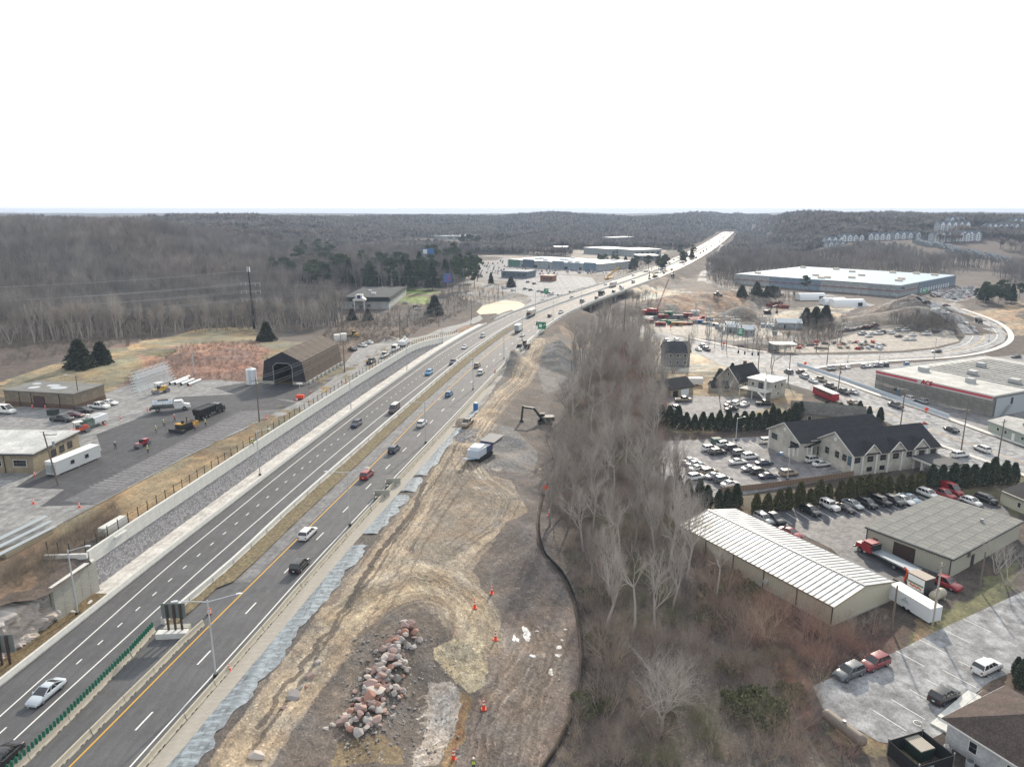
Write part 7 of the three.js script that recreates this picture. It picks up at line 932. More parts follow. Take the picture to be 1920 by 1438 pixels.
{// shopping centre and far flat buildings
const far=(a,b,D,H,label,wc,rc,name='flat_building')=>{const s=siteOf(a,b),t=thing(name,label,'building',s.pos,s.turn);block(t,0,s.L,-D,0,-2,H,wallM(wc));part(t,'roof',gb().box(s.L/2,H + 0.15,-D/2,s.L + 1,0.3,D + 1).geo(),mat(rc,0.6));return {t,L: s.L,H,D};};
const m=far([952,499],[1124,509],70,7.5,'long white shopping centre with blue and green shop fronts','#b8bfc2','#d6dadc','shopping_centre');['#5f8f7d','#5d7488','#a8b2b8','#8fa0ad','#9fb0bc','#7d98ad'].forEach((c,i)=>part(m.t,'shop_front',gb().base(m.L*(0.08 + i*0.165),0,0.6,m.L*0.12,m.H + (i % 2?1.5:0.6),1.2).geo(),wallM(c)));for (let i=0;i<9;i++) part(m.t,'roof_unit',gb().base(rr(6,m.L - 6),m.H + 0.3,-rr(8,60),5,1.8,4).geo(),mat('#cfd3d4',0.6));for (let i=0;i<14;i++) part(m.t,'shop_window',gb().base(m.L*(0.05 + i*0.068),0.3,0.1,5,3,0.3).geo(),mPane);
for (const [a,b,D,H,l,w,r] of [[[1145,479],[1188,477],60,9,'white-roofed plant left of the far commercial group','#9fa7ab','#d9dcdd'],[[1188,481],[1240,479],50,9,'white-roofed plant right of the far commercial group','#a9b0b3','#d9dcdd'],[[1196,488],[1235,488],30,6,'low grey building before the far white plants','#8f979c','#c4cacd'],[[1040,472],[1068,472],40,7,'small white building behind the shopping centre','#a5adb1','#d3d7d9'],[[835,449],[905,448],60,8,'white commercial building far up the valley','#b3b8ba','#d9dcdd'],[[1152,460],[1190,458],30,14,'grey multi-storey building among far trees','#8d969f','#aab1b8'],[[940,520],[988,522],22,6,'dark blue-roofed restaurant before the plaza','#6f7d8a','#4a5a6b'],[[676,497],[720,497],20,6,'pale building half hidden behind pines','#a9adad','#c6cacb'],[[830,474],[850,475],18,7,'grey house behind the billboard','#8f979b','#666d74'],[[1013,527],[1036,528],10,5,'small rust-coloured building by the intersection','#9d6a50','#7d6355'],[[735,570],[800,571],6,3,'small white shed beside the motel lawn','#c6c9c9','#c0c3c3']].slice(0,10)){const f=far(a,b,D,H,l,w,r);for (let k=0;k<5;k++) part(f.t,'window',gb().box(f.L*(0.12 + k*0.19),H*0.5,0.1,f.L*0.1,H*0.25,0.2).geo(),mPane);}
// gabled apartments on the right hillside
const apt=(px,py,W,H,label,turn=0)=>{const q=G(px,py),t=thing('apartment_house',label,'apartment house',q,turn,'apartment houses on the hillside'),m=wallM('#b4bcc4'),D=14;block(t,-W/2,W/2,-D/2,D/2,-4,H,m);gableX(t,-W/2,W/2,-D/2,D/2,H,H + 4,shingle('#6a7480'),m,0.5);const n=Math.max(2,Math.round(W/9));for (let i=0;i<n;i++){const x=-W/2 + (i + 0.5)*W/n,g=gb();g.tri([x - 3,H - 0.4,D/2 + 0.7],[x + 3,H - 0.4,D/2 + 0.7],[x,H + 3,D/2 + 0.7]);g.base(x,-2,D/2 + 0.35,5,H + 1.7,0.6);part(t,'gable_bay',g.geo(),mat('#d9dee2',0.7));for (let k=0;k<Math.round(H/3.2);k++) part(t,'window',gb().box(x,1.6 + k*3,D/2 + 0.72,2.2,1.4,0.12).geo(),mPane);}};
[[1535,460,24,6,'leftmost gabled row house on the hillside'],[1562,456,26,6,'second gabled row house on the hillside'],[1595,451,34,6,'long gabled row house left of the hillside middle'],[1645,449,34,6,'long gabled row house in the hillside middle'],[1690,447,30,6,'long gabled row house right of the hillside middle'],[1730,446,28,6,'row house just left of the large apartment block'],[1780,452,52,9,'lower front wing of the large apartment block'],[1785,437,48,14,'large white apartment block on the hillside'],[1815,450,30,9,'right wing of the large apartment block'],[1875,437,50,11,'white apartment block near the right hilltop'],[1915,428,40,12,'apartment block cut by the right edge'],[1790,422,26,10,'apartment block half hidden behind the large one'],[1670,417,40,8,'distant pale building near the ridge'],[1565,464,24,5,'low front row house at the hillside left']].forEach(([x,y,W,H,l])=>apt(x,y,W,H,l));seedAt(28);
for (let k=0;k<22;k++){const t=k/21,x=lerp(1722,1885,t),y=lerp(455,490,t) + rr(-3,3),q=G(x,y),h=thing('row_garage','small pale-roofed garage in the diagonal row on the hillside','garage',q,0.5,'garage row on the hillside');block(h,-7,7,-4,4,-3,2.6,wallM('#8f979d'));gableX(h,-7,7,-4,4,2.6,5,shingle('#9aa0a6'),wallM('#8f979d'),0.4);for (const dx of [-3.5,3.5]) part(h,'garage_door',gb().base(dx,0,4.1,4,2.2,0.2).geo(),mat('#c5c9cb',0.7));}
}
// ---------------------------------------------------------------- boulders
const boulders=[0,1,2,3,4].map((k)=>{let g=new THREE.IcosahedronGeometry(1,3);g=mergeVertices((g.deleteAttribute('uv'),g.deleteAttribute('normal'),g));const p=g.attributes.position;seedAt(300 + k);const cuts=Array.from({length: 11},()=>[V(rr(-1,1),rr(-1,1),rr(-1,1)).normalize(),rr(0.5,0.78)]),sc=[rr(0.9,1.3),rr(0.55,0.8),rr(0.7,1)];
for (let i=0;i<p.count;i++){const v=V(p.getX(i),p.getY(i),p.getZ(i));for (const [n,d] of cuts){const e=v.dot(n) - d;if (e>0) v.addScaledVector(n,-e);} v.multiplyScalar(1 + 0.05*(vn(v.x*5 + k*9,v.y*5 + v.z*3) - 0.5));p.setXYZ(i,v.x*sc[0],v.y*sc[1] + 0.35,v.z*sc[2]);} return toCreasedNormals(g,0.45);});
const stoneGrain=dataTex(128,128,(x,y)=>{const v=0.75 + 0.5*pf(x/16,y/16,8,4);return [v,v,v];}),rockMat=['#9a9490','#a48b83','#8b8784','#a5a09b','#9d7768','#b0a8a0','#96817a'].map((c)=>mat(c,0.95));
const rock=(q,s,label,group,y=0)=>{const m=solo('boulder',pick(boulders),pick(rockMat),label,'boulder',group);m.position.set(q.x,q.y + y - s*0.1,q.z);m.rotation.set(rr(-0.5,0.5),rr(0,6),rr(-0.5,0.5));m.scale.set(s,s*rr(0.7,1.1),s*rr(0.8,1.2));return m;};
seedAt(515);
{const spine=[[762,1176],[752,1205],[738,1232],[722,1262],[712,1290],[700,1320],[680,1345],[655,1372]],c=new THREE.CatmullRomCurve3(spine.map(([x,y])=>G(x,y)));
for (let i=0;i<190;i++){const t=Math.pow(rnd(),0.9),p=c.getPointAt(t),w=lerp(2.5,3.4,Math.sin(t*3.1)),o=(rnd() + rnd() - 1)*w,o2=rr(-1.2,1.2),h=Math.max(0,1.25 - Math.abs(o)/w*1.5)*rr(0.2,1);rock(onG(p.x + o,p.z + o2),Math.abs(o)>w*0.6?rr(0.25,0.55):rr(0.38,0.82),`${Math.abs(o) > w * 0.6 ? 'small' : 'large'} boulder in the ${t < 0.25 ? 'upper end' : t < 0.5 ? 'upper half' : t < 0.75 ? 'lower half' : 'lower end'} of the pinkish grey rubble heap`,'boulders of the rubble heap',h);}
const slab=rock(G(705,1306),1.25,'largest flat pale slab on the middle of the rubble heap',undefined,0.9);slab.scale.set(1.2,0.5,1.5);
[[550,1308,0.95,'long pale boulder between the haul road and rubble heap'],[582,1270,0.75,'pale boulder beside the haul road, third from the bottom'],[562,1292,0.55,'small pale boulder above the long pale boulder'],[533,1328,0.6,'pale boulder just below the long pale boulder'],[480,1420,1.0,'pale boulder near the bottom edge'],[596,1242,0.55,'grey boulder at the upper end of the lone row'],[611,1367,0.35,'small white boulder left of the rubble heap'],[574,1288,0.35,'tiny pale boulder in the lone row']].forEach(([x,y,s,l])=>rock(G(x,y),s,l));
const L=[];for (let i=0;i<2600;i++){const k=rnd(),q=k<0.45?G(rr(640,860),rr(1180,1438)):k<0.8?G(rr(480,1070),rr(900,1438)):G(rr(850,1040),rr(700,960));if (q.x<EBR(-q.z) + 9) continue;const v=rr(0.16,0.36),s=0.03 + 0.17*Math.pow(rnd(),3)*(k<0.45?1.4:1);L.push([q.x,q.y - s*0.1,q.z,s,rr(0,6),[v,v*0.93,v*0.86]]);} stuffUp(instanced('loose_stones',boulders[1],mat('#ffffff',0.95),L),'loose stones scattered over the earthworks','stones');
const C=[];for (let i=0;i<500;i++){const q=G(rr(855,895),rr(805,830));C.push([q.x,q.y,q.z,rr(0.1,0.3),rr(0,6),[0.3,0.3,0.31]]);} stuffUp(instanced('crushed_gravel',boulders[2],mat('#ffffff',0.95),C),'heap of crushed grey gravel below the crusher','gravel');
}
{// silt fence, a black fabric band on stakes
const L=roadLine([[1022,925],[1012,985],[1022,1040],[1060,1085],[1080,1130],[1092,1190],[1095,1260],[1082,1320],[1055,1390],[1020,1445]].map(([a,b])=>G(a,b)),90),t=thing('silt_fence','black fabric silt fence curving along the edge of the thicket','fence'),g=gb();L.forEach((p,i)=>{p.y=groundY(p.x,p.z);if (i){const a=L[i - 1];g.bar([a.x,a.y + 0.3,a.z],[p.x,p.y + 0.3,p.z],0.06,0.85);}});part(t,'fabric',g.geo(),mat('#1d1d1f',0.85));const s=gb().base(0,0,0,0.06,1.1,0.06).geo();for (let i=0;i<L.length;i+=2) part(t,'stake',s,mWood).position.copy(L[i]);const log=gb();for (let i=1;i<L.length;i++){log.cyl([L[i - 1].x - 0.5,L[i - 1].y + 0.1,L[i - 1].z],[L[i].x - 0.5,L[i].y + 0.1,L[i].z],0.2,0.2,6,false);} part(t,'straw_wattle',log.geo(),mat('#4f4337',1));
}
// ---------------------------------------------------------------- trucks and machines
const wheelG=(r,w)=>gb().cyl([0,r,-w/2],[0,r,w/2],r,r,14).geo(0.5),hubG=(r,w)=>gb().cyl([0,r,-w/2 - 0.02],[0,r,w/2 + 0.02],r*0.55,r*0.55,8).geo();
const W5=wheelG(0.52,0.32),H5=hubG(0.52,0.32);function axles(t,xs,z=0.95,s=1){for (const x of xs) for (const k of [-1,1]){const m=part(t,'wheel',W5,mTyre);m.position.set(x,0,k*z);m.scale.set(s,s,1);part(m,'rim',H5,mRim);}}
function cab(t,x,c,nose=true){const p=paint(c);if (nose){part(t,'hood',gb().loft([[[x + 1.1,0.7,-0.85],[x + 1.1,0.7,0.85],[x + 1.1,1.75,0.8],[x + 1.1,1.75,-0.8]],[[x + 2.6,0.7,-0.8],[x + 2.6,0.7,0.8],[x + 2.6,1.5,0.68],[x + 2.6,1.5,-0.68]]].map((r)=>r.slice())).geo(),p);part(t,'grille',gb().box(x + 2.62,1.1,0,0.06,0.6,0.9).geo(),mSteel);part(t,'bumper',gb().box(x + 2.7,0.6,0,0.2,0.3,2.1).geo(),mSteel);for (const z of [-0.72,0.72]) part(t,'headlight',gb().box(x + 2.58,1.15,z,0.12,0.22,0.24).geo(),mHead);}
part(t,'cab',gb().box(x,1.5,0,2.2,1.6,2.1).geo(),p);part(t,'windshield',gb().loft([[[x - 1,1.75,-1.07],[x + 1.16,1.75,-1.0],[x + 1.16,1.75,1.0],[x - 1,1.75,1.07]].reverse(),[[x - 0.95,2.5,-0.95],[x + 0.75,2.5,-0.9],[x + 0.75,2.5,0.9],[x - 0.95,2.5,0.95]].reverse()]).geo(),mGlass);part(t,'cab_roof',gb().box(x - 0.1,2.56,0,1.9,0.18,1.95).geo(),p);}
const frame=(t,x0,x1)=>part(t,'chassis',gb().box((x0 + x1)/2,0.85,0,x1 - x0,0.25,0.9).geo(),mTrim);
function truck(kind,q,turn,label,c='white'){const t=thing({box: 'box_truck',dump: 'dump_truck',tanker: 'tanker_truck',tow: 'tow_truck',utility: 'utility_truck',semi: 'semi_truck'}[kind],label,'truck',V(q.x,q.y + lift,q.z),turn);
if (kind==='box'){frame(t,-4,3);cab(t,3,c);axles(t,[-2.4,4.3]);part(t,'cargo_box',gb().box(-1.2,2.45,0,6.2,2.7,2.5).geo(),mat('#dfe1e0',0.5));part(t,'rear_door',gb().box(-4.33,2.45,0,0.06,2.5,2.2).geo(),mat('#9aa3a8',0.5));}
if (kind==='semi'){frame(t,-8,3);cab(t,3,c);axles(t,[-6.5,-5.3,0.8,1.9,4.4]);part(t,'trailer_box',gb().box(-3.2,2.5,0,10.5,2.8,2.55).geo(),mat('#c9c3ba',0.5));part(t,'visor',gb().box(3.6,2.75,0,0.8,0.3,2.0).geo(),mat('#a6602f',0.6));}
if (kind==='dump'){frame(t,-4.4,3);cab(t,3,c);axles(t,[-3.6,-2.4,-1.2,4.3]);const g=gb();const a=[-4.6,1.3],b=[1.6,1.3];g.loft([[[-4.5,1.15,-1.1],[1.5,1.15,-1.1],[1.5,1.15,1.1],[-4.5,1.15,1.1]].reverse(),[[-4.7,2.75,-1.28],[1.65,2.75,-1.28],[1.65,2.75,1.28],[-4.7,2.75,1.28]].reverse()]);part(t,'dump_bed',g.geo(),mat('#1f2123',0.6));part(t,'bed_rim',gb().box(-1.5,2.8,1.25,6.4,0.14,0.14).box(-1.5,2.8,-1.25,6.4,0.14,0.14).box(-4.65,2.8,0,0.14,0.14,2.5).box(1.6,2.8,0,0.14,0.14,2.5).geo(),mTrim);part(t,'load',gb().box(-1.5,2.72,0,6,0.1,2.3).geo(),mat('#2c3338',0.95));for (let k=0;k<6;k++) for (const z of [-1.26,1.26]) part(t,'bed_rib',gb().box(-4 + k*1.05,2,z,0.12,1.4,0.1).geo(),mTrim);part(t,'exhaust',gb().cyl([1.85,1.2,0.95],[1.85,3.3,0.95],0.09,0.09,7).geo(),mSteel);}
if (kind==='tanker'){frame(t,-4,3);cab(t,2.6,c);axles(t,[-2.6,3.9]);part(t,'tank',gb().cyl([-3.8,1.95,0],[1.2,1.95,0],1.0,1.0,18).geo(0.4),mat('#b9bfc3',0.2,{metalness: 0.8}));for (const x of [-3,-1.2,0.6]) part(t,'tank_band',gb().cyl([x,1.95,0],[x + 0.12,1.95,0],1.02,1.02,18,false).geo(0.4),mSteel);part(t,'walkway',gb().box(-1.2,3.0,0,2.6,0.12,0.6).geo(),mTrim);part(t,'spray_bar',gb().box(-4.3,0.9,0,0.4,0.5,2.6).geo(),mTrim);}
if (kind==='tow'){frame(t,-6,3);cab(t,2.8,c);axles(t,[-3.2,4.1]);part(t,'flat_bed',gb().box(-2.7,1.25,0,8.2,0.16,2.5).geo(),mat('#9aa4ac',0.35,{metalness: 0.5}));part(t,'bed_rail',gb().box(-2.7,1.4,1.24,8.2,0.16,0.08).box(-2.7,1.4,-1.24,8.2,0.16,0.08).geo(),mSteel);part(t,'headboard',gb().box(1.45,1.9,0,0.1,1.3,2.3).geo(),mTrim);}
if (kind==='utility'){frame(t,-3.6,2.4);cab(t,2.2,c);axles(t,[-2.2,3.5]);part(t,'service_body',gb().box(-1.4,1.7,0,4.6,1.5,2.4).geo(),mat('#c9ced0',0.5));part(t,'boom',gb().bar([-2.8,2.6,0],[1.2,3.0,0],0.35).geo(),mat('#d5d8d8',0.5));part(t,'bucket',gb().base(1.6,2.7,0,0.8,0.9,0.9).geo(),mFrameW);} return t;}
{let q=P(972,622,-0.05);truck('box',q,roadTurn(-q.z,1),'white box truck heading away beside the green exit sign');q=P(994,594,-0.05);truck('semi',q,roadTurn(-q.z,0),'dark-nosed semi truck coming off the overpass','black');q=P(1128,553,-0.05);truck('dump',q,roadTurn(-q.z,1),'dark dump truck on the overpass','grey');q=P(1148,538,-0.05);truck('semi',q,roadTurn(-q.z,0),'pale semi truck at far end of the overpass','white');
const yt=headPx([290,775],[350,770]);truck('tanker',G(316,770),yt,'white cab tanker truck with a shiny tank on the paving');truck('dump',G(392,780),headPx([370,790],[425,768]),'black dump truck feeding the paver','black');truck('utility',G(757,649),fT,'white utility truck with bucket by the soil heap');truck('utility',G(176,800),headPx([160,806],[200,790]) + Math.PI,'grey green work truck with a raised tailgate','green');truck('tow',G(1655,1052),headPx([1700,1075],[1612,1030]),'red tow truck with long flat bed by the brown door','red');truck('dump',G(1836,607),headPx([1836,607],[1870,630]),'dark truck on the road curve','black');truck('utility',G(1625,680 + 80),sideTurn,'grey flatbed behind the trees on side road','grey').removeFromParent();
}
const box=(t,n,x,y,z,w,h,d,m,ry=0)=>part(t,n,gb().base(x,y,z,w,h,d,ry).geo(),m),mYel=mat('#b98a1e',0.5),mMach=mat('#2a2b2c',0.6);
const trackG=gb().side([[-1.6,0.15],[-1.35,0],[1.35,0],[1.6,0.15],[1.7,0.5],[1.35,0.85],[-1.35,0.85],[-1.7,0.5]],-0.28,0.28).geo();const tracks=(t,s=1,z=1.1)=>{for (const k of [-1,1]){const m=part(t,'track',trackG,mTyre);m.position.z=k*z;m.scale.set(s,s,1.1);}};
function roller(q,turn,label,c,s=1,canopy){const t=thing('road_roller',label,'roller',q,turn);t.scale.setScalar(s);for (const x of [-1.45,1.45]) part(t,'drum',gb().cyl([x,0.62,-0.85],[x,0.62,0.85],0.62,0.62,18).geo(0.4),mat('#83858a',0.4,{metalness: 0.5}));box(t,'frame',0,0.7,0,3.9,0.55,1.3,paint(c));box(t,'engine_cover',1.0,1.2,0,1.3,0.55,1.2,paint(c));box(t,'seat',-0.5,1.25,0,0.6,0.7,0.6,mTrim);part(t,'steering_column',gb().bar([0.15,1.2,0],[-0.05,1.9,0],0.08).geo(),mTrim);if (canopy){for (const [x,z] of [[-1,-0.6],[-1,0.6],[0.5,-0.6],[0.5,0.6]]) part(t,'canopy_post',gb().base(x,1.2,z,0.07,1.5,0.07).geo(),mTrim);box(t,'canopy',-0.25,2.7,0,1.9,0.12,1.6,mat('#d9d9d4',0.6));} return t;}
roller(G(150,812),headPx([136,812],[166,806]),'orange road roller with a white canopy by the office roof','orange',1.05,true);roller(G(267,837),headPx([255,840],[280,830]),'small red roller smoothing the fresh paving','red',0.9);roller(G(301,737),headPx([285,740],[318,733]),'yellow road roller before the stacked steel trusses','yellow',1.15,true);
{const q=G(347,806),t=thing('asphalt_paver','black and yellow asphalt paver with a tall exhaust behind the dump truck','paver',q,headPx([330,812],[375,795]));tracks(t,1.15,0.95);box(t,'engine_body',-0.4,0.8,0,3.2,1.1,2.2,mMach);box(t,'hopper',2.2,0.6,0,1.8,1.1,2.7,mYel);box(t,'hopper_floor',2.2,1.72,0,1.4,0.05,2.0,mTyre);box(t,'screed',-2.6,0.15,0,1.0,0.7,4.4,mMach);box(t,'platform',-1.6,1.9,0,1.3,0.12,2.2,mYel);part(t,'exhaust',gb().cyl([0.3,1.9,0.4],[0.3,3.2,0.4],0.12,0.12,8).geo(),mTrim);box(t,'console',-1.3,2.0,0.6,0.4,0.7,0.5,mTrim);}
function excavator(q,turn,label,c,s=1){const t=thing('excavator',label,'excavator',q,turn);t.scale.setScalar(s);tracks(t,1.15);const p=mat(c,0.5);box(t,'house',-0.7,1.05,0,3.0,1.2,2.5,p);box(t,'cab',0.7,1.05,0.8,1.3,1.7,1.0,mGlass);box(t,'cab_roof',0.7,2.75,0.8,1.4,0.08,1.1,p);box(t,'counterweight',-2.3,1.1,0,0.6,1.0,2.4,mMach);part(t,'boom',gb().bar([0.9,1.7,-0.2],[3.2,4.6,-0.2],0.5,0.6).bar([3.1,4.5,-0.2],[6.0,5.0,-0.2],0.42,0.5).geo(),p);part(t,'stick',gb().bar([6.1,5.4,-0.2],[6.5,1.4,-0.2],0.42,0.5).geo(),p);part(t,'bucket',gb().side([[6.2,1.5],[6.9,1.3],[6.9,0.2],[6.0,0.1],[5.7,0.7]],-0.75,0.35).geo(),mMach);part(t,'hydraulic_ram',gb().cyl([1.4,1.5,0.2],[3.0,4.0,0.2],0.1,0.1,6).geo(),mSteel);return t;}
excavator(G(1022,795),headPx([1022,795],[978,790]),'black excavator at the grove edge with its arm lowered','#2a302d',1.05);excavator(G(1440,588),0.2,'dark excavator beside the far gravel heap','#33342f');excavator(G(1228,520),2.2,'excavator working on the fill beside the far highway','#8d7a2c');excavator(G(1262,518),1.2,'dark excavator right of the far highway','#3a3a36');
function loader(q,turn,label,c){const t=thing('wheel_loader',label,'loader',q,turn),p=mat(c,0.5);axles(t,[-1.3,1.4],1.0,1.3);box(t,'rear_body',-1.3,0.8,0,2.4,1.3,1.7,p);box(t,'cab',0.1,1.2,0,1.2,1.9,1.4,mGlass);box(t,'cab_roof',0.1,3.1,0,1.3,0.1,1.5,p);part(t,'lift_arm',gb().bar([0.8,1.6,0.5],[3.0,0.8,0.5],0.2,0.3).bar([0.8,1.6,-0.5],[3.0,0.8,-0.5],0.2,0.3).geo(),p);part(t,'bucket',gb().side([[2.9,1.2],[3.2,0.1],[4.0,0.05],[3.4,0.5],[3.3,1.2]],-1.3,1.3).geo(),mMach);}
loader(G(984,652),2.4,'wheel loader on top of the grey soil heap beside the barrier','#6d6a60');loader(G(664,633),2.8,'yellow wheel loader behind the salt shed','#b08b2a');loader(G(1345,555),0.4,'small loader in the far excavation','#5a4a2a');
{const q=G(900,858),t=thing('rock_crusher','white and blue tracked rock crusher in the earthworks','crusher',q,headPx([880,866],[940,838]));t.scale.set(1.3,0.85,1.2);tracks(t,1.6,1.2);box(t,'crusher_housing',-1.2,1.2,0,3.2,2.2,2.6,mat('#b4bec8',0.6));box(t,'dust_cover',-1.0,3.4,0,2.4,0.7,2.2,mat('#d6dade',0.6),0.1);box(t,'engine_box',1.6,1.3,0,2.6,1.9,2.6,mat('#24345f',0.5));part(t,'feed_hopper',gb().loft([[[3,2.4,-1.2],[6.2,2.4,-1.2],[6.2,2.4,1.2],[3,2.4,1.2]].reverse(),[[2.7,3.6,-1.7],[7.2,3.9,-1.7],[7.2,3.9,1.7],[2.7,3.6,1.7]].reverse()]).geo(),mat('#6e6f70',0.6));part(t,'conveyor',gb().bar([-2.6,1.0,0],[-6.2,2.6,0],1.0,0.3).geo(),mat('#9aa5b1',0.5));}
{const q=G(892,769),t=thing('portable_toilet','blue portable toilet with a white roof beside the haul road','portable toilet',q,-0.3);box(t,'cabin',0,0.08,0,1.15,2.1,1.15,mat('#2b6ea6',0.5));part(t,'roof',gb().loft([[[-0.62,2.18,-0.62],[0.62,2.18,-0.62],[0.62,2.18,0.62],[-0.62,2.18,0.62]].reverse(),[[-0.4,2.4,-0.5],[0.4,2.4,-0.5],[0.4,2.4,0.5],[-0.4,2.4,0.5]].reverse()]).geo(),mat('#c9d3da',0.5));part(t,'door',gb().box(0,1.1,0.59,0.85,1.8,0.04).geo(),mat('#2a629a',0.5));box(t,'vent_pipe',0.45,2.2,-0.45,0.1,0.5,0.1,mFrameW);}
{// stored steel: trusses, tubes, bundles
const dir=headPx([245,735],[335,702]);seedAt(64);const truss=(q,L,label)=>{const t=thing('steel_truss',label,'steel truss',q,dir,'stacked steel trusses');for (const [y,z] of [[0.05,0],[0.05,1.3],[1.25,0],[1.25,1.3]]) part(t,'chord',gb().bar([0,y,z],[L,y,z],0.16).geo(),mat('#c9ced0',0.4,{metalness: 0.3}));const g=gb(),n=12;for (let i=0;i<n;i++) for (const z of [0,1.3]) g.bar([L*i/n,i % 2?1.25:0.05,z],[L*(i + 1)/n,i % 2?0.05:1.25,z],0.07);for (let i=0;i<=n;i+=2) g.bar([L*i/n,1.25,0],[L*i/n,1.25,1.3],0.07);part(t,'web_bars',g.geo(),mat('#bfc4c6',0.4,{metalness: 0.3}));};
['front','second','third','fourth','fifth','rear'].forEach((n,i)=>{const q=G(252 - i*2.2,742 - i*5.4);truss(q,18,`${n} white steel truss of the stack at the lot edge`);if (i>2) truss(V(q.x + 0.8,q.y + 1.35,q.z),17,`upper truss resting on the ${n} steel truss of the stack`);});
[[318,722],[328,722],[339,723],[352,724],[331,717]].forEach(([x,y],i)=>{const t=thing('steel_tube',`${['first', 'second', 'third', 'fourth', 'fifth'][i]} thick white steel tube lying beside the trusses`,'steel tube',G(x,y),dir,'steel tubes');part(t,'tube',gb().cyl([0,0.45,0],[6.5,0.45,0],0.45,0.45,14,false).geo(0.5),mat('#c3c9cd',0.45));part(t,'tube_end',gb().cyl([0.02,0.45,0],[0.06,0.45,0],0.4,0.4,14).geo(),mMach);});
for (let k=0;k<9;k++){const t=thing('lamp_pole_stock','long steel pole lying in the stack at the left edge','steel pole',G(2 + k*2.5,1010 + k*3.6),headPx([5,1025],[85,985]),'steel poles at the left edge');part(t,'pole',gb().cyl([-3,0.3 + (k % 3)*0.25,0],[8.5,0.3 + (k % 3)*0.25,0],0.16,0.11,8).geo(0.5),mGalv);part(t,'base_plate',gb().box(-3,0.3 + (k % 3)*0.25,0,0.06,0.45,0.45).geo(),mSteel);}
const slab=thing('concrete_slab','stacked concrete slab block on the grass near the wall fence','concrete slab',G(212,994),headPx([190,1003],[232,978]));box(slab,'block',0,0,0,5.2,1.5,1.3,mCast);const sl2=thing('concrete_slab','flat pale slab lying beside the stacked concrete block','concrete slab',G(222,1005),headPx([190,1003],[232,978]));box(sl2,'block',0,0,0,2.8,0.3,1.2,mCast);const tim=thing('timber_stack','stack of timber boards before the steel poles','timber',G(52,1022),headPx([20,1035],[80,1003]));for (let k=0;k<4;k++) box(tim,'board',0,k*0.16,0,9,0.14,1.1 - k*0.1,mat('#8e8675',0.9));
const dm=thing('dumpster','dark green dumpster beside the dark red sedan','dumpster',G(99,778),-0.2);box(dm,'container',0,0,0,2.4,1.3,1.6,mat('#25362f',0.6));box(dm,'lid',0,1.3,0,2.5,0.1,1.7,mTrim);
const hv=thing('storage_box','white storage boxes beside the loader behind the shed','container',G(632,640),0.3);box(hv,'box',0,0,0,2.4,3.0,2.4,mFrameW);box(hv,'box',2.8,0,-0.6,2.4,3.2,2.4,mFrameW);const lt=thing('light_tower','small trailer-mounted light tower on the fence road','light tower',G(563,748));box(lt,'trailer',0,0.3,0,2,0.9,1.2,mOrange);box(lt,'mast',0,1.2,0,0.15,3.2,0.15,mSteel);box(lt,'lamp_bar',0,4.3,0,1.6,0.4,0.3,mFrameW);
}
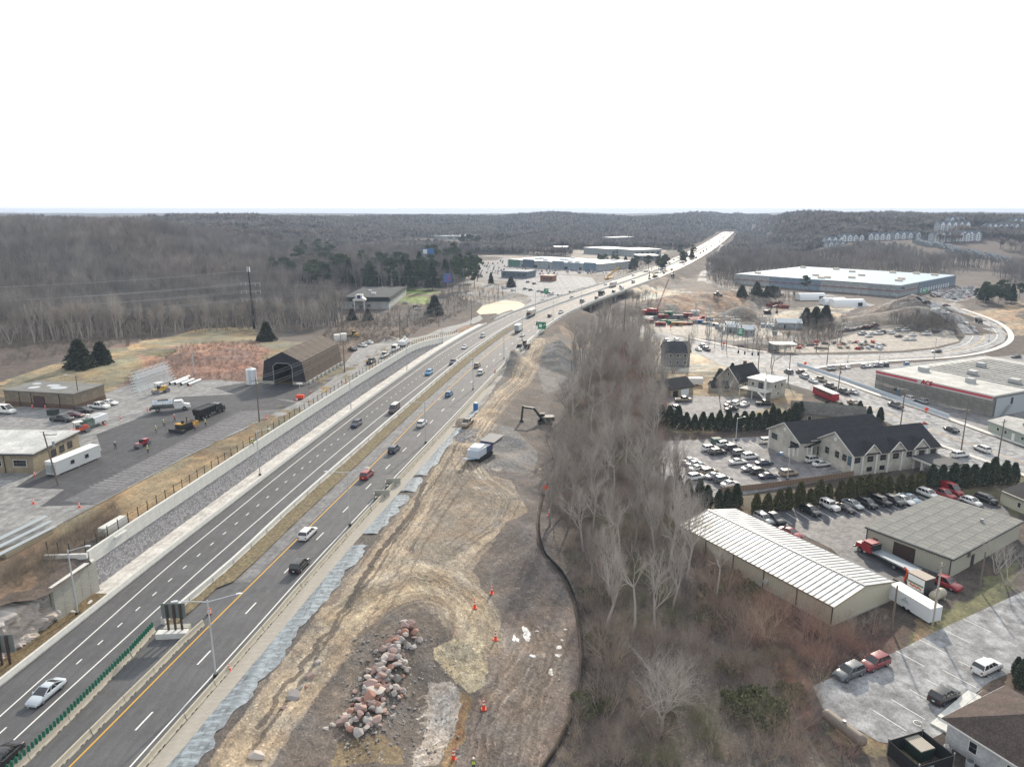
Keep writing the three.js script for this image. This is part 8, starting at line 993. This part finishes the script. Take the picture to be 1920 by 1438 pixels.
{// right-hand plots: trailers, tanks, bins, bus, board fences
let t=thing('cargo_trailer','long white enclosed cargo trailer beside the pale utility pole','trailer',G(1712,1146),headPx([1745,1165],[1680,1125]));box(t,'trailer_body',0,0.5,0,8,2.3,2.4,mat('#d6dadd',0.5));box(t,'trailer_roof',0,2.8,0,8.05,0.08,2.45,mFrameW);for (const x of [-0.3,0.65]) for (const z of [-1.1,1.1]) part(t,'wheel',wheelG(0.36,0.22),mTyre).position.set(x,0,z);box(t,'rear_door',-4.02,0.55,0,0.05,2.2,2.2,mat('#c5cacd',0.5));part(t,'hitch',gb().bar([4,0.55,0],[5.4,0.5,0],0.16).geo(),mTrim);
{const c=document.createElement('canvas');c.width=256;c.height=96;const k=c.getContext('2d');k.fillStyle='#d2d7da';k.fillRect(0,0,256,96);k.fillStyle='#5b6268';k.beginPath();k.arc(128,18,10,0,7);k.fill();k.fillRect(84,38,88,10);k.fillRect(60,58,136,4);k.fillRect(76,68,104,4);const tx=new THREE.CanvasTexture(c);tx.colorSpace=THREE.SRGBColorSpace;const m=part(t,'side_lettering',new THREE.PlaneGeometry(3.4,1.25),new THREE.MeshStandardMaterial({map: tx,roughness: 0.6}));m.position.set(0.6,1.75,-1.215);m.rotation.y=Math.PI;}
t=thing('dump_trailer','dark equipment trailer carrying a box with a printed white side','trailer',G(1712,1105),headPx([1740,1118],[1690,1092]));box(t,'deck',0,0.5,0,6,0.25,2.1,mTrim);box(t,'box',-1.2,0.75,0,3.2,2.5,2.3,mat('#3b3c3e',0.6));box(t,'box_roof',-1.2,3.25,0,3.3,0.08,2.4,mat('#a89c90',0.8));{const c=document.createElement('canvas');c.width=128;c.height=96;const k=c.getContext('2d');k.fillStyle='#dfe3e2';k.fillRect(0,0,128,96);k.fillStyle='#6f7a5e';k.fillRect(4,46,118,14);k.fillStyle='#c8643a';for (let i=0;i<9;i++){k.beginPath();k.arc(24 + i*10,70 + (i % 3)*4,7,0,7);k.fill();} const tx=new THREE.CanvasTexture(c);tx.colorSpace=THREE.SRGBColorSpace;const m=part(t,'printed_side',new THREE.PlaneGeometry(3,2.2),new THREE.MeshStandardMaterial({map: tx,roughness: 0.6}));m.position.set(-1.2,2.0,-1.17);m.rotation.y=Math.PI;} part(t,'orange_arm',gb().bar([1.6,0.8,0],[1.2,2.8,0],0.3).bar([1.2,2.7,0],[2.0,3.1,0],0.25).geo(),mat('#cf4a22',0.5));axles(t,[-0.6,0.5],1.0,0.65);
const tank=(q,turn,L,r,c,label)=>{const k=thing('propane_tank',label,'tank',q,turn),pts=[];for (let i=0;i<=6;i++) pts.push(new THREE.Vector2(Math.sin(i/6*1.57)*r,-L/2 + r - Math.cos(i/6*1.57)*r));for (let i=0;i<=6;i++) pts.push(new THREE.Vector2(Math.cos(i/6*1.57)*r,L/2 - r + Math.sin(i/6*1.57)*r));const g=new THREE.LatheGeometry(pts,16);g.rotateZ(Math.PI/2);g.translate(0,r + 0.25,0);part(k,'tank_body',g,mat(c,0.6,{map: rep(blotch,2)}));for (const x of [-L*0.3,L*0.3]) box(k,'saddle',x,0,0,0.4,0.4,r*1.6,mGreyConc);part(k,'valve_cover',gb().cyl([0,2*r + 0.2,0],[0,2*r + 0.45,0],0.22,0.22,8).geo(),mSteel);};
tank(G(1581,1377),headPx([1556,1358],[1605,1395]),6.2,0.75,'#8b8178','long weathered propane tank at the car park corner');tank(G(1758,1125),headPx([1742,1132],[1775,1117]),3.6,0.8,'#bcb6a4','cream propane tank beside the white cargo trailer');
t=thing('dumpster_enclosure','dark fenced enclosure around a green dumpster beside the near house','enclosure',G(1728,1432),headPx([1690,1432],[1760,1410]));const bd=gb().base(0,0,0,0.28,1.9,0.05).geo();for (let k=0;k<17;k++){part(t,'board',bd,mTrim).position.set(-2.4 + k*0.3,0,1.8);part(t,'board',bd,mTrim).position.set(-2.4 + k*0.3,0,-2.4);} for (let k=0;k<14;k++) for (const x of [-2.6,2.6]){const m=part(t,'board',bd,mTrim);m.position.set(x,0,-2.25 + k*0.3);m.rotation.y=1.57;} for (const x of [-2.6,2.6]) for (const z of [-2.4,1.8]) box(t,'corner_post',x,0,z,0.12,2.2,0.12,mSteel);part(t,'sign_panel',gb().box(-1.2,0.9,1.86,1.5,1.2,0.05).geo(),mat('#8b8f90',0.6));
t=thing('dumpster','green dumpster with a pale ribbed lid inside the dark enclosure','dumpster',G(1722,1415),headPx([1690,1432],[1760,1410]));part(t,'container',gb().base(0,0,0,2.0,1.5,2.2,0,1.1).geo(),mat('#22352f',0.6));for (let k=0;k<8;k++) box(t,'lid_rib',-0.9 + k*0.26,1.5,0,0.22,0.1,2.3,mat('#a39c90',0.7));
t=thing('utility_box','green utility box beside the upper white SUV','utility box',G(1343,835),0.2);box(t,'cabinet',0,0,0,2.4,2.1,1.8,mat('#4e6258',0.7));box(t,'base',0,-0.1,0,2.8,0.25,2.2,mGreyConc);
t=thing('wooden_fence','long tan board fence at lower edge of the medical car park','fence');{const L=roadLine([[1352,925],[1420,918],[1520,905],[1600,893]].map(([a,b])=>G(a,b)),140),g=gb().base(0,0,0,0.3,1.4,0.06).geo(),fm=[mat('#8d7766',0.9),mat('#84705f',0.9),mat('#96806e',0.9)];L.forEach((p,i)=>{const b=L[Math.min(L.length - 1,i + 1)],a=L[Math.max(0,i - 1)],m=part(t,'board',g,fm[i % 3]);m.position.copy(onG(p.x,p.z));m.rotation.y=Math.atan2(-(b.z - a.z),b.x - a.x);});}
t=thing('bus','red-sided bus with a white roof on the side road behind the grey building','bus',G(1548,746),sideTurn);box(t,'lower_body',0,0.4,0,11.5,1.2,2.5,mat('#9d2530',0.5));box(t,'side_band',0,1.6,0,11.45,1.1,2.46,mat('#a62833',0.5));box(t,'roof',0,2.7,0,11.4,0.25,2.4,mat('#dcdedd',0.5));for (let k=0;k<7;k++) for (const z of [-1.25,1.25]) part(t,'window',gb().box(-4.4 + k*1.4,2.2,z,1.2,0.75,0.04).geo(),mGlass);axles(t,[-3.6,3.8],1.05);
for (const [x,y,l] of [[1304,722,'white cargo trailer behind the tan garage']]){t=thing('cargo_trailer',l,'trailer',G(x,y),0);box(t,'trailer_body',0,0.5,0,5,2.3,2.3,mFrameW);for (const z of [-1,1]) part(t,'wheel',wheelG(0.35,0.2),mTyre).position.set(0.5,0,z);}
t=thing('boundary_wall','long pale concrete wall along the far kerb of the side road','wall');{const L=roadLine([[1498,686],[1540,700],[1600,720],[1680,749],[1785,787]].map(([a,b])=>G(a,b)),30);for (let i=0;i + 1<L.length;i++) part(t,'wall_panel',gb().bar([L[i].x,L[i].y + 0.6,L[i].z - 1.5],[L[i + 1].x,L[i + 1].y + 0.6,L[i + 1].z - 1.5],0.3,1.3).geo(),mat('#b4bfc8',0.8));}
[[1510,688,'orange work sign at corner of the wall'],[1737,776,'orange diamond sign on the side road kerb'],[1357,650,'orange diamond sign before the equipment yard'],[1258,617,'orange diamond sign at the far yard entrance'],[1022,926,'small red marker sign at the head of the silt fence']].forEach(([x,y,l])=>{const k=thing('work_sign',l,'sign',G(x,y));const p=part(k,'sign_panel',gb().box(0,0,0,1.1,1.1,0.05).geo(),mat('#e8502a',0.6));p.rotation.z=Math.PI/4;p.position.y=1.5;box(k,'stand',0,0,-0.1,0.08,1.4,0.08,mTrim);});
t=thing('shop_sign','white and blue sign with a small red gable in front of the clinic','sign',G(1730,818),0.3);box(t,'sign_board',0,1.2,0,3,2.2,0.3,mat('#c9d6de',0.6));part(t,'gable',gb().side([[-1.7,3.4],[1.7,3.4],[0,4.3]],-0.2,0.2).geo(),mat('#8e4038',0.7));for (const x of [-1.3,1.3]) box(t,'post',x,0,0,0.25,1.3,0.25,mFrameW);
t=thing('billboard','blue and white billboard above the pines','billboard',G(804,520),0.1);box(t,'board',0,22,0,11,5.5,0.5,mat('#3d6da6',0.6));box(t,'white_print',-3,22.6,0.28,4,4.2,0.06,mFrameW);for (const x of [-3.5,3.5]) box(t,'post',x,0,-0.4,0.5,23,0.5,mSteel);t=thing('motel_sign','tall square blue motel sign by the lawn','sign',G(840,560),0.1);box(t,'board',0,12,0,5.5,6.2,0.5,mat('#4a5f9c',0.6));part(t,'red_mark',gb().side([[-0.4,-2],[0.3,-2],[1.6,1.9],[0.9,2]],0,0.05).geo(),mat('#a33a44',0.6)).position.set(0,15,0.28);box(t,'post',0,0,-0.3,0.5,12.5,0.4,mSteel);
}
{// far works: tents, crane, substation, sheds, containers
seedAt(71);for (const [x,y,W,D,l] of [[1520,562,20,9,'leftmost white tent near the warehouse'],[1562,571,16,9,'middle white tent near the warehouse'],[1588,574,22,11,'rightmost white tent near the warehouse']]){const t=thing('tent',l,'tent',G(x,y),0.1),g=gb(),n=9,R=[];for (let i=0;i<=n;i++){const a=Math.PI*i/n;R.push([Math.cos(a)*D/2,Math.sin(a)*5]);} g.side(R,-W/2,W/2);const m=part(t,'canopy',g.geo(0.5),mat('#d3d6d8',0.7));m.rotation.y=Math.PI/2;box(t,'opening',W*0.3,0,D/2 - 0.3,3,3,0.4,mTrim);}
let t=thing('crawler_crane','red crawler crane with a long lattice boom in the far yard','crane',G(1225,590),-0.6);tracks(t,1.8,1.8);box(t,'house',-0.5,1.4,0,6,2.4,3.2,mat('#8e2a30',0.6));{const g=gb();for (const z of [-0.6,0.6]) for (const y of [0,1]) g.bar([2,2 + y,z],[9,22 + y*0.4,z*0.3],0.1);for (let k=0;k<10;k++) g.bar([2 + k*0.65,2 + k*2,-0.6 + k*0.03],[2.6 + k*0.65,4.4 + k*2,0.6 - k*0.03],0.06);part(t,'lattice_boom',g.geo(),mat('#8a4a4c',0.6));}
t=thing('crane','yellow telescopic crane left of the far highway','crane',G(1142,524),0.5);axles(t,[-3,-1.5,2,3.5],1.2);box(t,'carrier',0,0.8,0,9,1.2,2.6,mYel);part(t,'boom',gb().bar([-2,2.4,0],[11,11,0],1.1).geo(),mYel);
for (const [x,y,l] of [[1303,624,'left lattice tower of the substation'],[1329,628,'middle lattice tower of the substation'],[1354,634,'right lattice tower of the substation']]){t=thing('lattice_tower',l,'lattice tower',G(x,y),0.2,'substation towers');const g=gb(),h=16;for (const sx of [-1,1]) for (const sz of [-1,1]) g.bar([sx*1.2,0,sz*1.2],[sx*0.25,h,sz*0.25],0.14);for (let k=0;k<7;k++){const a=1.2 - k*0.135,b=1.2 - (k + 1)*0.135,y0=k*h/7,y1=(k + 1)*h/7;g.bar([-a,y0,a],[b,y1,b],0.08).bar([a,y0,-a],[-b,y1,-b],0.08);} part(t,'lattice',g.geo(),mGalv);part(t,'crossarm',gb().bar([-2.6,h*0.72,0],[2.6,h*0.72,0],0.15).geo(),mGalv);}
for (let k=0;k<16;k++){const q=G(rr(1340,1470),rr(606,628));t=thing('switchgear','grey steel frame and box of the substation','switchgear',q,rr(-0.2,0.2),'substation equipment');const h=rr(3,6),g=gb();for (const x of [-2,2]) g.bar([x,0,0],[x,h,0],0.2);g.bar([-2.6,h,0],[2.6,h,0],0.25);part(t,'gantry',g.geo(),mGalv);box(t,'cabinet',rr(-1,1),0,1,rr(1.2,2.4),rr(1.4,2.6),1.6,mat('#8f9aa1',0.6));for (const x of [-1.6,0,1.6]) part(t,'insulator',gb().cyl([x,h,0],[x,h + 1.1,0],0.14,0.08,6).geo(),mat('#6f6a68',0.5));}
for (const [x,y,W,l] of [[1478,614,13,'pale gabled control house of the substation'],[1402,627,6,'small pale hut in the middle of the substation'],[1372,622,6,'small pale hut left in the substation']]){t=thing('control_house',l,'building',G(x,y),-0.15);block(t,-W/2,W/2,-4,4,0,3.2,wallM('#a9b0b5'));gableX(t,-W/2,W/2,-4,4,3.2,5,mat('#c3c9cc',0.7),wallM('#a9b0b5'),0.3);win(t,0,W*0.2,1.8,4,1,1,1,1);door(t,0,-W*0.2,4,1,2.1,mFrameD);}
const cargo=['#7d2f2c','#2f6b50','#3b5f8f','#8d6a35','#6b6e70','#b5b8b8','#7a4a3a','#a63f35'];for (let k=0;k<26;k++){const q=G(rr(1200,1340),rr(588,612));t=thing('site_container','small coloured container or skip in the far work yard','container',q,rr(-0.4,0.4),'containers in the far work yard');box(t,'shell',0,0,0,rr(3,7),rr(1.4,2.6),2.4,mat(pick(cargo),0.7));box(t,'door_frame',0,0.1,1.22,1.6,1.2,0.06,mTrim);}
for (let k=0;k<30;k++){const q=G(rr(1490,1660),rr(642,657));t=thing('yard_pile','low pile of pallets or pipes in the debris lot','pile',q,rr(0,3),'piles in the debris lot');const c=pick(['#8d8577','#a39c90','#6f6a66','#9a4438','#a7b0b5']);for (let j=0;j<3;j++) box(t,'plank',rr(-0.5,0.5),j*0.4,rr(-0.4,0.4),rr(2,4),0.35,rr(0.8,1.8),mat(c,0.85));}
for (let k=0;k<14;k++){const q=G(rr(1440,1480),rr(572,578));t=thing('scrap_heap','rusty red scrap item beside the far tents','scrap',q,rr(0,3),'rusty scrap by the tents');box(t,'scrap_piece',0,0,0,rr(2,5),rr(1,2.6),rr(1.5,3),mat(pick(['#6b2f2c','#5b3a33','#7d3c35']),0.9),rr(0,3));box(t,'scrap_piece',0.8,0,0.6,2,rr(1,3),1.2,mat('#5d4a42',0.9),1);}
t=thing('open_shed','pale open-sided shed at the corner before the intersection','shed',G(1470,660),0);box(t,'roof',0,3.6,-2,11,0.25,7,mFrameW);box(t,'back_wall',-3,0,-5,5,3.5,0.2,wallM('#a9b1b5'));for (const x of [-5,0,5]) for (const z of [1,-5]) box(t,'post',x,0,z,0.2,3.6,0.2,mSteel);
for (const [x,y] of [[1385,660],[1397,662],[1411,664],[1422,664]]){t=thing('traffic_signal',`traffic signal ${['hung leftmost', 'hung second from left', 'hung second from right', 'hung rightmost'][[1385, 1397, 1411, 1422].indexOf(x)]} over the wide side road`,'traffic signal',V(...P(x,y,1.6).toArray()));box(t,'housing',0,-0.6,0,0.5,1.4,0.45,mTrim);box(t,'hanger',0,0.75,0,0.06,1.2,0.06,mTrim);}
t=thing('signal_wire','thin span wire carrying the hung traffic signals','wire');{const a=P(1362,655,-5),b=P(1437,660,-5),A=V(a.x,3.6,a.z),B=V(b.x,3.6,b.z);part(t,'cable',gb().cyl([P(1370,658,3).x,3.4,P(1385,660,1.6).z],[P(1440,665,3).x,3.4,P(1422,664,1.6).z],0.05,0.05,4).geo(),mTrim);}
}
// ---------------------------------------------------------------- workers: one continuous body each
const personGeo=[0,1].map((pose)=>{
const R=76,mc=new MarchingCubes(R,mTrim,false,false,90000),J=pose?{knL: [0.12,0.5,0.16],ftL: [0.13,0.08,0.08],knR: [-0.12,0.5,0.02],ftR: [-0.13,0.08,-0.26],elL: [0.3,1.13,0.1],haL: [0.24,1.0,0.32],elR: [-0.3,1.13,-0.06],haR: [-0.3,0.92,0.12]}:{knL: [0.11,0.5,0.03],ftL: [0.13,0.08,0],knR: [-0.11,0.5,0.03],ftR: [-0.13,0.08,0],elL: [0.31,1.14,0.02],haL: [0.27,0.92,0.16],elR: [-0.31,1.14,0.02],haR: [-0.27,0.92,0.16]};
const cap=[[[0,0.98,0],[0,1.38,0],0.15,0.17],[[-0.13,1.4,0],[0.13,1.4,0],0.1,0.1],[[0,1.4,0],[0,1.58,0.01],0.065,0.06],[[0,1.62,0.02],[0,1.7,0.01],0.095,0.1],[[0,1.64,0.11],[0,1.62,0.125],0.02,0.02]];for (const [s,k] of [[1,'L'],[-1,'R']]) cap.push([[s*0.09,0.95,0],J['kn' + k],0.1,0.07],[J['kn' + k],J['ft' + k],0.068,0.05],[J['ft' + k],[J['ft' + k][0],0.05,J['ft' + k][2] + 0.16],0.055,0.045],[[s*0.2,1.42,0],J['el' + k],0.068,0.055],[J['el' + k],J['ha' + k],0.052,0.04],[J['ha' + k],[J['ha' + k][0],J['ha' + k][1] - 0.06,J['ha' + k][2] + 0.05],0.045,0.035]);
const f=mc.field;for (let z=0;z<R;z++) for (let y=0;y<R;y++) for (let x=0;x<R;x++){const px=(x/R - 0.5)*2,py=(y/R)*2 - 0.06,pz=(z/R - 0.5)*2;let d=1;if (Math.abs(px)<0.5&&Math.abs(pz)<0.5) for (const [a,b,r0,r1] of cap){const bx=b[0] - a[0],by=b[1] - a[1],bz=b[2] - a[2],t=clamp(((px - a[0])*bx + (py - a[1])*by + (pz - a[2])*bz)/(bx*bx + by*by + bz*bz)),q=Math.hypot(px - a[0] - bx*t,py - a[1] - by*t,pz - a[2] - bz*t) - lerp(r0,r1,t),h=clamp(0.5 + 0.5*(d - q)/0.05);d=lerp(d,q,h) - 0.05*h*(1 - h);} f[z*R*R + y*R + x]=-d;}
mc.isolation=0;mc.update();const n=mc.count,P0=mc.positionArray.slice(0,n*3),N0=mc.normalArray.slice(0,n*3),C=[];for (let i=0;i<n;i++){const x=P0[i*3],y=P0[i*3 + 1] + 1 - 0.06,z=P0[i*3 + 2];P0[i*3 + 1]=y;const hand=Math.abs(x)>0.19&&y<1.0&&y>0.8;C.push(...(y>1.53||hand?[0.42,0.27,0.2]:y<0.14?[0.05,0.045,0.04]:y<0.98?[0.05,0.055,0.07]:[0.1,0.1,0.1]));}
const g=new THREE.BufferGeometry();g.setAttribute('position',new THREE.BufferAttribute(P0,3));g.setAttribute('normal',new THREE.BufferAttribute(N0,3));g.setAttribute('color',new THREE.Float32BufferAttribute(C,3));return g;
});
const bodyM=new THREE.MeshStandardMaterial({vertexColors: true,roughness: 0.9}),helmetG=gb().loft([0,0.4,0.8,1.15].map((a)=>Array.from({length: 12},(_,i)=>{const t=-i/12*6.283,r=Math.cos(a)*0.135;return [Math.cos(t)*r,1.69 + Math.sin(a)*0.135,Math.sin(t)*r*1.15 + (a===0?0.02:0)];})).reverse()).geo(0.8),vestG=gb().loft([[0.98,0.19,0.16],[1.15,0.2,0.17],[1.36,0.235,0.185],[1.48,0.17,0.13]].map(([y,a,b])=>Array.from({length: 14},(_,i)=>{const t=-i/14*6.283;return [Math.cos(t)*a,y,Math.sin(t)*b];}))).geo(0.8),bandG=gb().loft([[1.12,0.205,0.178],[1.17,0.21,0.18]].map(([y,a,b])=>Array.from({length: 14},(_,i)=>{const t=-i/14*6.283;return [Math.cos(t)*a,y,Math.sin(t)*b];}))).geo(0.8);
[[888,1447,'yellow','worker in a yellow vest cut by the bottom edge',2.9],[307,800,'yellow','worker in a yellow vest left behind the paver',1],[292,812,'yellow','worker in a pale yellow vest with a rake',2],[216,843,'dark','worker in dark clothes beside the office trailer',1.2],[277,850,'yellow','worker walking beside the small red roller',0.3],[365,808,'orange','worker in an orange vest right of the paver',2.2],[385,799,'yellow','worker in a yellow vest below the dump truck',0.8],[327,790,'orange','worker in red behind the paver platform',1.8],[474,842,'green','worker in a lime vest at the wall fence',3]].forEach(([x,y,c,l,a],i)=>{const q=G(x,y),t=thing('person',l,'person',V(q.x,q.y + 0.075,q.z),a);part(t,'body',personGeo[i % 2],bodyM);const m=c==='dark'?mat('#2b2f36',0.9):mat(c==='orange'?'#d94a2a':'#bcd42e',0.7);part(t,'vest',vestG,m);part(t,'reflective_band',bandG,mat('#c9ccc8',0.4));part(t,'helmet',helmetG,c==='dark'?mFrameW:mat('#e3e3da',0.5));});
{// store lettering
const {FontLoader}=await import('three/addons/loaders/FontLoader.js'),{TextGeometry}=await import('three/addons/geometries/TextGeometry.js');const font=await new FontLoader().loadAsync('fonts/droid/droid_sans_bold.typeface.json'),t=globalThis.storeThing,g=new TextGeometry('ACE',{font,size: 1.55,depth: 0.18,curveSegments: 3});g.applyMatrix4(new THREE.Matrix4().makeShear(0,0,0.25,0,0,0));part(t,'sign_letters',g,mat('#b01f2c',0.5)).position.set(t.userData.signX - 1.4,t.userData.signY + 0.05,0.26);delete t.userData.signX;delete t.userData.signY;
}
renderer.render(scene,camera);
